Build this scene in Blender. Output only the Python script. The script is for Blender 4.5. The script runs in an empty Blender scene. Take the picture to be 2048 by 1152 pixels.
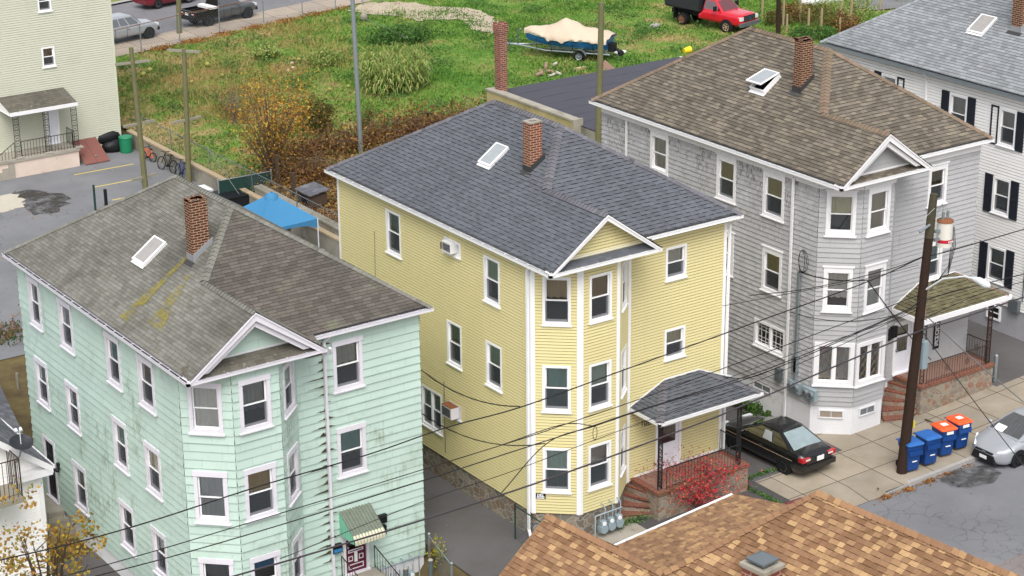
import bpy, math, random
import numpy as np
from mathutils import Vector as Vec
random.seed(7); rng = np.random.default_rng(7)
S = bpy.context.scene; COL = S.collection
def V3(a): return np.array(a, float)
# ---------------------------------------------------------------- camera (solved from the photograph)
IW, IH = 2048, 1152
CF, PITCH, ROLL, YAW = 4089.46, 0.354096, -0.0095386, 0.6045058
CC = V3((-35.01876, -49.60581, 31.33493))
_fw = V3((math.sin(YAW)*math.cos(PITCH), math.cos(YAW)*math.cos(PITCH), -math.sin(PITCH)))
_r0 = V3((math.cos(YAW), -math.sin(YAW), 0)); _u0 = np.cross(_r0, _fw)
_r = math.cos(ROLL)*_r0+math.sin(ROLL)*_u0; _u = -math.sin(ROLL)*_r0+math.cos(ROLL)*_u0
def ray(px, py): return _fw+((px-IW/2)/CF)*_r-((py-IH/2)/CF)*_u
def onpl(px, py, O, N):
    d = ray(px, py); t = np.dot(V3(O)-CC, N)/np.dot(d, N); return CC+t*d
def onz(px, py, z): return onpl(px, py, (0, 0, z), V3((0, 0, 1)))
def onx(px, py, x): return onpl(px, py, (x, 0, 0), V3((1, 0, 0)))
def ony(px, py, y): return onpl(px, py, (0, y, 0), V3((0, 1, 0)))
cd = bpy.data.cameras.new('camera'); co = bpy.data.objects.new('camera', cd); COL.objects.link(co)
from mathutils import Matrix
M = Matrix(((_r[0], _u[0], -_fw[0], CC[0]), (_r[1], _u[1], -_fw[1], CC[1]), (_r[2], _u[2], -_fw[2], CC[2]), (0, 0, 0, 1)))
co.matrix_world = M; cd.sensor_width = 36; cd.lens = CF/IW*36; cd.clip_end = 2000; cd.clip_start = 1; S.camera = co
# ---------------------------------------------------------------- materials
def lin(c):
    if isinstance(c, str): c = tuple(int(c[i:i+2], 16)/255 for i in (0, 2, 4))
    return tuple(x/12.92 if x <= .04045 else ((x+.055)/1.055)**2.4 for x in c[:3])
MATS = {}
class NT:
    def __init__(s, name, rough=.7, spec=.3, metal=0.):
        s.m = bpy.data.materials.new(name); s.m.use_nodes = True; s.t = s.m.node_tree; s.n = s.t.nodes
        s.p = s.n['Principled BSDF']; s.p.inputs['Roughness'].default_value = rough
        s.p.inputs['Specular IOR Level'].default_value = spec; s.p.inputs['Metallic'].default_value = metal
    def add(s, typ, **kw):
        n = s.n.new(typ)
        for k, v in kw.items(): setattr(n, k, v)
        return n
    def L(s, a, b): s.t.links.new(a, b)
    def setin(s, n, i, v):
        if hasattr(v, 'node'): s.L(v, n.inputs[i])
        else: n.inputs[i].default_value = v
    def math(s, op, a, b=None, c=None):
        n = s.add('ShaderNodeMath', operation=op); s.setin(n, 0, a)
        if b is not None: s.setin(n, 1, b)
        if c is not None: s.setin(n, 2, c)
        return n.outputs[0]
    def coord(s, k='Object'): return s.add('ShaderNodeTexCoord').outputs[k]
    def geo(s, k='Position'): return s.add('ShaderNodeNewGeometry').outputs[k]
    def mapping(s, v, scale=(1, 1, 1), loc=(0, 0, 0)):
        n = s.add('ShaderNodeMapping'); s.L(v, n.inputs[0]); n.inputs['Scale'].default_value = scale; n.inputs['Location'].default_value = loc; return n.outputs[0]
    def noise(s, v, scale, detail=4, rough=.6, dist=0., out=0):
        n = s.add('ShaderNodeTexNoise'); s.L(v, n.inputs['Vector']); n.inputs['Scale'].default_value = scale
        n.inputs['Detail'].default_value = detail; n.inputs['Roughness'].default_value = rough; n.inputs['Distortion'].default_value = dist; return n.outputs[out]
    def voro(s, v, scale, feature='F1', out=0):
        n = s.add('ShaderNodeTexVoronoi', feature=feature); s.L(v, n.inputs['Vector']); n.inputs['Scale'].default_value = scale; return n.outputs[out]
    def ramp(s, f, stops, interp='LINEAR'):
        n = s.add('ShaderNodeValToRGB'); e = n.color_ramp; e.interpolation = interp
        while len(e.elements) < len(stops): e.elements.new(.5)
        for el, (p, c) in zip(e.elements, stops):
            el.position = p; c = (c, c, c) if isinstance(c, (int, float)) else lin(c); el.color = (*c, 1)
        s.L(f, n.inputs[0]); return n.outputs[0]
    def mix(s, f, a, b, mode='MIX'):
        n = s.add('ShaderNodeMix', data_type='RGBA', blend_type=mode)
        s.setin(n, 0, f)
        for i, v in ((6, a), (7, b)):
            if isinstance(v, (str, tuple, list)): v = (*lin(v), 1)
            s.setin(n, i, v)
        return n.outputs[2]
    def sep(s, v):
        n = s.add('ShaderNodeSeparateXYZ'); s.L(v, n.inputs[0]); return n.outputs
    def comb(s, x, y, z=0.):
        n = s.add('ShaderNodeCombineXYZ')
        for i, q in enumerate((x, y, z)): s.setin(n, i, q)
        return n.outputs[0]
    def base(s, c):
        if hasattr(c, 'node'): s.L(c, s.p.inputs['Base Color'])
        else: s.p.inputs['Base Color'].default_value = (*lin(c), 1)
        return s
    def bump(s, h, strength=.4, dist=.02):
        n = s.add('ShaderNodeBump'); n.inputs['Strength'].default_value = strength; n.inputs['Distance'].default_value = dist
        s.L(h, n.inputs['Height']); s.L(n.outputs[0], s.p.inputs['Normal']); return s
    def done(s, key): MATS[key] = s.m; return s.m
def plain(key, col, rough=.6, spec=.3, metal=0., var=.12, scale=3.):
    t = NT(key, rough, spec, metal); c = lin(col)
    nz = t.noise(t.geo(), scale, 5)
    k = t.math('MULTIPLY_ADD', nz, 2*var, 1-var)
    n = t.add('ShaderNodeVectorMath', operation='SCALE'); n.inputs[0].default_value = c; t.L(k, n.inputs['Scale'])
    t.base(n.outputs[0]); return t.done(key)
# ---------------------------------------------------------------- mesh builder
ORG = {}
def unit(v): v = V3(v); return v/np.linalg.norm(v)
class MB:
    def __init__(s): s.v = []; s.f = []; s.uv = []; s.mi = []; s.sm = []
    def face(s, pts, uv=None, mi=0, sm=False):
        b = len(s.v); s.v += [tuple(p) for p in pts]; s.f.append(tuple(range(b, b+len(pts))))
        if uv is None:
            a = V3(pts[0]); n = np.zeros(3)
            for i in range(1, len(pts)-1): n += np.cross(V3(pts[i])-a, V3(pts[i+1])-a)
            n = np.abs(n)
            if n[2] >= n[0] and n[2] >= n[1]: uv = [(p[0], p[1]) for p in pts]
            elif n[0] > n[1]*1.2: uv = [(p[1], p[2]) for p in pts]
            elif n[1] > n[0]*1.2: uv = [(p[0], p[2]) for p in pts]
            else: uv = [((p[0]-p[1])*.7071, p[2]) for p in pts]
        s.uv.append(uv); s.mi.append(mi); s.sm.append(sm)
    def grid(s, rows, mi=0, sm=True, closed=False, uv=None):
        b = len(s.v); m = len(rows[0])
        for r in rows: s.v += [tuple(p) for p in r]
        for i in range(len(rows)-1):
            for j in range(m if closed else m-1):
                k = (j+1) % m
                s.f.append((b+i*m+j, b+i*m+k, b+(i+1)*m+k, b+(i+1)*m+j)); s.mi.append(mi); s.sm.append(sm)
                s.uv.append([(j*.1, i*.1), (j*.1+.1, i*.1), (j*.1+.1, i*.1+.1), (j*.1, i*.1+.1)])
    def hexa(s, p, mi=0):
        # p: 8 points, bottom 0-3 ccw, top 4-7
        for q in ((3, 2, 1, 0), (4, 5, 6, 7), (0, 1, 5, 4), (1, 2, 6, 5), (2, 3, 7, 6), (3, 0, 4, 7)): s.face([p[i] for i in q], mi=mi)
        return s
    def box(s, a, b, mi=0):
        x0, y0, z0 = np.minimum(a, b); x1, y1, z1 = np.maximum(a, b)
        return s.hexa([(x0, y0, z0), (x1, y0, z0), (x1, y1, z0), (x0, y1, z0), (x0, y0, z1), (x1, y0, z1), (x1, y1, z1), (x0, y1, z1)], mi)
    def obox(s, O, A, B, C, mi=0):
        O, A, B, C = map(V3, (O, A, B, C))
        if np.dot(np.cross(A, B), C) < 0: A, B = B, A
        return s.hexa([O, O+A, O+A+B, O+B, O+C, O+A+C, O+A+B+C, O+B+C], mi)
    def prism(s, poly, z0, z1, mi=0, cap=True):
        n = len(poly)
        ar = sum(poly[i][0]*poly[(i+1) % n][1]-poly[(i+1) % n][0]*poly[i][1] for i in range(n))
        if ar < 0: poly = poly[::-1]
        g = lambda z, i: z[i] if isinstance(z, (list, tuple)) else z
        for i in range(n):
            j = (i+1) % n; a, b = poly[i], poly[j]; L = math.hypot(b[0]-a[0], b[1]-a[1])
            s.face([(*a, z0), (*b, z0), (*b, z1), (*a, z1)], uv=[(0, z0), (L, z0), (L, z1), (0, z1)], mi=mi)
        if cap: s.face([(*p, z1) for p in poly], mi=mi); s.face([(*p, z0) for p in poly[::-1]], mi=mi)
        return s
    def extrude(s, poly, d, mi=0):
        # closed 3d polygon extruded along vector d
        P = [V3(p) for p in poly]; d = V3(d); n = len(P)
        nn = np.zeros(3)
        for i in range(1, n-1): nn += np.cross(P[i]-P[0], P[i+1]-P[0])
        if np.dot(nn, d) > 0: P = P[::-1]
        s.face(P, mi=mi); s.face([p+d for p in P[::-1]], mi=mi)
        for i in range(n):
            j = (i+1) % n; s.face([P[j], P[i], P[i]+d, P[j]+d], mi=mi)
        return s
    def tube(s, pts, r, n=8, mi=0, cap=True, sm=True):
        pts = [V3(p) for p in pts]; rs = r if isinstance(r, (list, tuple)) else [r]*len(pts); rows = []
        ref = None
        for i, p in enumerate(pts):
            t = pts[min(i+1, len(pts)-1)]-pts[max(i-1, 0)]; t = t/(np.linalg.norm(t)+1e-12)
            if ref is None: ref = V3((1, 0, 0)) if abs(t[2]) > .8 else V3((0, 0, 1))
            a = np.cross(t, ref); a /= np.linalg.norm(a)+1e-12; b = np.cross(t, a); ref = np.cross(a, t)
            rows.append([p+rs[i]*(math.cos(q)*a+math.sin(q)*b) for q in [2*math.pi*k/n for k in range(n)]])
        s.grid(rows, mi=mi, sm=sm, closed=True)
        if cap:
            s.face(rows[0][::-1] if False else rows[0], mi=mi); s.face(rows[-1][::-1], mi=mi)
        return s
    def cyl(s, a, b, r, n=12, mi=0, r2=None): return s.tube([a, b], [r, r if r2 is None else r2], n, mi)
    def ball(s, c, r, n=8, m=6, mi=0, sq=(1, 1, 1)):
        rows = []
        for i in range(m+1):
            t = -math.pi/2+math.pi*i/m
            rows.append([(c[0]+r*sq[0]*math.cos(t)*math.cos(2*math.pi*k/n), c[1]+r*sq[1]*math.cos(t)*math.sin(2*math.pi*k/n), c[2]+r*sq[2]*math.sin(t)) for k in range(n)])
        s.grid(rows, mi=mi, closed=True); return s
    def build(s, name, mat, parent=None, local=False, origin=None):
        mats = mat if isinstance(mat, (list, tuple)) else [mat]
        me = bpy.data.meshes.new(name)
        if not s.v: s.face([(0, 0, 0), (.001, 0, 0), (0, .001, 0)])
        A = np.array(s.v, float)
        if parent is not None:
            o = ORG.get(parent.name, V3((0, 0, 0)))
            if not local: A = A-o
        else:
            if origin is None: o = V3(((A[:, 0].min()+A[:, 0].max())/2, (A[:, 1].min()+A[:, 1].max())/2, A[:, 2].min()))
            else: o = V3(origin)
            if not local: A = A-o
        me.from_pydata(A.tolist(), [], s.f)
        ul = me.uv_layers.new(name='UVMap'); flat = []
        for u in s.uv:
            for q in u: flat += [q[0], q[1]]
        ul.data.foreach_set('uv', flat)
        me.polygons.foreach_set('material_index', s.mi); me.polygons.foreach_set('use_smooth', s.sm)
        for m in mats: me.materials.append(MATS[m] if isinstance(m, str) else m)
        me.update()
        ob = bpy.data.objects.new(name, me); COL.objects.link(ob)
        if parent is not None: ob.parent = parent; ORG[ob.name] = o
        else: ob.location = o; ORG[ob.name] = o
        return ob
def thing(name, label, cat, loc=(0, 0, 0), rz=0, group=None, local=False):
    o = bpy.data.objects.new(name, None); COL.objects.link(o); o.location = loc; o.rotation_euler = (0, 0, rz); o.empty_display_size = .3
    o['label'] = label; o['category'] = cat
    if group: o['group'] = group
    ORG[o.name] = V3(loc); return o
def tag(o, label, cat, group=None, kind=None):
    if kind: o['kind'] = kind
    if label: o['label'] = label
    if cat: o['category'] = cat
    if group: o['group'] = group
    return o
def struct(o, label=None):
    o['kind'] = 'structure'
    if label: o['label'] = label
    return o
def dup(o, loc, rz, label, parent=None):
    c = o.copy(); COL.objects.link(c)
    if parent is None: c.location = loc; c.rotation_euler = (0, 0, rz); c['label'] = label
    else: c.parent = parent
    for ch in list(o.children): dup(ch, None, None, None, c)
    return c
def clip(poly, ax, val, keep_ge):
    out = []; n = len(poly)
    for i in range(n):
        a, b = poly[i], poly[(i+1) % n]; da, db = a[ax]-val, b[ax]-val
        if not keep_ge: da, db = -da, -db
        if da >= 0: out.append(a)
        if (da > 0 and db < 0) or (da < 0 and db > 0):
            t = da/(da-db); out.append((a[0]+t*(b[0]-a[0]), a[1]+t*(b[1]-a[1])))
    return out
def area(p): return abs(sum(p[i][0]*p[(i+1) % len(p)][1]-p[(i+1) % len(p)][0]*p[i][1] for i in range(len(p))))/2 if len(p) > 2 else 0
def courses(mb, poly, O, U, V, N, exp, lip, holes=(), vs=0., wob=0., groove=0., lipmi=0, tabs=None):
    """lapped boards / shingle courses as real steps; poly is convex in (u, v) on the plane O,U,V; holes are (u0,u1,v0,v1)"""
    O, U, V, N = map(V3, (O, U, V, N))
    vmin = min(p[1] for p in poly); vmax = max(p[1] for p in poly)
    k0 = int(math.floor((vmin-vs)/exp+1e-6)); k1 = int(math.ceil((vmax-vs)/exp-1e-6))
    flip = np.dot(np.cross(U, V), N) < 0
    for k in range(k0, k1):
        vb, vt = vs+k*exp, vs+(k+1)*exp; lp = lip*(1+random.uniform(-wob, wob))
        lv = sorted({vb, vt, *([vt-groove] if groove else []), *[h[i] for h in holes for i in (2, 3) if vb < h[i] < vt]})
        for a, b in zip(lv, lv[1:]):
            st = clip(clip(poly, 1, a, True), 1, b, False)
            if area(st) < 1e-6: continue
            us = sorted({-1e9, 1e9, *[h[i] for h in holes for i in (0, 1) if h[2] < (a+b)/2 < h[3]]})
            for ua, ub in zip(us, us[1:]):
                um = (max(ua, -1e8)+min(ub, 1e8))/2
                if any(h[0] < (ua+ub)/2 < h[1] and h[2] < (a+b)/2 < h[3] for h in holes): continue
                q = clip(clip(st, 0, ua, True), 0, ub, False)
                if area(q) < 1e-6: continue
                P = [O+U*u+V*v+N*(lp*((1-(v-vb)/exp) if not groove else (0. if a > vt-groove-1e-6 else .55+.45*(1-(v-vb)/exp)))) for u, v in q]; uv = list(q)
                if flip: P = P[::-1]; uv = uv[::-1]
                # orient
                nn = np.zeros(3)
                for i in range(1, len(P)-1): nn += np.cross(P[i]-P[0], P[i+1]-P[0])
                if np.dot(nn, N) < 0: P = P[::-1]; uv = uv[::-1]
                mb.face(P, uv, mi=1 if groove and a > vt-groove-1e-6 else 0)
                if tabs and not holes:
                    u0_, u1_ = min(u for u, v in q), max(u for u, v in q); uc = u0_+random.uniform(0, tabs[0])
                    while uc < u1_:
                        w_ = random.uniform(tabs[0], tabs[1]); tq = clip(clip(q, 0, uc, True), 0, uc+w_, False)
                        if area(tq) > 1e-4:
                            tt = tabs[3]; f3 = lambda u, v: O+U*u+V*v+N*(lp*(1-(v-vb)/exp)+tt*(1-.8*(v-vb)/exp))
                            mb.face([f3(u, v) for u, v in tq], list(tq)); e = [u for u, v in tq if abs(v-vb) < 1e-6]
                            if len(e) >= 2: A, B = min(e), max(e); mb.face([O+U*A+V*vb+N*lp*.9, O+U*B+V*vb+N*lp*.9, f3(B, vb), f3(A, vb)], [(A, vb-.001)]*4, mi=lipmi)
                        uc += w_+random.uniform(tabs[0], tabs[1])*tabs[2]
                if abs(a-vb) < 1e-6:
                    e = [u for u, v in q if abs(v-vb) < 1e-6]
                    if len(e) >= 2:
                        u0, u1 = min(e), max(e); A, B = O+U*u0+V*vb, O+U*u1+V*vb
                        mb.face([A, B, B+N*lp, A+N*lp], [(u0, vb-.001), (u1, vb-.001), (u1, vb-.001), (u0, vb-.001)], mi=lipmi)
# ---------------------------------------------------------------- procedural materials
def shingle(key, stops, exp, tw, seam=.5, teeth=None, patch=(.85, 1.12), pscale=.5, moss=None, rough=.9, rand=.75):
    t = NT(key, rough, .2); x, y, _ = t.sep(t.coord('UV'))
    vr = t.math('DIVIDE', y, exp); row = t.math('FLOOR', t.math('ADD', vr, .004))
    wn = t.add('ShaderNodeTexWhiteNoise', noise_dimensions='1D'); t.L(row, wn.inputs['W'])
    uu = t.math('MULTIPLY_ADD', wn.outputs['Value'], 17.3, t.math('DIVIDE', x, tw))
    W1 = t.math('MULTIPLY_ADD', row, 131.7, uu)
    v1 = t.add('ShaderNodeTexVoronoi', voronoi_dimensions='1D'); t.L(W1, v1.inputs['W']); v1.inputs['Scale'].default_value = 1; v1.inputs['Randomness'].default_value = rand
    v2 = t.add('ShaderNodeTexVoronoi', voronoi_dimensions='1D', feature='DISTANCE_TO_EDGE'); t.L(W1, v2.inputs['W']); v2.inputs['Scale'].default_value = 1; v2.inputs['Randomness'].default_value = rand
    c = t.ramp(t.sep(v1.outputs['Color'])[0], stops)
    P = t.geo()
    pn = t.noise(P, pscale, 5, .65); pm = t.add('ShaderNodeMapRange'); t.L(pn, pm.inputs[0])
    pm.inputs[1].default_value = .3; pm.inputs[2].default_value = .7; pm.inputs[3].default_value = patch[0]; pm.inputs[4].default_value = patch[1]
    g = t.noise(P, 45, 2, .7); g2 = t.math('MULTIPLY_ADD', g, .5, .75)
    k = t.math('MULTIPLY', pm.outputs[0], g2)
    sm = t.math('LESS_THAN', v2.outputs['Distance'], .03); k = t.math('MULTIPLY', k, t.math('MULTIPLY_ADD', sm, -seam, 1.))
    if teeth:
        u3 = t.math('MULTIPLY_ADD', wn.outputs['Value'], 5.7, t.math('DIVIDE', x, teeth))
        w3 = t.add('ShaderNodeTexWhiteNoise', noise_dimensions='2D'); t.L(t.comb(t.math('FLOOR', u3), t.math('ADD', row, 31.)), w3.inputs['Vector'])
        odd = t.math('GREATER_THAN', w3.outputs['Value'], .52)
        k = t.math('MULTIPLY', k, t.math('MULTIPLY_ADD', odd, -.34, 1.1))
    n = t.add('ShaderNodeVectorMath', operation='SCALE'); t.L(c, n.inputs[0]); t.L(k, n.inputs['Scale']); c = n.outputs[0]
    if moss:
        f = t.ramp(t.noise(P, moss[1], 6, .7), [(moss[2], 0.), (min(1, moss[2]+.12), .85)]); c = t.mix(f, c, moss[0])
    t.base(c); t.bump(t.math('MULTIPLY', g, 1.), .25, .01)
    return t.done(key)
def siding(key, col, var=.05, dirt=None, streak=None, rough=.55, boards=None):
    t = NT(key, rough, .25); P = t.geo(); c = t.mix(t.noise(P, .7, 5, .6), tuple(np.array(srgb(col))*(1-var)), tuple(np.minimum(1, np.array(srgb(col))*(1+var))))
    if boards:   # individual shingles / boards of slightly different weathering
        x, y, _ = t.sep(t.coord('UV')); row = t.math('FLOOR', t.math('ADD', t.math('DIVIDE', y, boards[1]), .004))
        wn = t.add('ShaderNodeTexWhiteNoise', noise_dimensions='1D'); t.L(row, wn.inputs['W'])
        uu = t.math('MULTIPLY_ADD', wn.outputs['Value'], 9.1, t.math('DIVIDE', x, boards[0]))
        w2 = t.add('ShaderNodeTexWhiteNoise', noise_dimensions='2D'); t.L(t.comb(t.math('FLOOR', uu), row), w2.inputs['Vector'])
        k = t.math('MULTIPLY_ADD', w2.outputs['Value'], boards[2], 1-boards[2]/2)
        sm = t.math('LESS_THAN', t.math('FRACT', uu), .012); k = t.math('MULTIPLY', k, t.math('MULTIPLY_ADD', sm, -boards[3], 1.))
        n = t.add('ShaderNodeVectorMath', operation='SCALE'); t.L(c, n.inputs[0]); t.L(k, n.inputs['Scale']); c = n.outputs[0]
    if dirt:
        f = t.ramp(t.noise(P, dirt[1], 6, .75), [(dirt[2], 0.), (min(1, dirt[2]+.2), dirt[3])]); c = t.mix(f, c, dirt[0])
    if streak:
        s = t.noise(t.mapping(P, (streak[1], streak[1], streak[1]*.12)), 1, 5, .7); b = t.noise(P, .45, 3)
        f = t.ramp(t.math('MULTIPLY', s, b), [(streak[2], 0.), (streak[2]+.12, streak[3])]); c = t.mix(f, c, streak[0])
    t.base(c); return t.done(key)
def srgb(c): return tuple(int(c[i:i+2], 16)/255 for i in (0, 2, 4)) if isinstance(c, str) else c
def brickmat(key, a, b, mortar, bw=.24, bh=.084, grime=None, mort=.012):
    t = NT(key, .9, .15); uv = t.coord('UV'); br = t.add('ShaderNodeTexBrick'); t.L(uv, br.inputs['Vector'])
    br.inputs['Scale'].default_value = 1; br.inputs['Brick Width'].default_value = bw; br.inputs['Row Height'].default_value = bh; br.inputs['Mortar Size'].default_value = mort
    br.inputs['Color1'].default_value = (*lin(a), 1); br.inputs['Color2'].default_value = (*lin(b), 1); br.inputs['Mortar'].default_value = (*lin(mortar), 1)
    c = br.outputs[0]; P = t.geo()
    c = t.mix(t.math('MULTIPLY', t.noise(P, 9, 4), .5), c, t.mix(.6, c, '2a1a14'))
    if grime: c = t.mix(t.ramp(t.noise(P, grime[1], 5, .7), [(grime[2], 0.), (grime[2]+.15, .85)]), c, grime[0])
    t.base(c); t.bump(t.math('SUBTRACT', 1., br.outputs['Fac']), .5, .01); return t.done(key)
def stonemat(key, stops, mortar, scale=3.2, moss=None):
    t = NT(key, .9, .2); P = t.mapping(t.geo(), (1, 1, 1.35)); pw = t.add('ShaderNodeVectorMath', operation='ADD'); t.L(P, pw.inputs[0])
    nz = t.add('ShaderNodeTexNoise'); t.L(P, nz.inputs['Vector']); nz.inputs['Scale'].default_value = 3
    sc = t.add('ShaderNodeVectorMath', operation='SCALE'); t.L(nz.outputs['Color'], sc.inputs[0]); sc.inputs['Scale'].default_value = .25; t.L(sc.outputs[0], pw.inputs[1])
    cv = t.add('ShaderNodeTexVoronoi'); t.L(pw.outputs[0], cv.inputs['Vector']); cv.inputs['Scale'].default_value = scale
    c = t.ramp(t.sep(cv.outputs['Color'])[0], stops)
    c = t.mix(t.math('MULTIPLY', t.noise(t.geo(), 12, 4), .5), c, '6a655c')
    ed = t.voro(pw.outputs[0], scale, 'DISTANCE_TO_EDGE'); f = t.ramp(ed, [(.03, 1.), (.06, 0.)]); c = t.mix(f, c, mortar)
    if moss: c = t.mix(t.ramp(t.noise(t.geo(), 1.6, 5, .7), [(moss[1], 0.), (moss[1]+.15, .8)]), c, moss[0])
    t.base(c); t.bump(ed, .5, .05); return t.done(key)
def asphalt(key, a, b, cracks=True, stain=None):
    t = NT(key, .92, .2); P = t.geo()
    c = t.mix(t.ramp(t.noise(P, .35, 6, .6), [(.35, 0.), (.65, 1.)]), a, b)
    sp = t.noise(P, 38, 2, .8); k = t.math('MULTIPLY_ADD', sp, .55, .72)
    n = t.add('ShaderNodeVectorMath', operation='SCALE'); t.L(c, n.inputs[0]); t.L(k, n.inputs['Scale']); c = n.outputs[0]
    if cracks:
        pw = t.add('ShaderNodeVectorMath', operation='ADD'); t.L(P, pw.inputs[0]); nz = t.add('ShaderNodeTexNoise'); t.L(P, nz.inputs['Vector']); nz.inputs['Scale'].default_value = 1.3; nz.inputs['Detail'].default_value = 5
        t.L(nz.outputs['Color'], pw.inputs[1])
        ed = t.voro(pw.outputs[0], 1.5, 'DISTANCE_TO_EDGE'); msk = t.ramp(t.noise(P, .22, 2), [(.5, 0.), (.6, 1.)])
        f = t.math('MULTIPLY', t.ramp(ed, [(.01, .4), (.03, 0.)]), msk); c = t.mix(f, c, '2b2a29')
    if stain: c = t.mix(t.ramp(t.noise(P, stain[1], 5, .65), [(stain[2], 0.), (stain[2]+.1, .8)]), c, stain[0])
    t.base(c); t.bump(sp, .3, .01); return t.done(key)
def concrete(key, a, b, slab=None, stain=None, rough=.9):
    t = NT(key, rough, .2); P = t.geo(); c = t.mix(t.ramp(t.noise(P, .8, 6, .65), [(.3, 0.), (.7, 1.)]), a, b)
    k = t.math('MULTIPLY_ADD', t.noise(P, 30, 3, .8), .3, .85); n = t.add('ShaderNodeVectorMath', operation='SCALE'); t.L(c, n.inputs[0]); t.L(k, n.inputs['Scale']); c = n.outputs[0]
    if slab:
        br = t.add('ShaderNodeTexBrick'); t.L(t.mapping(P, (1, 1, 0), slab[2]), br.inputs['Vector']); br.offset = 0; br.inputs['Scale'].default_value = 1; br.inputs['Brick Width'].default_value = slab[0]; br.inputs['Row Height'].default_value = slab[1]
        br.inputs['Mortar Size'].default_value = .018; br.inputs['Color1'].default_value = (.86, .86, .86, 1); br.inputs['Color2'].default_value = (1.06, 1.04, 1., 1); br.inputs['Mortar'].default_value = (.22, .2, .17, 1)
        c = t.mix(1., c, br.outputs[0], 'MULTIPLY')
    if stain: c = t.mix(t.ramp(t.noise(P, stain[1], 5, .7), [(stain[2], 0.), (stain[2]+.15, .75)]), c, stain[0])
    t.base(c); return t.done(key)
def leafmat(key, stops, rough=.6, trans=.25):
    t = NT(key, rough, .25); r = t.add('ShaderNodeNewGeometry').outputs['Random Per Island']
    c = t.ramp(r, stops); t.base(c)
    tr = t.add('ShaderNodeBsdfTranslucent'); t.L(c, tr.inputs[0]); mx = t.add('ShaderNodeMixShader'); mx.inputs[0].default_value = trans
    out = t.n['Material Output']; t.L(t.p.outputs[0], mx.inputs[1]); t.L(tr.outputs[0], mx.inputs[2]); t.L(mx.outputs[0], out.inputs[0]); return t.done(key)
def glassmat(key, tint=.8, refl=.16, rough=.04):
    t = NT(key); tr = t.add('ShaderNodeBsdfTransparent'); tr.inputs[0].default_value = (tint, tint*1.02, tint*1.02, 1)
    gl = t.add('ShaderNodeBsdfGlossy'); gl.inputs['Roughness'].default_value = rough; gl.inputs[0].default_value = (1, 1, 1, 1)
    fr = t.add('ShaderNodeFresnel'); fr.inputs[0].default_value = 1.5; f = t.math('ADD', fr.outputs[0], refl-.04)
    nz = t.noise(t.geo(), .9, 2); bp = t.add('ShaderNodeBump'); bp.inputs['Strength'].default_value = .05; t.L(nz, bp.inputs['Height']); t.L(bp.outputs[0], gl.inputs['Normal'])
    mx = t.add('ShaderNodeMixShader'); t.L(f, mx.inputs[0]); t.L(tr.outputs[0], mx.inputs[1]); t.L(gl.outputs[0], mx.inputs[2]); t.L(mx.outputs[0], t.n['Material Output'].inputs[0]); return t.done(key)
siding('yellow_siding', 'd9cd98', .03, dirt=('b9ac7c', .7, .56, .4), rough=.5)
siding('mint_siding', 'b6cbc0', .06, dirt=('8c9a80', .9, .54, .6), streak=('5d6047', 9, .32, .5), boards=(1.22, .275, .05, .22))
siding('grey_siding', 'ababac', .05, boards=(.9, .185, .06, .2), streak=('77767a', 7, .36, .5))
def weathered(key, col, worn):
    t = NT(key, .8, .2); P = t.geo(); x, y, _ = t.sep(t.coord('UV')); row = t.math('FLOOR', t.math('ADD', t.math('DIVIDE', y, .185), .004))
    wn = t.add('ShaderNodeTexWhiteNoise', noise_dimensions='1D'); t.L(row, wn.inputs['W'])
    uu = t.math('MULTIPLY_ADD', wn.outputs['Value'], 9.1, t.math('DIVIDE', x, .17)); w2 = t.add('ShaderNodeTexWhiteNoise', noise_dimensions='2D'); t.L(t.comb(t.math('FLOOR', uu), row), w2.inputs['Vector'])
    c = t.mix(w2.outputs['Value'], tuple(np.array(srgb(col))*.94), tuple(np.array(srgb(col))*1.04))
    z = t.sep(P)[2]; hi = t.add('ShaderNodeMapRange'); t.L(z, hi.inputs[0]); hi.inputs[1].default_value = 5.5; hi.inputs[2].default_value = 9.5
    m = t.math('MULTIPLY', t.math('MULTIPLY', hi.outputs[0], t.ramp(w2.outputs['Value'], [(.3, 0.), (.75, 1.)])), t.ramp(t.noise(P, .9, 4, .6), [(.36, 0.), (.52, 1.)]))
    m2 = t.math('MULTIPLY', m, t.ramp(t.noise(t.mapping(P, (14, 14, 5)), 1, 4), [(.4, .1), (.6, 1.)]))
    c = t.mix(m2, c, worn); sm = t.math('LESS_THAN', t.math('FRACT', uu), .05); c = t.mix(t.math('MULTIPLY', t.math('MULTIPLY', sm, hi.outputs[0]), .35), c, '6d6c70')
    t.base(c); return t.done(key)
weathered('grey_shingle_wall', 'b2b2b3', '6f6b66')
siding('white_siding', 'f0efec', .03, dirt=('b9b6ab', .8, .6, .3))
siding('cream_siding', 'c5c6b4', .03, dirt=('a8ad8e', .6, .55, .4), streak=('98997c', 5, .36, .4))
siding('white_paint', 'e4e3e4', .03, dirt=('b7b2a8', 3.5, .6, .4), rough=.5)
siding('white_vinyl', 'eeeeee', .02, dirt=('cfcbc4', 4, .62, .25), rough=.35)
siding('pale_trim', 'd9d6dc', .04, dirt=('a6a199', 3, .56, .5), rough=.55)
shingle('roof_mossy_dark', [(0, '524d48'), (.5, '5c5751'), (1, '66615a')], .118, .32, .35, rand=.15, patch=(.78, 1.15), pscale=.5, moss=('6d6e5c', 1.1, .6))
shingle('roof_charcoal', [(0, '56595e'), (.5, '5c5f65'), (1, '62656b'), ], .15, .26, .15, patch=(.9, 1.08), pscale=.4)
shingle('roof_weathered', [(0, '67655d'), (.5, '6f6d66'), (1, '787770')], .118, .32, .4, rand=.15, patch=(.66, 1.3), pscale=.4, moss=('57534b', .5, .56))
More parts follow.
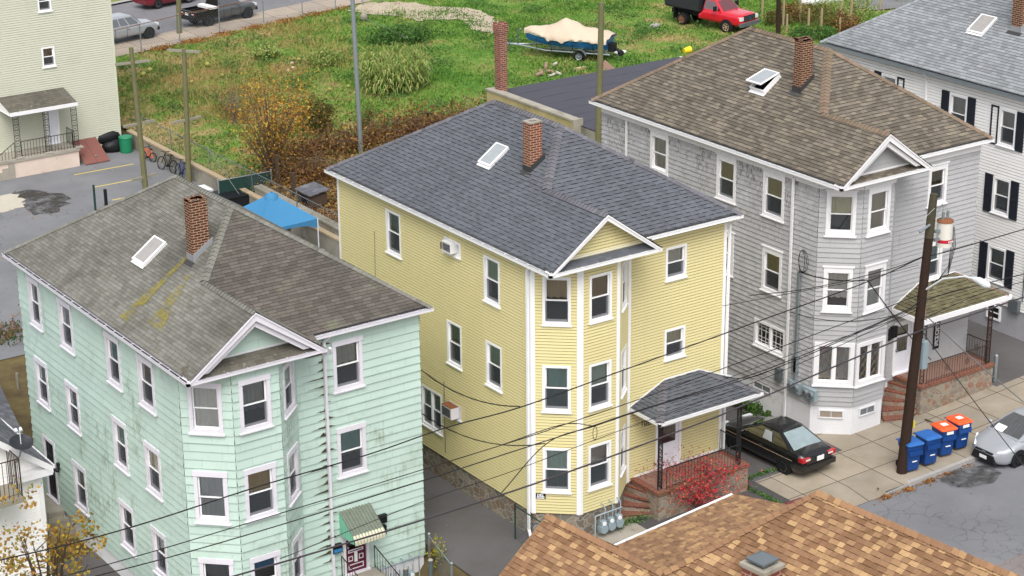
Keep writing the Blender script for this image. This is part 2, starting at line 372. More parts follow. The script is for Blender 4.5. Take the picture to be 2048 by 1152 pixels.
shingle('roof_brown', [(0, '5b544b'), (.35, '665f55'), (.7, '6f685d'), (1, '7f7668')], .148, .27, .3, patch=(.93, 1.07), pscale=.5)
shingle('roof_grey', [(0, '7a7d80'), (.5, '868a8d'), (1, '929699')], .145, .28, .3, patch=(.8, 1.15), pscale=.35)
shingle('roof_tan', [(0, '76583f'), (.35, '82634a'), (.66, '8e6f53'), (.8, '9e7f5c'), (1, 'b3926b')], .132, .19, .25, patch=(.92, 1.08), pscale=.8)
shingle('roof_tan_fine', [(0, '7d6049'), (.5, '8d6d52'), (1, 'a98962')], .132, .19, .2, patch=(.72, 1.12), pscale=.6)
shingle('roof_moss', [(0, '5b5642'), (.5, '68634b'), (1, '777159')], .15, .28, .25, patch=(.85, 1.1), pscale=.9, moss=('4f5232', .9, .55))
shingle('roof_slate', [(0, '55565a'), (.5, '63646a'), (1, '72737a')], .2, .3, .3, patch=(.85, 1.1))
shingle('roof_lichen', [(0, '5c5850'), (1, '6b675e')], .2, .3, .2, patch=(.8, 1.1), moss=('aaa98c', 5., .6))
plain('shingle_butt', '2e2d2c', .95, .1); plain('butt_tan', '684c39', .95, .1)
shingle('cap_mauve', [(0, '5a595d'), (.5, '65646a'), (1, '6f6d72')], .2, .3, .2)
shingle('cap_weathered', [(0, '6b6a62'), (1, '7d7c74')], .2, .3, .2, moss=('6a6a5e', 4, .55))
shingle('cap_brown', [(0, '6e6152'), (.5, '796a5a'), (1, '826d5d')], .2, .3, .2)
shingle('cap_tan', [(0, '7e6049'), (.6, '8d6c51'), (1, 'a5845f')], .2, .3, .2)
for k_, c_ in dict(yellow_siding='b8ac7c', white_siding='b3b3b3', cream_siding='adaf9b').items(): siding(k_+'_seam', c_, .05)  # darker strips paint the shade under each lap into the siding colour
brickmat('brick_red', '6d3a2c', '8a4a37', 'b9a58e', grime=('6f6a3a', 2.2, .66))
brickmat('brick_dark', '4d2a20', '653628', 'b09a80')
brickmat('brick_old', '6a3a30', '94584a', 'b8a294', .3, .11)
brickmat('brick_steps', '8a4a38', '74392c', '8d7264', .2, .075, grime=('6b5a34', 1.6, .56), mort=.014)
stonemat('fieldstone', [(0, '6a6157'), (.3, '877d6e'), (.55, '7c6650'), (.8, '9a9283'), (1, '5c5a56')], '99948a', 3.)
stonemat('porch_stone', [(0, '8b7a68'), (.35, '96705c'), (.6, 'a09482'), (.8, '7d7468'), (1, '94867a')], '968e80', 3.3, moss=('6f7a3a', .6))
asphalt('asphalt_road', '6c6d70', '77787b'); asphalt('asphalt_drive', '565351', '605e5f', cracks=False, stain=('57554f', .3, .62))
asphalt('asphalt_lot', '7a7b7e', '6e6f72', stain=('4e4b48', .28, .63)); asphalt('asphalt_dark', '454444', '504e4d', cracks=False)
asphalt('asphalt_pink', '756e6c', '7d7674'); asphalt('asphalt_back', '706f72', '7a797c')
concrete('sidewalk', 'a0978a', '8c8373', slab=(1.62, 1.62, (.35, 1.27, 0)), stain=('7c7250', .7, .64))
concrete('concrete', 'a8a296', '8d887c', stain=('5e5a4e', .8, .6)); concrete('granite', 'a9a6a2', '8f8c89')
concrete('stucco_pink', 'd8c7ba', 'c9b7a8', stain=('8d8264', .9, .6)); concrete('stucco_grey', 'a6a6aa', '9b9ba0')
concrete('fnd_white', 'e6e6e8', 'dadadc', stain=('b5b0a8', 1.5, .62)); concrete('fnd_grey', 'a9a9ad', '9d9da2', stain=('86857f', .6, .6))
concrete('block_wall', '9b968a', '7d786c', stain=('4c483c', .7, .55)); concrete('block_yellow', 'b7a77c', '9b8d68', stain=('4a4636', 1.1, .56))
concrete('path_dirt', 'a59683', 'b3a694', stain=('7c8a4a', .6, .62)); concrete('back_walk', 'a89c90', '9a8f82', slab=(2.2, 2.2, (0, 0, 0)))
plain('membrane', '4a4a52', .85, .2, 0, .14, .8)
plain('gutter_in', '6d7568', .7); plain('gutter_dark', '4a463f', .9); plain('lead', '3a3a3a', .7); plain('lead_bright', '8d8f92', .5, .4)
plain('black_iron', '1f2022', .5, .4); plain('rust_iron', '3d2b24', .8); plain('galv', '9aa3a8', .45, .5, .6); plain('galv_dark', '6f777b', .5, .5, .5)
plain('meter_grey', '8b9aa0', .5, .4); plain('pole_wood', '33261f', .9, .2, 0, .35, 6); plain('pole_old', '6c6a4c', .9, .2, 0, .3, 3); plain('wood_grey', '8c8779', .9, .2, 0, .25, 6)
plain('wood_stake', 'a38f74', .9); plain('wire', '1f1d1f', .6, .3); plain('wire_grey', '6f6f72', .5, .4); plain('cable', '3a3338', .4, .5)
plain('dark_in', '14161a', 1., 0., 0, .1); plain('room', '4c5155', 1., 0.)
for k, c in dict(cur_white='d9d8d2', cur_cream='cfc9a9', cur_grey='b6babb', cur_green='b2c8be', cur_teal='7fa8a2', cur_tan='d0b684', cur_brown='aa9c8c', cur_dark='7c8285', cur_blue='3d86b8').items():
    t = NT(k, .9, .1); P = t.geo(); w = t.noise(t.mapping(P, (9, 9, .7)), 1, 3); c3 = t.mix(w, tuple(np.array(srgb(c))*.8), c); t.base(c3); t.done(k)
glassmat('pane_glass', .95, .17); t = NT('screen', .9, .1); t.base('4a4e52'); tr = t.add('ShaderNodeBsdfTransparent'); tr.inputs[0].default_value = (.8, .8, .82, 1); mx = t.add('ShaderNodeMixShader'); mx.inputs[0].default_value = .5; t.L(tr.outputs[0], mx.inputs[1]); t.L(t.p.outputs[0], mx.inputs[2]); t.L(mx.outputs[0], t.n['Material Output'].inputs[0]); t.done('screen'); glassmat('car_glass', .5, .17); plain('rear_sky_sheen', '8a999c', .15, .6, 0, .3, 2.5)  # sedan rear windows: opaque pale colour paints in the reflected sky
t = NT('frosted', .35, .5); t.base(t.mix(t.noise(t.geo(), 6, 4), '8b9194', 'a4a9ab')); t.done('frosted')
t = NT('dusty_glass', .3, .5); t.base(t.mix(t.noise(t.geo(), 5, 4), '8a8784', 'a5a09c')); t.done('dusty_glass')
def paint(key, c, rough=.25, coat=.6, metal=0.):
    t = NT(key, rough, .5, metal); t.base(c); t.p.inputs['Coat Weight'].default_value = coat; t.p.inputs['Coat Roughness'].default_value = .05; return t.done(key)
paint('car_black', '101113'); paint('car_silver', 'a6aaaf', .3, .6, .3); paint('car_red', 'c5142b'); paint('car_maroon', '6e1522'); paint('car_grey', '5d5f62', .3, .6, .4); paint('car_darkgreen', '232c2c')
plain('chrome', 'c8cacc', .2, .5, .9, .02); plain('alloy', '9a9c9e', .35, .5, .7, .05); plain('tyre', '1a1a1b', .9, .2); plain('black_plastic', '1c1d20', .6, .3); plain('steel_bed', '2a2c30', .6, .4)
paint('red_lamp', 'b01822', .2, .4); paint('clear_lamp', 'd8dcde', .15, .5); paint('amber_lamp', 'c46a1c', .2, .4)
plain('bin_blue', '12407f', .45, .4, 0, .1); plain('lid_blue', '2a62a8', .4, .4, 0, .12); plain('lid_orange', 'ee5b2d', .4, .4, 0, .06); plain('label_white', 'e6e6e4', .6)
plain('canvas_blue', '3f7ba4', .7, .2, 0, .06); plain('tarp_tan', 'c3b29e', .85, .15, 0, .08, 2); plain('tarp_white', 'd8d8d6', .8, .2); plain('tarp_black', '17181b', .55, .35)
plain('barrel_green', '1f7a55', .45, .4); plain('panel_green', '1e3a34', .8); plain('rust_door', '7a4f47', .65, .3, 0, .15, 1.5); plain('rust', '7e5238', .8, .2, 0, .35, 9)
plain('door_white', 'e8e8ee', .5); plain('door_maroon', '5a1a30', .5); plain('door_black', '1a1c20', .5); plain('sign_black', '15161a', .5); plain('letter_white', 'e8e8e8', .6)
plain('shutter', '262a33', .6, .3, 0, .08); plain('yellow_line', 'c9b65c', .8); plain('bucket_yellow', 'e2c32a', .5); plain('boat_blue', '1d5a8c', .3, .5); plain('boat_white', 'dcdcd6', .3, .5)
plain('hull_white', 'e2e0da', .3, .5); plain('awning_mint', '7fc2a4', .6); plain('awning_cream', 'c8c4ab', .6, .2, 0, .1, 2); plain('awning_mould', '6d7468', .8, .2, 0, .3, 5); plain('log_wood', '8e7a64', .9, .2, 0, .25, 5)
plain('trafo', 'd6d3ca', .5, .4, 0, .06); plain('red_band', 'b5263a', .5); plain('yellow_tag', 'd9c22e', .5); plain('lamp_grey', 'cfd3d4', .4, .4); plain('porch_paint', '8b6f62', .8, .2, 0, .12); plain('orange', 'd8582a', .5); plain('bike_blue', '2a3f7a', .4); plain('pumpkin', '96934e', .7); plain('gourd_pink', 'b99c88', .7); plain('dish', '2a2c31', .5, .4)
leafmat('leaf_autumn', [(0, '7d5228'), (.3, 'a8752c'), (.6, 'c09436'), (.85, 'cfa83e'), (1, '757030')]); leafmat('leaf_maple', [(0, '7d602c'), (.3, 'a57f38'), (.55, 'b8963e'), (.8, '7f853a'), (1, '9a6434')])
leafmat('leaf_red', [(0, '8f1f33'), (.5, 'c4304a'), (.8, 'd4503c'), (1, 'd88a5a')]); leafmat('leaf_brown', [(0, '4a3426'), (.4, '6b4a30'), (.75, '8a6238'), (1, 'a98a44')]); leafmat('leaf_bush', [(0, '3f4a22'), (.5, '5d6430'), (.8, '7a6a34'), (1, '6b4a2a')])
leafmat('leaf_green', [(0, '385a2a'), (.5, '4c7236'), (1, '67893f')]); leafmat('leaf_dark', [(0, '24441f'), (.5, '2f5a28'), (1, '44702f')]); leafmat('leaf_corn', [(0, '64803a'), (.4, '7f984a'), (.75, '9fa860'), (1, 'b5ad78')]); leafmat('leaf_yellow', [(0, '8f8f2a'), (.5, 'c2b433'), (1, '6f8a30')]); leafmat('leaf_dead', [(0, '6a4626'), (.5, '96683a'), (1, 'b98a50')])
plain('bark', '4e4238', .95, .1, 0, .25, 8); plain('twig', '6b5a4a', .95, .1, 0, .2, 8); plain('twig_grey', '7d7268', .95, .1)
def fieldmat(key, blades):
    t = NT(key, .9, .15); P = t.geo()
    n1 = t.noise(P, .11, 6, .62); n2 = t.noise(P, .5, 6, .7); n3 = t.noise(P, 4., 4, .75)
    x = t.sep(P)[0]
    # drier growth in the part of the lot nearest the back street corner, greener towards the boat
    g = t.add('ShaderNodeMapRange'); t.L(x, g.inputs[0]); g.inputs[1].default_value = 12; g.inputs[2].default_value = 30; g.inputs[3].default_value = .06; g.inputs[4].default_value = -.03
    f = t.math('ADD', t.math('MULTIPLY_ADD', n2, .6, t.math('MULTIPLY', n1, .4)), g.outputs[0])
    c = t.ramp(f, [(.38, '4f762c'), (.45, '5f8234'), (.51, '748a42'), (.56, '8a8650'), (.63, 'a28f62'), (.75, '9a8562')])
    k = t.math('MULTIPLY_ADD', n3, .85, .46)
    if blades:
        r = t.add('ShaderNodeNewGeometry').outputs['Random Per Island']; k = t.math('MULTIPLY', k, t.math('MULTIPLY_ADD', r, .7, .65))
    n = t.add('ShaderNodeVectorMath', operation='SCALE'); t.L(c, n.inputs[0]); t.L(k, n.inputs['Scale']); t.base(n.outputs[0]); return t.done(key)
fieldmat('field', False); fieldmat('field_blades', True)
t = NT('earth', .95, .1); P = t.geo(); t.base(t.mix(t.ramp(t.noise(P, .7, 6, .7), [(.35, 0.), (.65, 1.)]), '4e4334', '6b6040')); t.done('earth')
def decal(key, c, sc, lo, hi, amt):
    t = NT(key, .9, .15); P = t.geo(); t.base(c); f = t.ramp(t.noise(P, sc, 6, .7), [(lo, 0.), (hi, amt)]); tr = t.add('ShaderNodeBsdfTransparent'); mx = t.add('ShaderNodeMixShader'); t.L(f, mx.inputs[0]); t.L(tr.outputs[0], mx.inputs[1]); t.L(t.p.outputs[0], mx.inputs[2]); t.L(mx.outputs[0], t.n['Material Output'].inputs[0]); t.done(key)
decal('patch_dark', '45423e', 1.3, .38, .56, .75); decal('oil_stain', '403e3c', 2.2, .38, .62, .65); decal('damp_stain', '5f584a', 1.5, .25, .4, .7); decal('grime', '4c4a38', 2.2, .45, .7, .5)
# ---------------------------------------------------------------- buildings
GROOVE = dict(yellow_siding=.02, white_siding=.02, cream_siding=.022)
class Wall:
    def __init__(s, O, U, z0=0): s.O = V3(O); s.U = unit(U); s.N = V3((s.U[1], -s.U[0], 0)); s.V = V3((0, 0, 1)); s.wins = []
    def uz(s, px, py): p = onpl(px, py, s.O, s.N)-s.O; return float(np.dot(p, s.U)), float(p[2]+s.O[2])
    def P(s, u, z, n=0.): p = s.O+s.U*u+s.N*n; p[2] = z; return p
    def rect(s, tl, br): a, b = s.uz(*tl), s.uz(*br); return a[0], b[0], b[1], a[1]
def slab(mb, w, u0, u1, z0, z1, n0, n1, mi=0):
    mb.obox(w.P(u0, z0, n0), w.U*(u1-u0), w.N*(n1-n0), V3((0, 0, z1-z0)), mi)
def frame(mb, w, u0, u1, z0, z1, t, n0, n1, mi=0, tt=None, tb=None):
    tt = t if tt is None else tt; tb = t if tb is None else tb
    slab(mb, w, u0, u0+t, z0, z1, n0, n1, mi); slab(mb, w, u1-t, u1, z0, z1, n0, n1, mi)
    slab(mb, w, u0+t, u1-t, z1-tt, z1, n0, n1, mi); slab(mb, w, u0+t, u1-t, z0, z0+tb, n0, n1, mi)
def addwin(w, tl, br, **k):
    r = w.rect(tl, br); w.wins.append((r, k)); return r
CURS = ['cur_white', 'cur_cream', 'cur_grey', 'cur_green', 'cur_dark', 'cur_grey', 'cur_white', 'cur_dark']
def winholes(w):
    H = []
    for (u0, u1, z0, z1), k in w.wins:
        c = k.get('cw', .1); H.append((u0+c*.5, u1-c*.5, z0+c*.5-(.0), z1-max(c, k.get('head', 0))*.5))
    return H
def window(par, w, r, cw=.1, head=0., cap=0., cur=None, part=.55, lower='screen', double=False, trim='white_paint', lattice=None, ac=None, fixed=False, proud=.045, sillw=.04, blind=False, lines=None, shutter=None, label=None):
    u0, u1, z0, z1 = r; hd = max(head, cw)
    if cur and not lattice and random.random() < .3: lines = blind = True
    if cur and part < .9: part = min(.95, max(.2, part+random.uniform(-.12, .18)))
    m = MB(); frame(m, w, u0, u1, z0, z1, cw, -.005, proud, tt=hd)
    if cap: slab(m, w, u0-cap, u1+cap, z1, z1+.05, -.005, proud+.03)
    elif head > cw: slab(m, w, u0-.02, u1+.02, z1-hd, z1+.004, proud, proud+.018)
    slab(m, w, u0-sillw, u1+sillw, z0-.045, z0-.002, -.005, proud+.05)
    a, b, c, d = u0+cw, u1-cw, z0+cw, z1-hd
    # jambs run back into the wall, dark room behind
    frame(m, w, a-.03, b+.03, c-.03, d+.03, .029, -.14, -.006)
    q = .5
    P4 = [w.P(a-q, c-q, -.55), w.P(b+q, c-q, -.55), w.P(b+q, d+q, -.55), w.P(a-q, d+q, -.55)]; m.face(P4, mi=1)
    o = m.build('window', [trim, 'room'], par)
    if label: o['label'] = label
    sash = MB(); gl = MB(); cu = MB(); t = .042
    spans = [(a, b)] if not double else [(a, (a+b)/2-.04), ((a+b)/2+.04, b)]
    if double: slab(sash, w, (a+b)/2-.04, (a+b)/2+.04, c, d, -.1, .02)
    zm = (c+d)/2
    for (a1, b1) in spans:
        if fixed:
            frame(sash, w, a1, b1, c, d, t, -.08, -.035); gl.face([w.P(a1+t, c+t, -.06), w.P(b1-t, c+t, -.06), w.P(b1-t, d-t, -.06), w.P(a1+t, d-t, -.06)])
        else:
            frame(sash, w, a1, b1, zm-.02, d, t, -.06, -.025); frame(sash, w, a1, b1, c, zm+.02, t, -.1, -.065, tb=.07)
            gl.face([w.P(a1+t, zm, -.045), w.P(b1-t, zm, -.045), w.P(b1-t, d-t, -.045), w.P(a1+t, d-t, -.045)], mi=0)
            gl.face([w.P(a1+t, c+.07, -.08), w.P(b1-t, c+.07, -.08), w.P(b1-t, zm-.02, -.08), w.P(a1+t, zm-.02, -.08)], mi=0)
            if lower == 'screen': gl.face([w.P(a1+.005, c+.005, -.035), w.P(b1-.005, c+.005, -.035), w.P(b1-.005, zm, -.035), w.P(a1+.005, zm, -.035)], mi=1)
        if lattice == 'diamond':
            L = (b1-a1-2*t); Hh = d-c-2*t; st = .16
            k = -Hh
            while k < L:
                for sg in (1, -1):
                    p = []
                    for f in (0, 1):
                        x = k+Hh*f; p.append((x, Hh*f))
                    (x0, y0), (x1, y1) = p
                    if x0 < 0: y0 -= x0; x0 = 0
                    if x1 > L: y1 -= x1-L; x1 = L
                    if y1 > y0:
                        if sg < 0: x0, x1 = L-x0, L-x1
                        sash.tube([w.P(a1+t+x0, c+t+y0, -.05), w.P(a1+t+x1, c+t+y1, -.05)], .007, 4, mi=1)
                k += st*2
        elif lattice == 'grid':
            for i in (1, 2): sash.obox(w.P(a1+(b1-a1)*i/3-.008, c+t, -.05), w.U*.016, w.N*.01, V3((0, 0, d-c-2*t)))
            for i in (1, 2, 4, 5): sash.obox(w.P(a1+t, c+(d-c)*i/6-.008, -.05), w.U*(b1-a1-2*t), w.N*.01, V3((0, 0, .016)))
        if cur:
            zc = d-(d-c)*part; n = 13; rows = [[], []]
            for i in range(n):
                uu = a1+(b1-a1)*i/(n-1); nn = -.125+(.012 if i % 2 else -.012)*(0 if blind else 1)
                rows[0].append(w.P(uu, zc+.02*math.sin(i*1.7)*(0 if blind else 1), nn)); rows[1].append(w.P(uu, d, nn))
            cu.grid(rows, sm=False)
            if lines:
                k = zc
                while k < d: slab(cu, w, a1, b1, k, k+.022, -.12, -.105); k += .05
    sash.build('sash', ['white_vinyl', 'wood_stake'], o); gl.build('pane', ['pane_glass', 'screen'], o)
    if cur: cu.build('curtain', cur, o)
    if ac:
        aw, ah, al, ou, oz, am = ac; A = MB(); slab(A, w, ou, ou+aw, oz, oz+ah, -.1, al, 0)
        k = ou+.04
        while k < ou+aw-.05: slab(A, w, k, k+.012, oz+.05, oz+ah-.05, al, al+.008, 1); k += .03
        slab(A, w, ou-.004, ou+aw+.004, oz+ah, oz+ah+.008, -.05, al+.01, 2)
        for kk in range(6): A.obox(w.P(ou-.006, oz+.06, .06+kk*.05), w.N*.03, w.U*-.004, V3((0, 0, ah-.12)), 1)
        A.build('air_conditioner', [am[0], 'black_plastic', am[1]], par)
    if shutter:
        for (sa, sb, hollow) in shutter:
            q = MB()
            if hollow: frame(q, w, sa, sb, z0-.05, z1+.03, .06, .0, .06)
            else:
                slab(q, w, sa+.02, sb-.02, z0-.03, z1+.01, .0, .045); frame(q, w, sa, sb, z0-.05, z1+.03, .05, .0, .07); slab(q, w, sa+.05, sb-.05, (z0+z1)/2-.04, (z0+z1)/2+.04, .045, .07)
                k = z0
                while k < z1-.03: slab(q, w, sa+.05, sb-.05, k, k+.03, .045, .055); k += .05
            q.build('shutter', 'shutter', par)
    return o
def wallbuild(par, w, poly, mat, exp, lip, vs=0., name='wall', wob=0., extra=()):
    mb = MB(); O = w.O.copy(); O[2] = 0
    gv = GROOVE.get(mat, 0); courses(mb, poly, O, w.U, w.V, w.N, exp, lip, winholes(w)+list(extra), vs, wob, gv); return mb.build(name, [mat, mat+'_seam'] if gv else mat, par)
def cap_line(mb, p, q, n1, n2, hw=.15, L=.17, lift=.02):
    p, q = V3(p), V3(q); d = q-p; T = np.linalg.norm(d); d /= T; n = max(1, int(T/L))
    def down(nn):
        s = np.cross(d, unit(nn)); s /= np.linalg.norm(s); return -s if s[2] > 0 else s
    s1, s2 = down(n1), down(n2); up = unit(unit(n1)+unit(n2))
    for i in range(n):
        a = p+d*(T*i/n); b = p+d*(T*(i+1)/n); la, lb = lift*1.5, lift*.6
        j = random.random()
        A, B = a+up*la, b+up*lb
        for s_, sg in ((s1, 1), (s2, -1)):
            P = [A, B, b+s_*hw+up*lb*.6, a+s_*hw+up*la*.6]; uv = [(i*.3+.05, i*.2+.05)]*4
            if sg < 0: P = P[::-1]
            mb.face(P, uv)
            mb.face([a, A, a+s_*hw+up*la*.6, a+s_*hw-up*.01], uv, mi=1)
def gutter(par, p, q, out, w=.11, h=.1, mats=('white_vinyl', 'gutter_in'), hang=.62, name='gutter'):
    """trough from p to q (outer top edge), 'out' points away from the wall"""
    p, q, out = V3(p), V3(q), unit(out); d = q-p; z = V3((0, 0, 1)); mb = MB()
    mb.obox(p-out*.012, d, out*.012, -z*h, 0); mb.obox(p-out*w, d, out*.01, -z*h, 0); mb.obox(p-out*(w-.01)-z*h, d, out*(w-.022), z*.012, 1)
    mb.obox(p-out*(w-.01)-z*(h-.013), d*.0001+unit(d)*.01, out*(w-.022), z*(h-.02), 0); mb.obox(q-unit(d)*.01-out*(w-.01)-z*(h-.013), unit(d)*.01, out*(w-.022), z*(h-.02), 0)
    mb.obox(p+z*.001, d, out*.012, z*.012, 0)
    T = np.linalg.norm(d); n = int(T/hang)
    for i in range(1, n): mb.obox(p+d*(i/n)-out*w-z*.012, unit(d)*.028, out*w, z*.014, 0)
    return mb.build(name, list(mats), par)
def downspout(par, pts, r=.045, mat='white_vinyl', name='downspout'):
    mb = MB()
    for a, b in zip(pts, pts[1:]):
        a, b = V3(a), V3(b); d = unit(b-a); ref = V3((0, 0, 1)) if abs(d[2]) < .8 else V3((1, 0, 0)); s = unit(np.cross(d, ref)); t = np.cross(d, s)
        mb.obox(a-s*r-t*r*.8-d*.01, (b-a)+d*.02, s*2*r, t*1.6*r)
    return mb.build(name, mat, par)
def chimney(par, O, N, base, top, left, right, mat='brick_red', flash='lead', mortar_cap=True, cap=0.):
    b = onpl(*base, O, N); x0, y0 = b[0], b[1]
    tz = onx(*top, x0)[2]; y1 = onx(*left, x0)[1]; x1 = ony(*right, y0)[0]; x1 = max(x1, x0+.4); y1 = max(y1, y0+.4)
    m = MB(); t = .11; zb = b[2]-.2
    for (ax, ay, bx, by) in ((x0, y0, x1, y0+t), (x0, y1-t, x1, y1), (x0, y0+t, x0+t, y1-t), (x1-t, y0+t, x1, y1-t)):
        m.box((ax, ay, zb), (bx, by, tz-random.uniform(0, .03)))
    m.box((x0+t, y0+t, tz-.6), (x1-t, y1-t, tz-.5), 1)
    c = m.build('chimney', [mat, 'dark_in', 'concrete'], par)
    if mortar_cap:
        m = MB()
        for (ax, ay, bx, by) in ((x0-.02, y0-.02, x1+.02, y0+t), (x0-.02, y1-t, x1+.02, y1+.02), (x0-.02, y0+t, x0+t, y1-t), (x1-t, y0+t, x1+.02, y1-t)): m.box((ax, ay, tz), (bx, by, tz+.05))
        m.build('chimney_cap', 'concrete', c)
    else:
        m = MB()
        for i in range(26):
            s = random.random()
            px = x0+(x1-x0-.2)*random.random(); py = y0+(y1-y0-.1)*random.random()
            e = random.randrange(4)
            if e == 0: py = y0
            elif e == 1: py = y1-.1
            elif e == 2: px = x0; 
            else: px = x1-.1
            m.box((px, py, tz), (px+.1+(.1 if e < 2 else 0), py+.1+(.1 if e > 1 else 0), tz+random.uniform(.02, .075)))
        m.build('loose_brick', mat, c)
    fz = .22; N = unit(N); hgt = lambda x: O[2]-(N[0]*(x-O[0]))/N[2]
    m = MB(); e = .02
    za, zb2 = hgt(x0), hgt(x1)
    m.obox((x0-e, y0-e, za-.06), (0, y1-y0+2*e, 0), (e, 0, 0), (0, 0, fz+.06))
    m.extrude([(x0-e, y0-e-.004, za-.1), (x1+.1, y0-e-.004, zb2-.02+.07), (x1+.1, y0-e-.004, zb2+fz+.05), (x0-e, y0-e-.004, za+fz)], (0, e, 0))
    m.obox((x0-.16, y0-.12, hgt(x0-.16)+.012), (0, y1-y0+.24, 0), (.14, 0, hgt(x0-.02)-hgt(x0-.16)), (0, 0, .012), 1)
    m.build('flashing', [flash, 'lead'], c)
    return c
def skylight(par, O, U, V, N, bt, fb, glass='frosted', lid=0., h=.08, rim=.035):
    O, U, V, N = map(V3, (O, U, V, N)); A = onpl(*bt, O, N)-O; B = onpl(*fb, O, N)-O
    u0, u1 = sorted((np.dot(A, U), np.dot(B, U))); v0, v1 = sorted((np.dot(A, V), np.dot(B, V)))
    at = lambda u, v, n: O+U*u+V*v+N*n
    m = MB()
    for (a, b, c, d) in ((u0, u1, v0, v0+rim), (u0, u1, v1-rim, v1), (u0, u0+rim, v0+rim, v1-rim), (u1-rim, u1, v0+rim, v1-rim)):
        m.obox(at(a, c, 0), U*(b-a), V*(d-c), N*h)
    m.obox(at(u0-.03, v0-.12, .04), U*(u1-u0+.06), V*.12, N*.012)
    m.face([at(u0, v0, .05), at(u1, v0, .05), at(u1, v1, .05), at(u0, v1, .05)], mi=1)
    s = m.build('skylight', ['white_vinyl', 'dark_in'], par)
    g = MB(); Vl = unit(V*math.cos(lid)+N*math.sin(lid)*-1); Nl = unit(N*math.cos(lid)+V*math.sin(lid))
    T = at(u0, v1, h+.003)
    L = v1-v0
    f = lambda u, v, n: T+U*u-Vl*(L-v)+Nl*n
    W_ = u1-u0
    for (a, b, c, d) in ((-.02, W_+.02, -.03, rim), (-.02, W_+.02, L-rim, L), (-.02, rim, rim, L-rim), (W_-rim, W_+.02, rim, L-rim)):
        g.obox(f(a, c, 0), U*(b-a), Vl*(d-c), Nl*.04)
    g.face([f(rim, rim, .03), f(W_-rim, rim, .03), f(W_-rim, L-rim, .03), f(rim, L-rim, .03)], mi=1)
    g.build('sash', ['white_vinyl', glass], s)
    return s
def decker(c):
    """one three-storey house: hip roof with a gable over a canted bay.  c holds its measured sizes"""
    xl, yf, W_, D, ze, zs, o, of = [c[k] for k in ('xl', 'yf', 'W', 'D', 'ze', 'zs', 'o', 'of')]
    xg, yg, xm, zr, y1, y2, zg, bd, b1, b2 = [c[k] for k in ('xg', 'yg', 'xm', 'zr', 'y1', 'y2', 'zg', 'bd', 'b1', 'b2')]
    H = thing('triple_decker_house', c['label'], 'house', (xl+W_/2, yf+D/2, c['gz']), group='three-storey houses along the street')
    zt = ze-.12
    Ws = Wall((xl, yf+D, 0), (0, -1, 0)); P0 = (xl, yf); P1 = (xl+b1, yf-bd); P2 = (xl+b1+b2, yf-bd); P3 = (xl+2*b1+b2, yf)
    Wa = Wall((*P0, 0), (P1[0]-P0[0], P1[1]-P0[1], 0)); Wb = Wall((*P1, 0), (1, 0, 0)); Wc = Wall((*P2, 0), (P3[0]-P2[0], P3[1]-P2[1], 0)); Wf = Wall((*P3, 0), (1, 0, 0))
    Wr = Wall((xl+W_, yf, 0), (0, 1, 0)); Wk = Wall((xl+W_, yf+D, 0), (-1, 0, 0))
    lw = math.hypot(b1, bd)
    walls = dict(s=Ws, a=Wa, b=Wb, c=Wc, f=Wf)
    c['wins'](walls)
    R = lambda L: [(0, zs), (L, zs), (L, zt), (0, zt)]
    lens = dict(s=D, a=lw, b=b2, c=lw, f=W_-2*b1-b2)
    for k, w in walls.items():
        ex = c.get('doors', {}).get(k, [])
        wallbuild(H, w, R(lens[k]), c['smat'] if k == 's' and 'smat' in c else c['mat'], c['exp'], c['lip'], zs, 'bay_wall' if k in 'abc' else 'wall', c.get('wob', 0), ex)
        for r, kw in w.wins: window(H, w, r, **kw)
    for w, L in ((Wr, D), (Wk, W_)): wallbuild(H, w, R(L), c['mat'], c['exp']*2, c['lip'], zs)
    # foundation
    f = MB(); i = .03
    f.prism([(xl+i, yf+D-i), (xl+i, yf+i*.4), (P1[0]+i*.5, P1[1]+i), (P2[0]-i*.5, P2[1]+i), (P3[0]-i*.4, yf+i), (xl+W_-i, yf+i), (xl+W_-i, yf+D-i)], c['fz'], zs+.01)
    f.build('foundation', c['fmat'], H)
    # corner boards
    cb = c.get('corner')
    if cb:
        for (x, y, da, db) in ((xl, yf+D, (0, -1), None), (xl, yf, (0, 1), Wa.U), (P1[0], P1[1], -Wa.U, Wb.U), (P2[0], P2[1], -Wb.U, Wc.U), (P3[0], P3[1], -Wc.U, Wf.U), (xl+W_, yf, -Wf.U, None)):
            m = MB()
            for dd in (da, db):
                if dd is None: continue
                dd = V3((dd[0], dd[1], 0)); 
                nn = V3((-dd[1], dd[0], 0))
                ctr = V3((xl+W_/2, yf+D/2, 0))
                p = V3((x, y, zs-.03))
                if np.dot(nn, p-ctr) < 0: nn = -nn
                m.obox(p-dd*.02-nn*.0, dd*(cb+.02), nn*.036, V3((0, 0, zt-zs+.02)))
            m.build('corner_board', 'white_vinyl', H)
    # ---- roof
    s = (zr-ze)/(xm+o); th = math.atan(s); ct, st = math.cos(th), math.sin(th); sf = (zr-ze)/(y1+of)
    sb = (zr-ze)/(D+o-y2); sr = (zr-ze)/(W_+o-xm)
    X = lambda x: xl+x; Y = lambda y: yf+y
    HB = (xg, y1-(xm-xg)*(y1+of)/(xm+o)); roof = MB(); lip = c['rlip']; rex = c['rexp']
    OL = V3((X(-o), Y(D+o), ze)); UL = V3((0, -1, 0)); VL = V3((ct, 0, st)); NL = V3((-st, 0, ct))
    L2 = lambda x, y: (D+o-y, (x+o)/ct)
    hbk = D+o-(xg+o)*(D+o-y2)/(xm+o); cut = .1/ct
    yb = lambda x: D+o-(x+o)*(D+o-y2)/(xm+o)
    xc = -o+.1
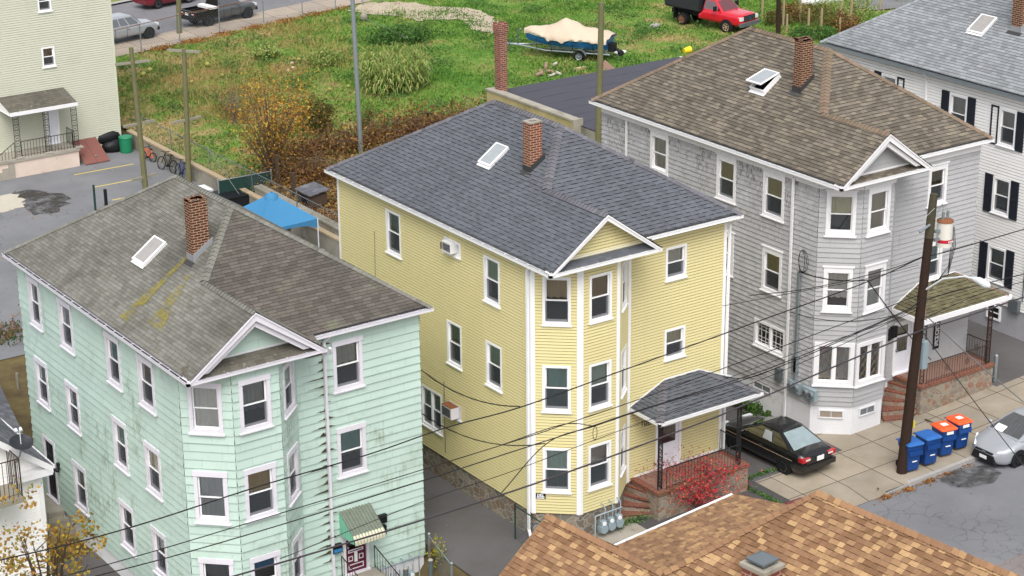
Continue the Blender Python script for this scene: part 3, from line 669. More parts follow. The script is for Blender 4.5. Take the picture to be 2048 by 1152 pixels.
    courses(roof, [L2(xc, yb(xc)), L2(xc, yg), L2(xg, yg), L2(xg, hbk)], OL, UL, VL, NL, rex, lip, lipmi=1, tabs=c.get('tabs'))
    courses(roof, [L2(xg, hbk), L2(*HB), L2(xm, y1), L2(xm, y2)], OL, UL, VL, NL, rex, lip, lipmi=1, tabs=c.get('tabs'))
    tf = math.atan(sf); OF = V3((X(-o), Y(-of), ze)); VF = V3((0, math.cos(tf), math.sin(tf))); NF = V3((0, -math.sin(tf), math.cos(tf)))
    F2 = lambda x, y: (x+o, (y+of)/math.cos(tf)); xv = 2*xg+o
    yc = -of+.1; t_ = .1/(y1+of); xr_ = lambda y: W_+o-(y+of)*(W_+o-xm)/(y1+of); xv_ = lambda y: xv-(y+of)/(HB[1]+of)*(xv-xg)
    rf2 = MB(); courses(rf2, [F2(xv_(yc), yc), F2(xr_(yc), yc), F2(xm, y1), F2(*HB)], OF, V3((1, 0, 0)), VF, NF, rex, lip, lipmi=1, tabs=c.get('tabs'))
    # gable right plane
    OG = V3((X(xv), Y(yg), ze)); VG = V3((-ct, 0, st)); NG = V3((st, 0, ct)); G2 = lambda x, y: (y-yg, (xv-x)/ct)
    courses(roof, [G2(xg, yg), G2(*HB), G2(xv, -of), G2(xv, yg)], OG, V3((0, 1, 0)), VG, NG, rex, lip, lipmi=1, tabs=c.get('tabs'))
    tr = math.atan(sr); NR = V3((math.sin(tr), 0, math.cos(tr))); nb = V3((0, sb, 1))
    roof.face([(X(W_+o), Y(-of), ze), (X(W_+o), Y(D+o), ze), (X(xm), Y(y2), zr), (X(xm), Y(y1), zr)]); roof.face([(X(W_+o), Y(D+o), ze), (X(-o), Y(D+o), ze), (X(xm), Y(y2), zr)])
    ro = roof.build('roof', [c['rmat'], 'shingle_butt'], H); rf2.build('front_slope', [c.get('fmat2', c['rmat']), 'shingle_butt'], ro)
    lf = lip+.012
    zed = lambda x, y, z: (X(x), Y(y), z+lf)
    hw = c.get('caphw', .15)
    for (p_, q_, na, nb_) in ((zed(xg, yg-.02, zg), zed(*HB, zg), NL, NG), (zed(*HB, zg), zed(xm, y1, zr), NL, NF), (zed(xm, y1, zr), zed(xm, y2, zr), NL, NR), (zed(W_+o-.05, -of+.05, ze+.03), zed(xm, y1, zr), NF, NR), (zed(-o+.07, D+o-.07, ze+.04), zed(xm, y2, zr), nb, NL)):
        cp = MB(); cap_line(cp, p_, q_, na, nb_, hw); cp.build('ridge_cap', [c['cmat'], 'shingle_butt'], ro)
    # soffit, fascia, frieze
    m = MB()
    m.prism([(X(-o+.1), Y(D+o)), (X(-o+.1), Y(yg+.1)), (X(xv-.02), Y(yg+.1)), (X(xv-.02), Y(-of+.1)), (X(W_+o), Y(-of+.1)), (X(W_+o), Y(D+o))], zt, ze-.03)
    fr = c.get('frieze', 0)
    if fr:
        for w, L in ((Ws, D), (Wf, W_-2*b1-b2), (Wa, lw), (Wb, b2), (Wc, lw)): slab(m, w, 0, L, zt-fr, zt-.002, .0, .05); slab(m, w, -.02, L+.02, zt-.09, zt-.003, .05, .13)
    m.build('cornice', c.get('tmat', 'white_paint'), H)
    gm = c['gut']
    gutter(H, (X(-o), Y(D+o), ze), (X(-o), Y(yg), ze), (-1, 0, 0), mats=gm); gutter(H, (X(-o), Y(yg), ze), (X(xv), Y(yg), ze), (0, -1, 0), mats=gm)
    gutter(H, (X(xv+.05), Y(-of), ze), (X(W_+o), Y(-of), ze), (0, -1, 0), mats=gm)
    # gable: wall, pent strip, rakes
    ov = c.get('gov', .32); pz = c.get('pent', .22); yw = yg+ov+.1
    wg = Wall((X(-o), Y(yw), 0), (1, 0, 0)); zb = ze+pz
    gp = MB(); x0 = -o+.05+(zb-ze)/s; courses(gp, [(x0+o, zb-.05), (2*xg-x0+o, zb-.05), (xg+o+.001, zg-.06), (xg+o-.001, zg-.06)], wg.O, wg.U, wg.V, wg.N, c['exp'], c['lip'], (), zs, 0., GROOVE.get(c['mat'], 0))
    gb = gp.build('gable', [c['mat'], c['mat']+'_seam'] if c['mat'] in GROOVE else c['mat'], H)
    m = MB(); slab(m, wg, x0+o+.02, 2*xg-x0+o-.02, zb-.02, zb+.06, .0, .03); m.build('skirt_trim', c.get('tmat', 'white_paint'), gb)
    m = MB(); yA, yB = Y(yg+.1), Y(yw+.05); tp = math.atan2(pz, yB-yA); 
    courses(m, [(.1, 0), (2*xg+2*o-.1, 0), (2*xg+2*o-.1, (yB-yA)/math.cos(tp)), (.1, (yB-yA)/math.cos(tp))], (X(-o), yA, ze-.01), (1, 0, 0), (0, math.cos(tp), math.sin(tp)), (0, -math.sin(tp), math.cos(tp)), .13, .008)
    m.build('pent_roof', c.get('pmat', c['rmat']), gb)
    m = MB(); bh = c.get('rake', .2)
    for sg in (1, -1):
        A = V3((X(xg-sg*(xg+o-.08)), Y(yg), ze-.005)); B = V3((X(xg), Y(yg), zg-.02)); d = B-A; dn = V3((0, 0, -1))
        k = bh/np.linalg.norm(d)
        # rake board with vertical cut ends, crown strip on its upper edge, soffit behind
        m.extrude([A+V3((sg*bh*.9, 0, -.0)), A, B, B+dn*bh], (0, .035, 0))
        q = unit(d); m.obox(A-V3((0, .03, .03)), d+q*.0, V3((0, .03, 0)), V3((0, 0, .055)))
        m.extrude([A+V3((0, .036, .0)), B+V3((0, .036, 0)), B+V3((0, .036, -.05)), A+V3((sg*.16, .036, -.0))], (0, ov+.05, 0))
    if c.get('crown'):
        for sg in (1, -1):
            A = V3((X(xg-sg*(xg+o-.5)), Y(yg)+.1, ze+.12)); B = V3((X(xg), Y(yg)+.1, zg-.27)); m.extrude([A, B, B+V3((0, 0, -.2)), A+V3((sg*.24, 0, 0))], (0, .2, 0))
    m.build('rake_board', c.get('tmat', 'white_paint'), gb)
    c.update(H=H, OL=OL, UL=UL, VL=VL, NL=NL, walls=walls, Wf=Wf, Ws=Ws, ro=ro, P=(P0, P1, P2, P3))
    return H
def iron_post(mb, x, y, z0, z1, w=.16, dx=1, dy=0):
    """lattice porch post: two uprights with scrolls between"""
    for sx in (-1, 1):
        for k in ((0,),): mb.box((x+sx*w/2*dx-.012, y+sx*w/2*dy-.012, z0), (x+sx*w/2*dx+.012, y+sx*w/2*dy+.012, z1))
    n = int((z1-z0)/.26)
    for i in range(n):
        za = z0+(z1-z0)*i/n; zb = z0+(z1-z0)*(i+1)/n; pts = []
        for t in range(9):
            a = 2*math.pi*t/8; pts.append((x+dx*w*.36*math.sin(a), y+dy*w*.36*math.sin(a), za+(zb-za)*t/8))
        mb.tube(pts, .009, 4)
        mb.tube([(x-dx*w*.36*math.sin(2*math.pi*t/8), y-dy*w*.36*math.sin(2*math.pi*t/8), za+(zb-za)*t/8) for t in range(9)], .009, 4)
        mb.box((x-dx*w/2-.008*(1-dx), y-dy*w/2-.008*(1-dy), za-.008), (x+dx*w/2+.008*(1-dx), y+dy*w/2+.008*(1-dy), za+.008))
def railing(mb, a, b, h=.85, sp=.13, r=.008, scroll=0):
    a, b = V3(a), V3(b); L = np.linalg.norm((b-a)[:2]); z = V3((0, 0, 1)); n = max(1, int(L/sp))
    mb.tube([a+z*h, b+z*h], .02, 6); mb.tube([a+z*.1, b+z*.1], .012, 4)
    for i in range(n+1):
        p = a+(b-a)*i/n; mb.tube([p, p+z*h], r if 0 < i < n else .016, 4)
    for i in range(scroll):
        p = a+(b-a)*((i+1)/(scroll+1)); u = unit(b-a)
        mb.tube([p+u*.09*math.sin(2*math.pi*t/10)+z*(h*.5+.14*math.cos(2*math.pi*t/10)) for t in range(11)], .01, 4)
        mb.tube([p+u*.05*math.sin(2*math.pi*t/10)+z*(h*.5+.07*math.cos(2*math.pi*t/10)) for t in range(11)], .01, 4)
FONT = {' ': [], 'N': [((0, 0), (0, 1)), ((0, 1), (1, 0)), ((1, 0), (1, 1))], 'O': [((0, 0), (0, 1)), ((0, 1), (1, 1)), ((1, 1), (1, 0)), ((1, 0), (0, 0))], 'T': [((0, 1), (1, 1)), ((.5, 0), (.5, 1))], 'R': [((0, 0), (0, 1)), ((0, 1), (1, 1)), ((1, 1), (1, .5)), ((1, .5), (0, .5)), ((.4, .5), (1, 0))], 'E': [((0, 0), (0, 1)), ((0, 1), (1, 1)), ((0, .5), (.8, .5)), ((0, 0), (1, 0))], 'S': [((0, 0), (1, 0)), ((1, 0), (1, .5)), ((1, .5), (0, .5)), ((0, .5), (0, 1)), ((0, 1), (1, 1))], 'P': [((0, 0), (0, 1)), ((0, 1), (1, 1)), ((1, 1), (1, .5)), ((1, .5), (0, .5))], 'A': [((0, 0), (0, .7)), ((0, .7), (.5, 1)), ((.5, 1), (1, .7)), ((1, .7), (1, 0)), ((0, .45), (1, .45))], 'I': [((.5, 0), (.5, 1))], 'G': [((1, 1), (0, 1)), ((0, 1), (0, 0)), ((0, 0), (1, 0)), ((1, 0), (1, .5)), ((1, .5), (.5, .5))], 'W': [((0, 1), (.2, 0)), ((.2, 0), (.5, .6)), ((.5, .6), (.8, 0)), ((.8, 0), (1, 1))], 'L': [((0, 1), (0, 0)), ((0, 0), (1, 0))], 'C': [((1, 1), (0, 1)), ((0, 1), (0, 0)), ((0, 0), (1, 0))], 'M': [((0, 0), (0, 1)), ((0, 1), (.5, .4)), ((.5, .4), (1, 1)), ((1, 1), (1, 0))], '1': [((.5, 0), (.5, 1)), ((.5, 1), (.25, .8))], '0': [((0, 0), (0, 1)), ((0, 1), (1, 1)), ((1, 1), (1, 0)), ((1, 0), (0, 0))], '8': [((0, 0), (0, 1)), ((0, 1), (1, 1)), ((1, 1), (1, 0)), ((1, 0), (0, 0)), ((0, .5), (1, .5))]}
def letters(mb, w, txt, u, z, h, cw, n=.01, gap=.35, th=None, mi=0, vertical=False, slope=0):
    th = th or h*.13
    for i, ch in enumerate(txt):
        for (a, b) in FONT[ch]:
            if vertical: f = lambda q: w.P(u+q[0]*cw, z-i*h*(1+gap)+q[1]*h, n)
            else: f = lambda q: w.P(u+i*cw*(1+gap)+q[0]*cw, z+q[1]*h-i*slope, n)
            A, B = f(a), f(b); d = unit(B-A); s = np.cross(d, w.N)*th/2
            mb.obox(A-s-d*th*.4, B-A+d*th*.8, s*2, w.N*.008, mi)
# ================================================================ the yellow house
def yw(w):
    s, a, b, c_, f = (w[k] for k in 'sabcf'); k = dict(cw=.085, trim='white_vinyl', proud=.04)
    addwin(s, (772.4, 415.7), (804.2, 516.6), cur='cur_dark', part=.5, **k)
    addwin(s, (968.4, 508), (1001.5, 615), cur='cur_green', part=.5, **k)
    addwin(s, (894.9, 637.1), (925.8, 739.5), cur='cur_green', part=.52, **k)
    addwin(s, (972.8, 678.5), (1005.8, 784.4), cur='cur_green', part=.5, **k)
    addwin(s, (842.8, 765.4), (886.7, 870), double=True, cur='cur_green', part=.9, **k)
    r = s.rect((889.5, 471.2), (923.1, 516.6)); s.wins.append((r, dict(cw=.09, trim='white_vinyl', fixed=True, lower='', ac=(.52, .36, .27, (r[0]+r[1])/2-.26, r[2]+.12, ('white_paint', 'white_paint')))))
    r2 = s.rect((899, 800.4), (924, 841.6)); s.wins.append((r2, dict(cw=.05, trim='pale_trim', fixed=True, lower='', ac=(.6, .42, .36, r2[0]+.04, r2[2]+.06, ('pale_trim', 'rust')))))
    for (tl, br), cu, pt in ((((1084.8, 552.5), (1141.8, 649.9)), 'cur_brown', .5), (((1084.9, 729.5), (1141.6, 823.9)), 'cur_teal', .95), (((1085.7, 894.3), (1141.6, 984.5)), 'cur_green', .95)):
        addwin(a, tl, br, cur=cu, part=pt, **k)
    for (tl, br), cu, pt in ((((1178.1, 552), (1222.3, 634)), 'cur_brown', .52), (((1177.2, 729.8), (1221, 808)), 'cur_green', .5), (((1176.1, 892.2), (1220.4, 966)), 'cur_green', .97)):
        addwin(b, tl, br, cur=cu, part=pt, **k)
    L = math.hypot(1.17, 1.02)
    for (r, kk) in list(b.wins): c_.wins.append(((.36, L-.36, r[2], r[3]), dict(cur='cur_white', part=.5, **k)))
    addwin(f, (1331, 496), (1371.3, 551), cur='cur_white', part=.95, **k)
    addwin(f, (1328.2, 660.4), (1368.3, 709), cur='cur_cream', part=.5, **k)
DOORF = dict()
YF0 = 3.88
yel = dict(label='pale yellow three-storey house with charcoal shingle roof and bay window tower', xl=0, yf=0, W=8.04, D=12.1, ze=9.8, zs=1.0, o=.35, of=.47, xg=1.87, yg=-1.5, xm=3.87, zr=12.73, y1=3.79, y2=7.66, zg=11.35, bd=1.02, b1=1.17, b2=1.54, gz=.1, fz=-1,
    wins=yw, mat='yellow_siding', exp=.105, lip=.036, fmat='fieldstone', corner=.1, rmat='roof_charcoal', cmat='cap_mauve', rexp=.15, rlip=.014, tabs=(.14, .3, .9, .022), gut=('white_vinyl', 'gutter_in'), tmat='white_vinyl', rake=.17, caphw=.17,
    doors=dict(f=[(5.18-YF0, 6.18-YF0, 1.1, 3.25)]))
YH = decker(yel)
chimney(YH, yel['OL'], yel['NL'], (1060.7, 346.7), (1060.7, 249.4), (1046.8, 246), (1084, 246.8), 'brick_red')
skylight(YH, yel['OL'], yel['UL'], yel['VL'], yel['NL'], (996.5, 289), (982.6, 336))
downspout(YH, [(-.12, -.22, 9.68), (-.12, .06, 9.5), (-.1, .1, 9.3), (-.1, .1, .35), (-.16, -.1, .15), (-.2, -.4, .12)]); downspout(YH, [(8.12, -.4, 9.68), (8.12, -.1, 9.45), (8.12, -.08, .4)])
def front_door(par, w, u0, u1, z0, z1, mat, trim='white_vinyl', glass=True, tr=.1):
    m = MB(); frame(m, w, u0-tr, u1+tr, z0, z1+tr, tr, -.02, .05, tb=.001); m.face([w.P(u0-.3, z0, -.5), w.P(u1+.3, z0, -.5), w.P(u1+.3, z1+.3, -.5), w.P(u0-.3, z1+.3, -.5)], mi=1); slab(m, w, u0-tr, u1+tr, z0-.04, z0+.02, -.05, .1)
    m.build('door_frame', [trim, 'room'], par)
    d = MB(); h = z1-z0; L = u1-u0
    if glass:
        frame(d, w, u0, u1, z0, z1, .11, -.05, -.01, tb=h*.42); slab(d, w, u0+.11, u1-.11, z0+h*.72, z0+h*.75, -.05, -.012)
    else:
        slab(d, w, u0, u1, z0, z1, -.06, -.02)
        for (a, b, c, e) in ((.12, .44, .08, .4), (.56, .88, .08, .4), (.12, .44, .46, .72), (.56, .88, .46, .72), (.12, .44, .78, .94), (.56, .88, .78, .94)): frame(d, w, u0+a*L, u0+b*L, z0+c*h, z0+e*h, .03, -.02, -.008)
    dd = d.build('door', mat, par)
    g = MB(); slab(g, w, u0+.05, u0+.09, z0+h*.46, z0+h*.5, -.02, .06); g.ball(w.P(u0+.07, z0+h*.48, .06), .035); g.build('handle', 'galv', dd)
    if glass:
        g = MB(); g.face([w.P(u0+.1, z0+h*.41, -.03), w.P(u1-.1, z0+h*.41, -.03), w.P(u1-.1, z1-.1, -.03), w.P(u0+.1, z1-.1, -.03)]); g.build('pane', 'pane_glass', dd)
    return dd
wf = yel['Wf']; front_door(YH, wf, 5.22-YF0, 6.14-YF0, 1.1, 3.2, 'door_white')
# porch
def porch_roof(par, x0, x1, yw_, yf_, z0, zr_, xa, xb, mat, cmat, exp, gut, trim='white_vinyl', wedge=.05):
    m = MB(); zg_ = z0; d = yw_-yf_; sF = (zr_-z0)/d; t = math.atan(sF)
    OF = V3((x0, yf_, z0)); VF = V3((0, math.cos(t), math.sin(t))); NF = V3((0, -math.sin(t), math.cos(t))); h = d/math.cos(t)
    courses(m, [(.08, .08), (x1-x0-.08, .08), (xb-x0, h), (xa-x0, h)], OF, (1, 0, 0), VF, NF, exp, .014, lipmi=1, tabs=(.14, .3, .9, .018))
    tl = math.atan2(zr_-z0, xa-x0); VL_ = V3((math.cos(tl), 0, math.sin(tl))); NL_ = V3((-math.sin(tl), 0, math.cos(tl))); OL_ = V3((x0, yw_, z0))
    courses(m, [(0, .08), (d-.08, .08), (0, (xa-x0)/math.cos(tl))], OL_, (0, -1, 0), VL_, NL_, exp, .014, lipmi=1, tabs=(.14, .3, .9, .018))
    tr = math.atan2(zr_-z0, x1-xb); VR_ = V3((-math.cos(tr), 0, math.sin(tr))); NR_ = V3((math.sin(tr), 0, math.cos(tr)))
    courses(m, [(0, .08), (d-.08, .08), (d, (x1-xb)/math.cos(tr))], V3((x1, yf_, z0)), (0, 1, 0), VR_, NR_, exp, .014, lipmi=1, tabs=(.14, .3, .9, .018))
    o = m.build('porch_roof', [mat, 'shingle_butt'], par)
    c = MB(); e = V3((0, 0, .018)); cap_line(c, V3((x0+.08, yf_+.08, z0+.03))+e, V3((xa, yw_-.03, zr_))+e, NF, NL_, .15); c.build('ridge_cap', [cmat, 'shingle_butt'], o); c = MB(); cap_line(c, V3((x1-.08, yf_+.08, z0+.03))+e, V3((xb, yw_-.03, zr_))+e, NF, NR_, .15); c.build('ridge_cap', [cmat, 'shingle_butt'], o)
    b = MB(); b.box((x0+.1, yf_+.1, z0-.16), (x1-.1, yw_-.03, z0-.03)); b.build('porch_ceiling', trim, o)
    if gut:
        gutter(o, (x0, yf_, z0), (x1, yf_, z0), (0, -1, 0), w=.09, h=.09, mats=gut); gutter(o, (x0, yw_-.04, z0), (x0, yf_, z0), (-1, 0, 0), w=.09, h=.09, mats=gut)
    else:
        b = MB(); b.box((x0, yf_, z0-.16), (x1, yf_+.09, z0+.03)); b.box((x0, yf_+.09, z0-.16), (x0+.09, yw_-.04, z0+.03)); b.box((x1-.09, yf_+.09, z0-.16), (x1, yw_-.04, z0+.03)); b.build('fascia', trim, o)
    f = MB(); 
    for (ax, az, bx, bz) in ((x0+.02, z0+.03, xa, zr_+.02), (xa, zr_+.02, xb, zr_+.02), (xb, zr_+.02, x1-.02, z0+.03)): f.extrude([(ax, yw_-.045, az), (bx, yw_-.045, bz), (bx, yw_-.045, bz+wedge), (ax, yw_-.045, az+wedge)], (0, .03, 0))
    f.build('flashing', trim, o); return o
porch_roof(YH, 3.95, 8.5, 0, -1.66, 3.71, 4.36, 5.47, 6.95, 'roof_charcoal', 'cap_mauve', .145, ('white_vinyl', 'gutter_in'))
for (x, y, dx, dy) in ((4.3, -1.3, 1, 0), (4.42, -1.18, 0, 1), (7.72, -1.34, 1, 0), (7.82, -1.22, 0, 1)):
    m = MB(); iron_post(m, x, y, 1.12, 3.56, .18, dx, dy); m.build('porch_post', 'black_iron', YH)
m = MB(); m.box((4.1, -1.5, -.6), (8.05, -.02, 1.0)); m.build('porch_base', 'porch_stone', YH)
m = MB(); m.box((4.05, -1.55, 1.0), (8.1, -1.28, 1.1)); m.box((4.05, -1.28, 1.0), (4.3, -.03, 1.1)); m.box((7.85, -1.28, 1.0), (8.1, -.03, 1.1)); m.build('porch_edging', 'brick_steps', YH)
m = MB(); m.box((4.3, -1.28, .95), (7.85, -.03, 1.094)); m.build('porch_floor', 'porch_paint', YH)
for a, b in ((4.2, 5.1), (6.26, 7.9)): m = MB(); slab(m, wf, a-YF0, b-YF0, 1.1, 1.17, 0, .05); m.build('skirting', 'white_vinyl', YH)
m = MB(); railing(m, (4.5, -1.42, 1.1), (7.72, -1.42, 1.1), .8); m.build('railing', 'black_iron', YH)
m = MB(); railing(m, (7.95, -.1, 1.1), (7.95, -1.2, 1.1), .8); m.build('railing', 'black_iron', YH)
ystep = [((1265.8, 951.5), (1315, 980.5), 1.1), ((1251.8, 970), (1315, 993), .88), ((1245, 988.4), (1315, 1003), .66), ((1240, 1009.5), (1315, 1013), .45), ((1237, 1032), (1315, 1024), .24)]
def fan_steps(par, st, zb, mat, dep=.42):
    for i in range(1, len(st)):
        (pa, pb, z) = st[i]; a, b = onz(*pa, z), onz(*pb, z); pc, pd, z0 = st[i-1]; c, d = onz(*pc, z0), onz(*pd, z0)
        # front edge of the tread runs under this step's outer line
        n = st[i+1] if i+1 < len(st) else None
        if n: e, f = onz(*n[0], n[2]), onz(*n[1], n[2])
        else:
            e, f = 2*a-c, 2*b-d
            e = a+(a-c)*1.0; f = b+(b-d)*1.0
        inn = unit(V3((*(c-a)[:2], 0))); 
        q = [(a[0], a[1]), (b[0], b[1]), (d[0]+(d-b)[0]*.2, d[1]+(d-b)[1]*.2), (c[0]+(c-a)[0]*.3, c[1]+(c-a)[1]*.3)]
        m = MB(); m.prism(q, zb, z-.07, 1); m.prism(q, z-.068, z, 0); m.build('step', [mat, 'porch_stone'], par)
fan_steps(YH, ystep, -.6, 'brick_steps')
# house number, sign, gas meters
m = MB(); letters(m, wf, '108', 4.28-YF0+.2, 2.95, .17, .085, .03, .75, .03, slope=.03); m.build('house_number', 'sign_black', YH)
wa = yel['walls']['a']; r = wa.rect((1070.5, 985.5), (1091.5, 997.5)); m = MB(); slab(m, wa, r[0]+.02, r[1], r[2], r[3], .03, .042, 0)
hh = r[3]-r[2]; ww = r[1]-r[0]; letters(m, wa, 'NO', (r[0]+r[1])/2-.09, r[2]+hh*.62, hh*.26, .075, .042, .3, .022, 1); letters(m, wa, 'TRESPASSING', r[0]+.06, r[2]+hh*.34, hh*.17, (ww-.1)/14.5, .042, .3, .014, 1); slab(m, wa, r[0]+.05, r[1]-.04, r[2]+hh*.08, r[2]+hh*.24, .042, .046, 1)
tag(m.build('warning_sign', ['sign_black', 'letter_white']), 'small black and white no trespassing sign on the yellow bay wall', 'sign')
def gas_meter(par, x, y, z, dy=-1, s=1.):
    m = MB(); k = s
    m.box((x-.14*k, y-.12*k, z), (x+.14*k, y+.1*k, z+.2*k)); m.tube([(x, y+.1*k, z+.1*k), (x, y-.14*k, z+.1*k)], .15*k, 14); m.box((x-.11*k, y-.1*k, z+.2*k), (x+.11*k, y+.08*k, z+.38*k)); m.tube([(x, y-.13*k, z+.3*k), (x, y-.04*k, z+.3*k)], .075*k, 10, 1)
    for sx in (-1, 1): m.tube([(x+sx*.09*k, y, z+.36*k), (x+sx*.09*k, y, z+.62*k)], .022*k, 6)
    m.tube([(x+.09*k, y, z+.6*k), (x+.13*k, y+.02, z+.74*k), (x+.13*k, y+.1, z+.86*k), (x+.13*k, y+.3, z+.88*k)], .02*k, 6)
    return m.build('gas_meter', ['meter_grey', 'label_white'], par)
for i, x in enumerate((1.9, 2.22, 2.54)): gas_meter(YH, x, -1.3, .28+.02*i)
m = MB(); m.tube([(1.6, -1.3, -.1), (1.6, -1.3, .9), (2.7, -1.3, .92)], .028, 8); m.build('gas_pipe', 'meter_grey', YH)
for pts, r_ in (([(-.35, 7.7, 4.1), (-.08, 7.7, 4.1), (-.06, 7.7, 4.0), (-.06, 7.7, 1.2)], .022), ([(-.05, 5.2, 3.9), (-.05, 5.2, 1.2)], .012), ([(-.05, 9.55, 8.2), (-.05, 9.6, 6.0)], .008)): m = MB(); m.tube(pts, r_, 6); m.build('service_conduit', 'galv_dark', YH)
# ================================================================ the mint green house
def gw(w):
    s, a, b, c_, f = (w[k] for k in 'sabcf'); k = dict(cw=.12, head=.17, trim='pale_trim', proud=.05, sillw=.05)
    L = [((55.2, 548.4), (87.1, 661.8), 'cur_dark', .6), ((116.3, 592.7), (151.1, 709), 'cur_grey', .5), ((210.3, 660), (246.8, 781.4), 'cur_teal', .5), ((274.8, 704.4), (314.1, 828.9), 'cur_brown', .6),
         ((69.8, 709.5), (102.8, 820), 'cur_green', .5), ((131.5, 757.8), (165, 869.5), 'cur_grey', .5), ((225.2, 828.3), (260.8, 949.1), 'cur_teal', .5), ((289.6, 878.8), (327.7, 1000.7), 'cur_tan', .5),
         ((146.3, 916.8), (180, 1030.3), 'cur_brown', .5), ((239.1, 994.2), (275.2, 1112), None, .5), ((304.1, 1047.9), (340, 1165), 'cur_dark', .9)]
    for tl, br, cu, pt in L: addwin(s, tl, br, cur=cu, part=pt, **k)
    for (tl, br), cu, pt in ((((373.9, 762.5), (448.2, 868.2)), 'cur_white', .98), (((386.1, 940.4), (460.6, 1047.1)), 'cur_grey', .98), (((398.4, 1114.2), (473, 1222)), 'cur_dark', .5)): addwin(a, tl, br, cur=cu, part=pt, lower='', **k)
    for (tl, br), cu, pt in ((((475, 761.4), (543.2, 849.4)), 'cur_grey', .5), (((486.2, 940.4), (554.5, 1024.3)), 'cur_tan', .55), (((499, 1117), (563, 1197)), 'cur_blue', .12)): addwin(b, tl, br, cur=cu, part=pt, **k)
    L2 = math.hypot(1.16, 1.09)
    for (r, kk) in list(b.wins): c_.wins.append(((.3, L2-.28, r[2], r[3]), dict(cur='cur_green', part=.5, **k)))
    addwin(f, (663, 684), (726, 769.2), cur='cur_grey', part=.55, **k); addwin(f, (672.2, 858), (732.8, 939.1), cur='cur_teal', part=.6, **k)
GF0 = -11.55+2*1.16+1.58
grn = dict(label='mint green three-storey house with mossy weathered grey shingle roof', xl=-11.55, yf=1.69, W=8.37, D=12.39, ze=8.43, zs=-.31, o=.35, of=.35, xg=1.96, yg=-1.35, xm=4.03, zr=11.61, y1=4.0, y2=7.86, zg=10.11, bd=1.09, b1=1.16, b2=1.58, gz=-.95, fz=-2.2,
    wins=gw, mat='mint_siding', exp=.275, lip=.034, wob=.3, fmat='fnd_white', corner=0, rmat='roof_weathered', cmat='cap_weathered', rexp=.118, rlip=.014, gut=('pale_trim', 'gutter_dark'), tmat='pale_trim', rake=.24, pmat='roof_lichen', fmat2='roof_mossy_dark', gov=.45, pent=.3, crown=True, caphw=.14,
    doors=dict())
# door openings: side entrance and awning entrance
GH = None
_ws = Wall((grn['xl'], grn['yf']+grn['D'], 0), (0, -1, 0)); _wf = Wall((GF0, grn['yf'], 0), (1, 0, 0))
sd = _ws.rect((85.2, 864.4), (121.9, 1008.6)); a_, b_ = _wf.uz(683, 1058), _wf.uz(730, 1136)
fd = (a_[0]+.05, b_[0]+.12, b_[1]-.02, b_[1]+2.05)
grn['doors'] = dict(s=[(sd[0]+.08, sd[1]-.08, sd[2], sd[3]-.1)], f=[(fd[0], fd[1], fd[2], fd[3])])
GH = decker(grn)
chimney(GH, grn['OL'], grn['NL'], (386.8, 524.4), (382.5, 408), (372, 401), (414, 403), 'brick_dark', 'lead_bright', False)
skylight(GH, grn['OL'], grn['UL'], grn['VL'], grn['NL'], (313.6, 475), (290.7, 533.6), 'dusty_glass', 0, .08, .05)
ws = grn['Ws']; front_door(GH, ws, sd[0]+.14, sd[1]-.14, sd[2], sd[3]-.14, 'door_black', 'pale_trim', False, .12)
wf2 = grn['Wf']; front_door(GH, wf2, fd[0]+.06, fd[1]-.06, fd[2], fd[3]-.08, 'door_maroon', 'pale_trim', True, .1)
m = MB(); u0, u1, z0 = fd[0]+.16, fd[1]-.16, fd[2]
for (a, b, c, d) in ((0, 1, .12, .3), (0, .3, .42, .6), (.7, 1, .42, .6), (0, 1, .72, .82)): frame(m, wf2, u0+(u1-u0)*a, u0+(u1-u0)*b, z0+c, z0+d, .028, -.009, .002)
slab(m, wf2, u0+.22, u1-.22, z0+.36, z0+.72, -.005, .004, 1); m.build('door_panel', ['pale_trim', 'label_white'], GH)
# awning
A0, A1 = wf2.uz(675.8, 1022.5), wf2.uz(738.3, 1004.2); zt_ = (A0[1]+A1[1])/2; zf_ = zt_-.62; ua, ub = A0[0]+.02, A1[0]; pr = .95
m = MB(); n = 10
for i in range(n):
    a, b = ua+(ub-ua)*i/n, ua+(ub-ua)*(i+1)/n; e = (b-a)*.08
    prof = [(0, zt_), (pr*.5, zt_-.30), (pr*.9, zf_+.06), (pr, zf_-.02), (pr+.03, zf_-.12), (pr+.03, zf_-.24)]
    for (x, y), (x2, y2) in zip(prof, prof[1:]):
        mi = 0 if x2 > pr*.95 else 1
        for (uu, vv, k) in ((a+e, (a+b)/2, .035), ((a+b)/2, b-e, .035)):
            ka, kb = (0, k) if uu < (a+b)/2-1e-6 else (k, 0)
            m.face([wf2.P(uu, y+ka, x), wf2.P(vv, y+kb, x), wf2.P(vv, y2+kb, x2), wf2.P(uu, y2+ka, x2)], mi=mi)
        m.face([wf2.P(b-e, y, x), wf2.P(b+e, y, x), wf2.P(b+e, y2, x2), wf2.P(b-e, y2, x2)], mi=1)
for u in (ua, ub):
    for i in range(7):
        a, b = pr*i/7, pr*(i+1)/7-.01; za = zt_-.62*a/pr; zb = zt_-.62*b/pr; slabp = [wf2.P(u, za, a), wf2.P(u, zb, b), wf2.P(u, zf_-.18, b), wf2.P(u, zf_-.18-(.08 if i % 2 else .03), a)]; m.face(slabp, mi=2)
m.build('awning', ['awning_cream', 'awning_mould', 'awning_mint'], GH)
m = MB(); 
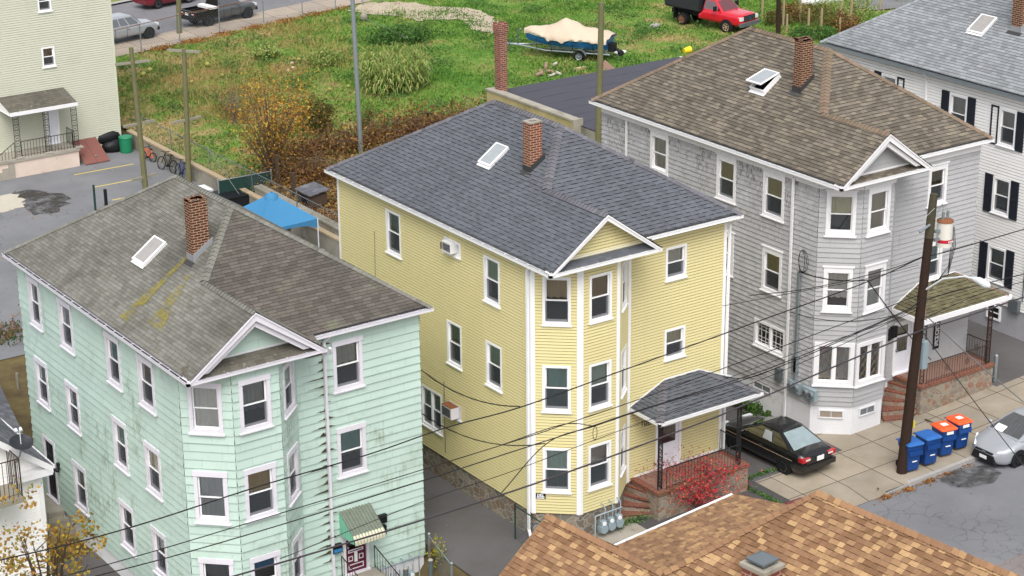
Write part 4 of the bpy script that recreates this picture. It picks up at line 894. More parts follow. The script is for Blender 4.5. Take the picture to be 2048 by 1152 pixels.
for (uc, zz, w_, mi) in ((fd[1]+.45, fd[2]+1.5, .46, 0), (fd[1]+.42, fd[2]+1.1, .46, 0), (fd[0]-.3, fd[2]+.95, .34, 0)):
    slab(m, wf2, uc-w_/2, uc+w_/2, zz, zz+.26, .0, .16, mi); slab(m, wf2, uc-w_/2, uc+w_/2, zz+.26, zz+.29, 0, .18, mi)
slab(m, wf2, fd[0]-.3-.14, fd[0]-.3+.14, fd[2]+.98, fd[2]+1.1, .16, .17, 1)
m.build('mailbox', ['sign_black', 'cur_blue'], GH)
# stoop at the maroon door, with rails
m = MB(); ux0, ux1 = fd[0]-.2, fd[1]+.25; slab(m, wf2, ux0, ux1, -2.2, fd[2]-.03, .03, 1.1); slab(m, wf2, ux0, ux1, -2.2, fd[2]-.22, 1.1, 1.4); slab(m, wf2, ux0, ux1, -2.2, fd[2]-.42, 1.4, 1.7); m.build('stoop', 'concrete', GH)
for u in (ux0+.05, ux1-.05): m = MB(); railing(m, wf2.P(u, fd[2]-.02, .1), wf2.P(u, fd[2]-.45, 1.6), .8, .16); m.build('railing', 'rust_iron', GH)
# side landing and steps
m = MB(); u = sd[0]; slab(m, ws, sd[0]-.5, sd[1]+.35, -2, sd[2]-.06, .03, 1.25); slab(m, ws, sd[1]+.35, sd[1]+.75, -2, sd[2]-.26, .03, 1.1); slab(m, ws, sd[1]+.75, sd[1]+1.15, -2, sd[2]-.46, .03, 1.1); m.build('side_steps', 'concrete', GH)
m = MB(); slab(m, ws, sd[1]+.2, sd[1]+.34, sd[2]+1.55, sd[2]+1.7, 0, .12); m.ball(ws.P(sd[1]+.27, sd[2]+1.45, .12), .09); m.build('wall_lamp', 'black_iron', GH)
q = V3((GF0+.42, grn['yf']-.09, 0)); dsx = float(ony(648, 700, grn['yf']-.08)[0])
downspout(GH, [(dsx+.1, grn['yf']-.28, 8.3), (dsx, grn['yf']-.09, 8.1), (dsx, grn['yf']-.08, -.9)], .05, 'pale_trim'); downspout(GH, [(dsx-.35, grn['yf']-1.1, 8.3), (dsx-.35, grn['yf']-1., 8.1), (dsx, grn['yf']-.1, 7.75)], .045, 'pale_trim')
# moss grown along the downspout: ragged clumps on the shingles
m = MB(); zz = grn['zs']; yq = grn['yf']
while zz < 8.0:
    for sg in (-1, 1):
        if random.random() > (.92 if sg < 0 else .6): continue
        for j in range(3 if sg < 0 else 2):
            L = abs(random.gauss(0, .3 if sg < 0 else .14))+.05; h = random.uniform(.03, .17)*(1-j*.25); x0 = dsx+sg*.04; e = random.uniform(0, .03)
            pts = [(x0, yq-.04, zz+.005+e)]+[(x0+sg*L*t, yq-.04, zz+.006+e+random.uniform(0, .012)) for t in (.35, .7, 1)]+[(x0+sg*L*t, yq-.038, zz+e+h*(1-t)*random.uniform(.3, 1.1)+.02) for t in (.75, .5, .25, .12)]+[(x0, yq-.036, zz+e+h)]
            m.face(pts)
    zz += .275
plain('moss', '4b4739', .95, .1, 0, .35, 9); m.build('moss', 'moss', GH)['kind'] = 'stuff'
for i in range(4): gas_meter(GH, -4.95+.34*i, grn['yf']-.3, -1.0+.02*i, s=.95)
m = MB(); m.tube([(-5.2, grn['yf']-.3, -.15), (-3.6, grn['yf']-.3, -.1), (-3.6, grn['yf']-.3, -1.2)], .026, 6); m.build('gas_pipe', 'meter_grey', GH)
# ================================================================ the grey house
def rw(w):
    s, a, b, c_, f = (w[k] for k in 'sabcf'); k = dict(cw=.12, head=.2, cap=.05, proud=.05, sillw=.05)
    A = addwin(s, (1302.7, 259.7), (1336.8, 351.9), cur='cur_cream', part=.95, lower='', **k); B = addwin(s, (1435.8, 306.7), (1471.4, 407.6), cur='cur_cream', part=.95, **k); C = addwin(s, (1529, 338.5), (1567.8, 444), cur='cur_cream', part=.6, **k)
    D_ = addwin(s, (1527, 490.5), (1562.4, 592.8), cur='cur_cream', part=.55, **k)
    s.wins.append(((B[0], B[1], D_[2], D_[3]), dict(cur='cur_white', part=.5, **k)))
    r = s.rect((1510.2, 634.9), (1570.1, 715.1)); s.wins.append((r, dict(cw=.1, double=True, lattice='grid', fixed=True, cur='cur_dark', part=.9, proud=.05)))
    kk = dict(cw=.13, head=.2, cap=.05, proud=.05, sillw=.05)
    addwin(a, (1654.4, 380.4), (1710, 472.5), cur='cur_cream', part=.6, lower='', **kk); addwin(a, (1648, 533.6), (1702, 623.6), cur='cur_white', part=.85, lower='', **kk)
    addwin(b, (1737.5, 378.5), (1775.9, 461), cur='cur_white', part=.95, lower='', **kk); addwin(b, (1730.2, 533.6), (1766.3, 614.8), cur='cur_white', part=.95, lower='', **kk)
    r = a.rect((1628.4, 683), (1706, 772)); L = math.hypot(1.13, 1.03); a.wins.append(((.06, L-.03, r[2], r[3]), dict(cw=.15, double=True, fixed=True, lattice='diamond', cur='cur_grey', part=.95, proud=.06)))
    r2 = b.rect((1711.4, 688.4), (1770.3, 754)); b.wins.append(((.03, 1.51-.06, r2[2], r2[3]), dict(cw=.15, double=True, fixed=True, lattice='diamond', cur='cur_dark', part=.95, proud=.06)))
    addwin(f, (1857.8, 333.6), (1889.7, 404.3), cur='cur_dark', part=.3, **kk); x = f.rect((1857.8, 333.6), (1889.7, 404.3)); f.wins.append(((x[0], x[1], x[2]-2.95, x[3]-2.95), dict(cur='cur_teal', part=.5, **kk)))
gry = dict(label='grey shingled three-storey house with brown shingle roof and white window trim', xl=12.88, yf=.64, W=8.06, D=12.65, ze=10.03, zs=1.33, o=.38, of=.32, xg=1.83, yg=-1.46, xm=4.07, zr=13.21, y1=4.15, y2=8.54, zg=11.61, bd=1.03, b1=1.13, b2=1.51, gz=.2, fz=-1,
    wins=rw, mat='grey_siding', smat='grey_shingle_wall', exp=.185, lip=.03, wob=.15, fmat='fnd_white', corner=0, rmat='roof_brown', cmat='cap_brown', rexp=.148, rlip=.022, tabs=(.14, .34, 1.3, .008), gut=('white_vinyl', 'gutter_dark'), frieze=.3, rake=.24, gov=.4, pent=.12, crown=True, caphw=.18)
RF0 = 12.88+2*1.13+1.51
gry['doors'] = dict(f=[(17.0-RF0, 17.9-RF0, 1.5, 3.55)])
RH = decker(gry)
chimney(RH, gry['OL'], gry['NL'], (1600, 187), (1603.6, 83), (1592.4, 79.5), (1627, 80), 'brick_dark', 'lead', False)
skylight(RH, gry['OL'], gry['UL'], gry['VL'], gry['NL'], (1535, 146), (1530.7, 189.7), 'frosted', .3, .2, .04)
downspout(RH, [(12.8, 11.6, 9.6), (12.8, 11.6, .2)], .04, 'white_paint'); downspout(RH, [(12.78, 1.9, 9.7), (12.8, 1.9, .3)], .045, 'white_paint')
m = MB(); w = gry['Ws']
m.box((12.8, 1.45, 1.9), (12.72, 1.33, 6.3)); m.box((12.87, 1.3, 2.4), (12.72, 1.55, 3.0), 0); m.build('service_conduit', 'galv', RH)
for i in range(2):
    m = MB(); y0 = 1.65-.8*i; z0 = 1.62-.0*i
    m.box((12.87, y0, z0), (12.68, y0-.62, z0+.42)); 
    for q in (.17, .45): m.tube([(12.69, y0-q, z0+.24), (12.58, y0-q, z0+.24)], .12, 12, 1); m.tube([(12.585, y0-q, z0+.24), (12.57, y0-q, z0+.24)], .085, 10, 2)
    m.build('electric_meter', ['meter_grey', 'galv', 'pane_glass'], RH)
m = MB(); m.box((12.87, 2.4, 1.75), (12.68, 2.15, 2.25)); m.build('meter_box', 'galv_dark', RH)
for (wl, tl, br) in (('s', (1506.9, 761.1), (1542.2, 787.9)), ('a', (1637.8, 812.3), (1687.3, 827.5)), ('b', (1716.8, 811.5), (1747.5, 818))):
    ww_ = gry['walls'][wl]; r = ww_.rect(tl, br); u0_, u1_ = r[0], r[1]; zc = min(r[2], r[3]), max(r[2], r[3]); z0_, z1_ = (zc[0]+zc[1])/2-.16, (zc[0]+zc[1])/2+.16
    if wl != 's': z0_, z1_ = .82, 1.16
    if wl == 'b': u0_, u1_ = .35, 1.15
    m = MB(); frame(m, ww_, u0_, u1_, z0_, z1_, .05, -.02, .02); slab(m, ww_, u0_+.05, u1_-.05, z0_+.05, z1_-.05, -.02, -.005, 1); slab(m, ww_, (u0_+u1_)/2-.01, (u0_+u1_)/2+.01, z0_+.05, z1_-.05, -.005, .005, 0); m.build('basement_window', ['fnd_white', 'cur_brown' if wl == 'a' else 'cur_dark'], RH)
wf3 = gry['Wf']; front_door(RH, wf3, 17.06-RF0, 17.84-RF0, 1.5, 3.5, 'door_white')
porch_roof(RH, 16.75, 21.45, .64, -1.0, 4.2, 4.95, 18.2, 20.0, 'roof_moss', 'cap_brown', .16, None, 'white_paint')
for (x, y, dx, dy) in ((17.3, -.6, 1, 0), (20.75, -.66, 1, 0), (20.85, -.55, 0, 1)):
    m = MB(); iron_post(m, x, y, 1.5, 4.05, .2, dx, dy); m.build('porch_post', 'rust_iron', RH)
m = MB(); m.box((17.1, -.78, -.4), (20.95, .6, 1.38)); m.build('porch_base', 'porch_stone', RH)
m = MB(); m.box((17.05, -.83, 1.38), (21.0, -.6, 1.48)); m.box((17.05, -.6, 1.38), (17.25, .6, 1.48)); m.box((20.8, -.6, 1.38), (21.0, .6, 1.48)); m.build('porch_edging', 'brick_steps', RH)
m = MB(); m.box((17.25, -.6, 1.3), (20.8, .6, 1.475)); m.build('porch_floor', 'porch_paint', RH)
m = MB(); railing(m, (17.45, -.7, 1.48), (20.65, -.7, 1.48), .8, .13, .008, 2); m.build('railing', 'rust_iron', RH)
m = MB(); railing(m, (20.88, -.5, 1.48), (20.88, .55, 1.48), .8, .13, .008, 1); m.build('railing', 'rust_iron', RH)
fan_steps(RH, [((1784.5, 750), (1818, 763), 1.48), ((1771.6, 762), (1828, 780), 1.26), ((1765, 779.4), (1833, 792), 1.04), ((1765, 799.4), (1833, 803.5), .82), ((1765, 820.8), (1833, 815.5), .6), ((1767.6, 840), (1822, 834), .38)], -.3, 'brick_steps')
m = MB(); 
for (u, z) in ((16.62-RF0, 3.0), (16.9-RF0+.02, 3.05)): slab(m, wf3, u-.16, u+.12, z, z+.42, 0, .12); slab(m, wf3, u-.17, u+.13, z+.42, z+.45, 0, .14)
m.build('mailbox', 'sign_black', RH)
uw = 19.22-RF0; m = MB(); slab(m, wf3, uw-.15, uw+.15, 2.05, 3.75, .03, .06, 0); letters(m, wf3, 'WELCOME', uw-.075, 3.52, .16, .15, .062, .38, .035, 1, True)
tag(m.build('welcome_sign', ['sign_black', 'letter_white']), 'tall black welcome sign with white letters on grey porch wall', 'sign')
m = MB(); slab(m, wf3, uw-.62, uw-.36, 3.3, 3.75, .02, .1); m.build('wall_lamp', 'black_iron', RH)

t = NT('lichen_streak', .95, .1); P = t.geo(); t.base('9a8f3c'); f = t.ramp(t.noise(P, 3.5, 6, .75), [(.42, 0.), (.62, .62)]); tr = t.add('ShaderNodeBsdfTransparent'); mx = t.add('ShaderNodeMixShader'); t.L(f, mx.inputs[0]); t.L(tr.outputs[0], mx.inputs[1]); t.L(t.p.outputs[0], mx.inputs[2]); t.L(mx.outputs[0], t.n['Material Output'].inputs[0]); t.done('lichen_streak')
for (a, b, w0, w1) in (((383, 508), (248, 640), .06, .3), ((378, 552), (310, 655), .09, .45)):
    A, B = onpl(*a, grn['OL'], grn['NL']), onpl(*b, grn['OL'], grn['NL']); n_ = grn['NL']*.036; m = MB(); m.face([A-grn['UL']*w0+n_, A+grn['UL']*w0+n_, B+grn['UL']*w1+n_, B-grn['UL']*w1+n_]); m.build('lichen_streak', 'lichen_streak', grn['ro'])
# ================================================================ white house with dark shutters
XW = 25.0; wp = onx(1637, 85, XW-.4); YWB = float(wp[1])-.4; ZWE = float(wp[2]); zsw = float(onx(2048, 626, XW)[2])
WH = thing('shuttered_house', 'white clapboard house with dark shutters and pale grey roof beside grey house', 'house', (XW+4, YWB-6.5, .5))
wl = Wall((XW, YWB, 0), (0, -1, 0)); k = dict(cw=.09, trim='white_vinyl', proud=.05)
def shut(r, l, rr): return [(r[0]-.42, r[0]-.02, l), (r[1]+.02, r[1]+.42, rr)]
for tl, br, cu, pt, hl, hr in (((1765, 146), (1793, 203), 'cur_white', .6, 0, 1), ((1901.4, 184.6), (1932, 272), 'cur_white', .8, 0, 0), ((2001, 214), (2030, 298), 'cur_white', .5, 1, 0), ((1988.6, 350.6), (2018, 434), 'cur_grey', .9, 0, 0), ((1977.8, 487.8), (2008.7, 570), 'cur_green', .5, 0, 0)):
    r = wl.rect(tl, br); wl.wins.append((r, dict(cur=cu, part=pt, shutter=shut(r, hl, hr), **k)))
r = wl.rect((1975.4, 604.8), (2000.4, 643)); rb = r
DW = 14.0
wallbuild(WH, wl, [(0, zsw), (DW, zsw), (DW, ZWE-.1), (0, ZWE-.1)], 'white_siding', .125, .028, zsw)
for r, kw in wl.wins: window(WH, wl, r, **kw)
m = MB(); m.prism([(XW+.02, YWB), (XW+8, YWB), (XW+8, YWB-DW), (XW+.02, YWB-DW)], -.6, zsw); m.build('foundation', 'stucco_grey', WH)
m = MB(); frame(m, wl, rb[0], rb[1], rb[2], rb[3], .07, -.02, .06); slab(m, wl, rb[0]+.07, rb[1]-.07, rb[2]+.07, rb[3]-.07, 0, .02, 1); slab(m, wl, rb[0]+.07, rb[1]-.07, (rb[2]+rb[3])/2-.02, (rb[2]+rb[3])/2+.02, .02, .05, 0); m.build('basement_window', ['white_vinyl', 'door_black'], WH)
m = MB(); m.box((XW, YWB, zsw), (XW+8, YWB+.02, ZWE)); m.box((XW+8, YWB, zsw), (XW+8.02, YWB-DW, ZWE)); m.build('wall', 'white_siding', WH)
wfr = Wall((XW, YWB-DW, 0), (1, 0, 0))
for z in (2.6, 5.5, 8.2):
    for u in (1.4, 5.2): wfr.wins.append(((u, u+.95, z, z+1.6), dict(cur='cur_white', part=.5, **k)))
wallbuild(WH, wfr, [(0, zsw), (8, zsw), (8, ZWE-.1), (0, ZWE-.1)], 'white_siding', .125, .028, zsw)
for r, kw in wfr.wins: window(WH, wfr, r, **kw)
m = MB(); m.obox((XW-.02, YWB+.02, zsw), (.0, -.12, 0), (-.025, 0, 0), (0, 0, ZWE-zsw-.12)); m.build('corner_board', 'white_vinyl', WH)
s = .68; th = math.atan(s); xe = XW-.4; xm_ = XW+4; zr_ = ZWE+s*4.4; OLw = V3((xe, YWB+.4, ZWE)); VLw = V3((math.cos(th), 0, math.sin(th))); NLw = V3((-math.sin(th), 0, math.cos(th)))
m = MB(); Lh = 4.4/math.cos(th); courses(m, [(.1, .12), (DW+.8, .12), (DW+.8-4.4, Lh), (4.4, Lh)], OLw, (0, -1, 0), VLw, NLw, .145, .018, lipmi=1)
m.face([(xe, YWB+.4, ZWE), (XW+8.4, YWB+.4, ZWE), (xm_, YWB-4, zr_)]); m.face([(XW+8.4, YWB+.4, ZWE), (XW+8.4, YWB-DW-.4, ZWE), (xm_, YWB-DW+4, zr_), (xm_, YWB-4, zr_)]); m.face([(XW+8.4, YWB-DW-.4, ZWE), (xe, YWB-DW-.4, ZWE), (xm_, YWB-DW+4, zr_)])
ro = m.build('roof', ['roof_grey', 'shingle_butt'], WH)
m = MB(); cap_line(m, (xe+.05, YWB+.35, ZWE+.05), (xm_, YWB-4, zr_+.02), (0, s, 1), NLw, .15); cap_line(m, (xm_, YWB-4, zr_+.02), (xm_, YWB-DW+4, zr_+.02), NLw, (s, 0, 1), .15); m.build('ridge_cap', ['roof_grey', 'shingle_butt'], ro)
gutter(WH, (xe, YWB+.4, ZWE), (xe, YWB-DW, ZWE), (-1, 0, 0), w=.12, h=.12, mats=('galv', 'galv'), hang=.75)
m = MB(); m.box((xe+.1, YWB+.35, ZWE-.14), (XW+8.3, YWB-DW, ZWE-.06)); m.build('soffit', 'white_paint', WH)
dy = float(onx(1853, 152, XW-.1)[1]); downspout(WH, [(XW-.3, dy, ZWE-.1), (XW-.07, dy, ZWE-.4), (XW-.07, dy, .6)], .045)
skylight(WH, OLw, V3((0, -1, 0)), VLw, NLw, (1966, 31.6), (1965.6, 71), 'dusty_glass')
chimney(WH, OLw, NLw, (2040, 66), (2046, -60), (2031, -62), (2075, -62), 'brick_dark', 'lead_bright', True)
m = MB(); y0 = float(onx(2020, 640, XW)[1]); m.box((XW-.02, y0, 1.9), (XW-.2, y0-.5, 2.4)); m.tube([(XW-.06, y0-.6, 2.4), (XW-.06, y0-.6, 6.4), (XW-.3, y0-.65, 6.6), (XW-.32, y0-.8, 6.3)], .03, 6); m.build('electric_meter', 'galv_dark', WH)
# ================================================================ cream building behind the parking lot
YC = 49.9; cx1 = float(ony(241, 270, YC)[0]); zsc = float(ony(240, 271, YC)[2])-.04
CH = thing('apartment_house', 'pale cream clapboard apartment house with small porch behind parking lot', 'apartment house', (3, 54, .2))
wc = Wall((-6, YC, 0), (1, 0, 0)); Lc = cx1+6
for tl, br, lb in (((82, 95.5), (111, 131), 0), ((73, -16), (103, 20.5), 0)): addwin(wc, tl, br, cw=.07, trim='white_vinyl', cur='cur_brown', part=.95)
dr = wc.rect((88.5, 214), (121.5, 285)); 
wallbuild(CH, wc, [(0, zsc), (Lc, zsc), (Lc, 14.5), (0, 14.5)], 'cream_siding', .122, .03, zsc, extra=[(dr[0], dr[1], dr[2], dr[3])])
for r, kw in wc.wins: window(CH, wc, r, **kw)
m = MB(); m.box((-6, YC+.03, -.5), (cx1-.02, YC+11, zsc)); m.build('foundation', 'stucco_pink', CH)
m = MB(); m.box((cx1-.03, YC+.02, zsc), (cx1, YC+11, 14.5)); m.box((-6, YC+11, zsc), (cx1, YC+11.05, 14.5)); m.box((-6, YC, zsc), (-5.97, YC+11, 14.5)); m.build('wall', 'cream_siding', CH)
m = MB(); m.prism([(-6.4, YC-.4), (cx1+.4, YC-.4), (cx1+.4, YC+11.4), (-6.4, YC+11.4)], 14.4, 14.6); m.build('roof', 'roof_slate', CH)
m = MB(); slab(m, wc, Lc-.1, Lc+.035, zsc, 14.4, 0, .04); m.build('corner_board', 'cream_siding', CH)
front_door(CH, wc, dr[0]+.08, dr[1]-.08, dr[2]+.02, dr[3]-.08, 'door_white', 'white_vinyl', False, .08)
fz_ = float(dr[2]); pf = onz(157, 296, fz_); py0 = float(pf[1]); px1 = float(pf[0])
m = MB(); m.box((-1.2, py0, -.4), (px1, YC+.02, fz_-.14)); m.build('porch_base', 'stucco_pink', CH)
m = MB(); m.box((-1.2, py0-.06, fz_-.14), (px1+.05, YC, fz_)); 
for i in range(3): x = onz((30, 92, 153)[i], (311, 302, 292)[i], fz_)[0]; m.box((x-.2, py0-.08, fz_), (x+.2, py0+.3, fz_+.06))
m.build('porch_floor', 'concrete', CH)
zw_ = float(ony(127, 174, YC)[2]); rf = onpl(155, 205, (0, py0-.25, 0), V3((0, 1, 0))); zf0 = float(rf[2]); xr1 = float(rf[0]); xl0 = float(onpl(20, 229, (0, py0-.25, 0), V3((0, 1, 0)))[0])
m = MB(); t_ = math.atan2(zw_-zf0, YC-py0+.25); hL = (YC-py0+.25)/math.cos(t_)
courses(m, [(0, 0), (xr1-xl0, 0), (xr1-xl0, hL), (0, hL)], (xl0, py0-.25, zf0), (1, 0, 0), (0, math.cos(t_), math.sin(t_)), (0, -math.sin(t_), math.cos(t_)), .2, .012); pr_ = m.build('porch_roof', 'roof_lichen', CH)
m = MB(); m.box((xl0, py0-.28, zf0-.17), (xr1, py0-.24, zf0+.02)); m.extrude([(xl0+.02, py0-.24, zf0-.15), (xl0+.02, YC, zf0-.15), (xl0+.02, YC, zw_-.03), (xl0+.02, py0-.24, zf0-.02)], (.04, 0, 0)); m.extrude([(xr1-.06, py0-.24, zf0-.15), (xr1-.06, YC, zf0-.15), (xr1-.06, YC, zw_-.03), (xr1-.06, py0-.24, zf0-.02)], (.04, 0, 0)); m.box((xl0, py0-.24, zf0-.16), (xr1, YC, zf0-.13)); m.build('fascia', 'white_paint', pr_)
for (a, b) in ((30, 311), (92, 302), (149, 293)):
    x = float(onz(a, b, fz_)[0]); m = MB(); iron_post(m, x, py0+.12, fz_+.05, zf0-.16, .3); m.build('porch_post', 'black_iron', CH)
m = MB(); xA, xB, xD = [float(onz(a, b, fz_)[0]) for a, b in ((30, 311), (92, 302), (149, 293))]; railing(m, (xA+.18, py0+.12, fz_), (xD-.18, py0+.12, fz_), .85, .16, .012); m.build('railing', 'black_iron', CH)
m = MB(); railing(m, (xD, py0+.3, fz_), (xD, YC-.25, fz_), .85, .16, .012); m.build('railing', 'black_iron', CH)
m = MB(); railing(m, (xA-.2, py0+.12, fz_), (xA-1.6, py0+.12, fz_-.9), .85, .16, .012); m.build('railing', 'black_iron', CH)
for i in range(5): m = MB(); m.box((xA-.35-.33*(i+1), py0-.05, -.3), (xA-.35-.33*i, YC-.1, fz_-.19*(i+1))); m.build('step', 'concrete', CH)
# rusty cellar hatch
B0, B1 = onz(172.5, 331, .24), onz(218, 320, .24); T0, T1 = ony(153.5, 281, YC), ony(192, 275, YC); zt2 = float((T0[2]+T1[2])/2); m = MB()
a0, a1 = float(B0[0]), float(B1[0]); yb = float((B0[1]+B1[1])/2)
m.extrude([(a0+.03, yb+.05, .0), (a0+.03, YC, 0), (a0+.03, YC, zt2-.05), (a0+.03, yb+.05, .2)], (a1-a0-.06, 0, 0)); m.build('hatch_curb', 'concrete', CH)
for i in range(2):
    xa, xb = a0+(a1-a0)*i/2+.006, a0+(a1-a0)*(i+1)/2-.006; m = MB(); m.extrude([(xa, yb-.02, .24), (xb, yb-.02, .24), (xb, YC-.02, zt2), (xa, YC-.02, zt2)], (0, .01, .035))
    h_ = m.build('cellar_hatch', 'rust_door', CH)
    if i: m = MB(); m.tube([(xa+.03, yb+.35, .52), (xa+.08, yb+.33, .56), (xa+.14, yb+.35, .52)], .03, 6); m.build('handle', 'galv', h_)
# ================================================================ tan roofed house across the street (foreground)
TC = onz(1635, 985, 12.); s = .694; th = math.atan(s); TA = math.radians(6.5)
def ur(P, k=-1): P = V3(P)-TC; c_, s_ = math.cos(TA), k*math.sin(TA); return V3((c_*P[0]-s_*P[1], s_*P[0]+c_*P[1], P[2]))+TC
xm2, yC2 = float(TC[0]), float(TC[1]); best = None
for zb in np.arange(9, 11.5, .02):
    B_ = ur(onz(1328, 1147, zb)); e_ = abs(s*(xm2-B_[0])-(12-zb))
    if best is None or e_ < best[0]: best = (e_, zb, B_)
zgB, Bp = float(best[1]), best[2]; xg_ = float(Bp[0]); yB_ = float(Bp[1]); yA_ = float(ur(onz(1097, 1030, zgB))[1])
TH = thing('tan_roofed_house', 'house with mottled tan shingle roof at the bottom of the view', 'house', tuple(TC), TA)
xe2 = xm2-4.9; ze2 = 12-s*4.9; OT = V3((xe2, yA_, ze2)); UT = V3((0, -1, 0)); VT = V3((math.cos(th), 0, math.sin(th))); NT_ = V3((-math.sin(th), 0, math.cos(th))); q2 = lambda x, y: (yA_-y, (x-xe2)/math.cos(th))
m = MB(); yE = -36.
courses(m, [q2(xe2, yA_), q2(xe2, yE), q2(xg_, yE), q2(xg_, yA_)], OT, UT, VT, NT_, .132, .012, lipmi=1, tabs=(.12, .3, .9, .016)); courses(m, [q2(xg_, yB_), q2(xg_, yE), q2(xm2, yE), q2(xm2, yC2)], OT, UT, VT, NT_, .132, .012, lipmi=1, tabs=(.12, .3, .9, .016))
NTf = V3((0, s*1.4, 1)); NTr = V3((s, 0, 1))
m.face([(xm2, yC2, 12), (xm2+4.9, yC2+3.3, ze2), (xg_, yC2+3.3, ze2), (xg_, yB_, zgB)]); m.face([(xm2, yC2, 12), (xm2, yE, 12), (xm2+4.9, yE, ze2), (xm2+4.9, yC2+3.3, ze2)]); m.face([(xg_, yA_, zgB), (xg_, yB_-.5, zgB), (xg_+1.2, yB_-.5, zgB-s*1.2), (xg_+1.2, yA_, zgB-s*1.2)])
tro = m.build('roof', ['roof_tan', 'butt_tan'], TH)
m = MB(); lf = .02; [(m := MB(), cap_line(m, p_, q_, NT_, nn_, .13, .17, .04), m.build('ridge_cap', ['cap_tan', 'butt_tan'], tro)) for p_, q_, nn_ in (((xg_, yA_, zgB+lf), (xg_, yB_, zgB+lf), NTr), ((xg_, yB_, zgB+lf), (xm2, yC2, 12+lf), NTf), ((xm2, yC2, 12+lf), (xm2, yE, 12+lf), NTr))]
m = MB(); m.box((xm2-4.4, yE+.4, -1.6), (xm2+4.4, yC2+2.8, ze2+.05)); m.prism([(xe2+.5, yA_-.4), (xg_+1.1, yA_-.4), (xg_+1.1, yC2), (xe2+.5, yC2)], -1.6, ze2+.02); m.build('wall', 'white_siding', TH)
m = MB(); 
for sg, xx in ((-1, xe2), (1, xg_+(xg_-xe2))): m.extrude([(xx, yA_+.02, ze2 if sg < 0 else ze2), (xg_, yA_+.02, zgB), (xg_, yA_+.02, zgB-.2), (xx-sg*.2, yA_+.02, ze2-.05)], (0, -.04, 0))
m.extrude([(xe2+.5, yA_-.38, ze2), (xg_+1.1, yA_-.38, ze2), (xg_+.05, yA_-.38, zgB-.15), (xg_-.05, yA_-.38, zgB-.15)], (0, .03, 0)); m.build('gable', 'cap_tan', TH)
# low porch roof with its white gutter
g0, g1 = ur(onz(1218, 1088, 8.)), ur(onz(1470, 990, 8.)); gy = float((g0[1]+g1[1])/2); gx1 = float(g1[0]); gx0 = float(g0[0])-.8; pr2 = math.radians(11); m = MB(); hL = 3.4/math.cos(pr2)
courses(m, [(0, .1), (gx1-gx0, .1), (gx1-gx0, hL), (0, hL)], (gx1, gy, 8.), (-1, 0, 0), (0, -math.cos(pr2), math.sin(pr2)), (0, math.sin(pr2), math.cos(pr2)), .132, .01, lipmi=1, tabs=(.12, .3, .9, .014)); lp = m.build('porch_roof', ['roof_tan_fine', 'butt_tan'], TH)
gutter(lp, (gx0, gy, 8.0), (gx1, gy, 8.), (0, 1, 0), w=.1, h=.1, mats=('white_vinyl', 'white_vinyl'), hang=1.1)
m = MB(); m.box((gx0+.1, gy-3.2, 5.2), (gx1-.2, gy-.2, 7.94)); m.build('porch_wall', 'white_siding', lp)
m = MB(); m.extrude([(gx1, gy, 7.99), (gx1, gy-3.3, 7.99+3.3*math.tan(pr2)), (gx1, gy-3.3, 7.85), (gx1, gy, 7.85)], (-.04, 0, 0)); m.build('rake_board', 'white_vinyl', lp)
m = MB(); m.box((gx0+.2, gy-3.1, -1.4), (gx1-.3, gy-.3, 5.2)); m.build('porch', 'white_siding', TH)
NTw = ur(NT_+TC, 1)-TC; OTw = ur(OT, 1); cbw = onpl(1526, 1205, OTw, NTw); cb_ = ur(cbw); ctz = float(onpl(1526.8, 1147, cbw, unit(V3((CC[0]-cbw[0], CC[1]-cbw[1], 0))))[2]); x0, y0 = float(cb_[0]), float(cb_[1]); y1 = y0+.62; x1 = x0+.58
m = MB(); m.box((x0, y0, ctz-1.6), (x1, y1, ctz-.06)); ch = m.build('chimney', 'brick_old', TH)
m = MB(); m.box((x0-.04, y0-.04, ctz-.06), (x1+.04, y1+.04, ctz+.02)); m.build('chimney_cap', 'concrete', ch)
m = MB(); xc, yc = (x0+x1)/2, (y0+y1)/2
for a in (-.17, .17):
    for b in (-.17, .17): m.box((xc+a-.01, yc+b-.01, ctz), (xc+a+.01, yc+b+.01, ctz+.16))
m.box((xc-.16, yc-.16, ctz+.02), (xc+.16, yc+.16, ctz+.12), 1)
e = .25; z = ctz+.14; ap = (xc, yc, z+.14); cs = [(xc-e, yc-e, z), (xc+e, yc-e, z), (xc+e, yc+e, z), (xc-e, yc+e, z)]
for i in range(4): a, b = cs[i], cs[(i+1) % 4]; m.face([a, b, ap]); m.face([(a[0], a[1], z-.05), (b[0], b[1], z-.05), b, a])
m.build('rain_cap', ['galv_dark', 'dark_in'], ch)
# ================================================================ white cottage at the left edge
XL_ = -13.5; LH = thing('white_cottage', 'low white clapboard cottage with grey roof at left edge of view', 'house', (-16, 12, -.9))
cr = onx(82, 955, XL_); yv = float(cr[1]); ec = onx(113, 938, XL_+.3); zev = float(ec[2]); sl_ = .55; wv = Wall((-20, yv, 0), (1, 0, 0)); m = MB()
rl = onpl(0, 882, (0, yv-.35, 0), V3((0, 1, 0))); sl_ = float((rl[2]-zev)/(XL_+.3-rl[0]))
xrid = XL_-3.2; zrid = zev+sl_*3.5
O = wv.O.copy(); Lv = XL_+20; courses(m, [(Lv-6.4, -1), (Lv, -1), (Lv, zev+.1), (Lv-3.2, zrid-.05), (Lv-6.4, zev+.1)], O, wv.U, wv.V, wv.N, .125, .028); m.build('wall', 'white_siding', LH)
m = MB(); m.box((XL_-.03, yv+.02, -1.2), (XL_, yv+9, zev)); m.box((XL_-6.4, yv+.02, -1.2), (XL_-6.37, yv+9, zev)); m.build('wall', 'white_siding', LH)
m = MB(); slab(m, wv, Lv-.12, Lv+.03, -1, zev-.05, 0, .04); m.build('corner_board', 'white_vinyl', LH)
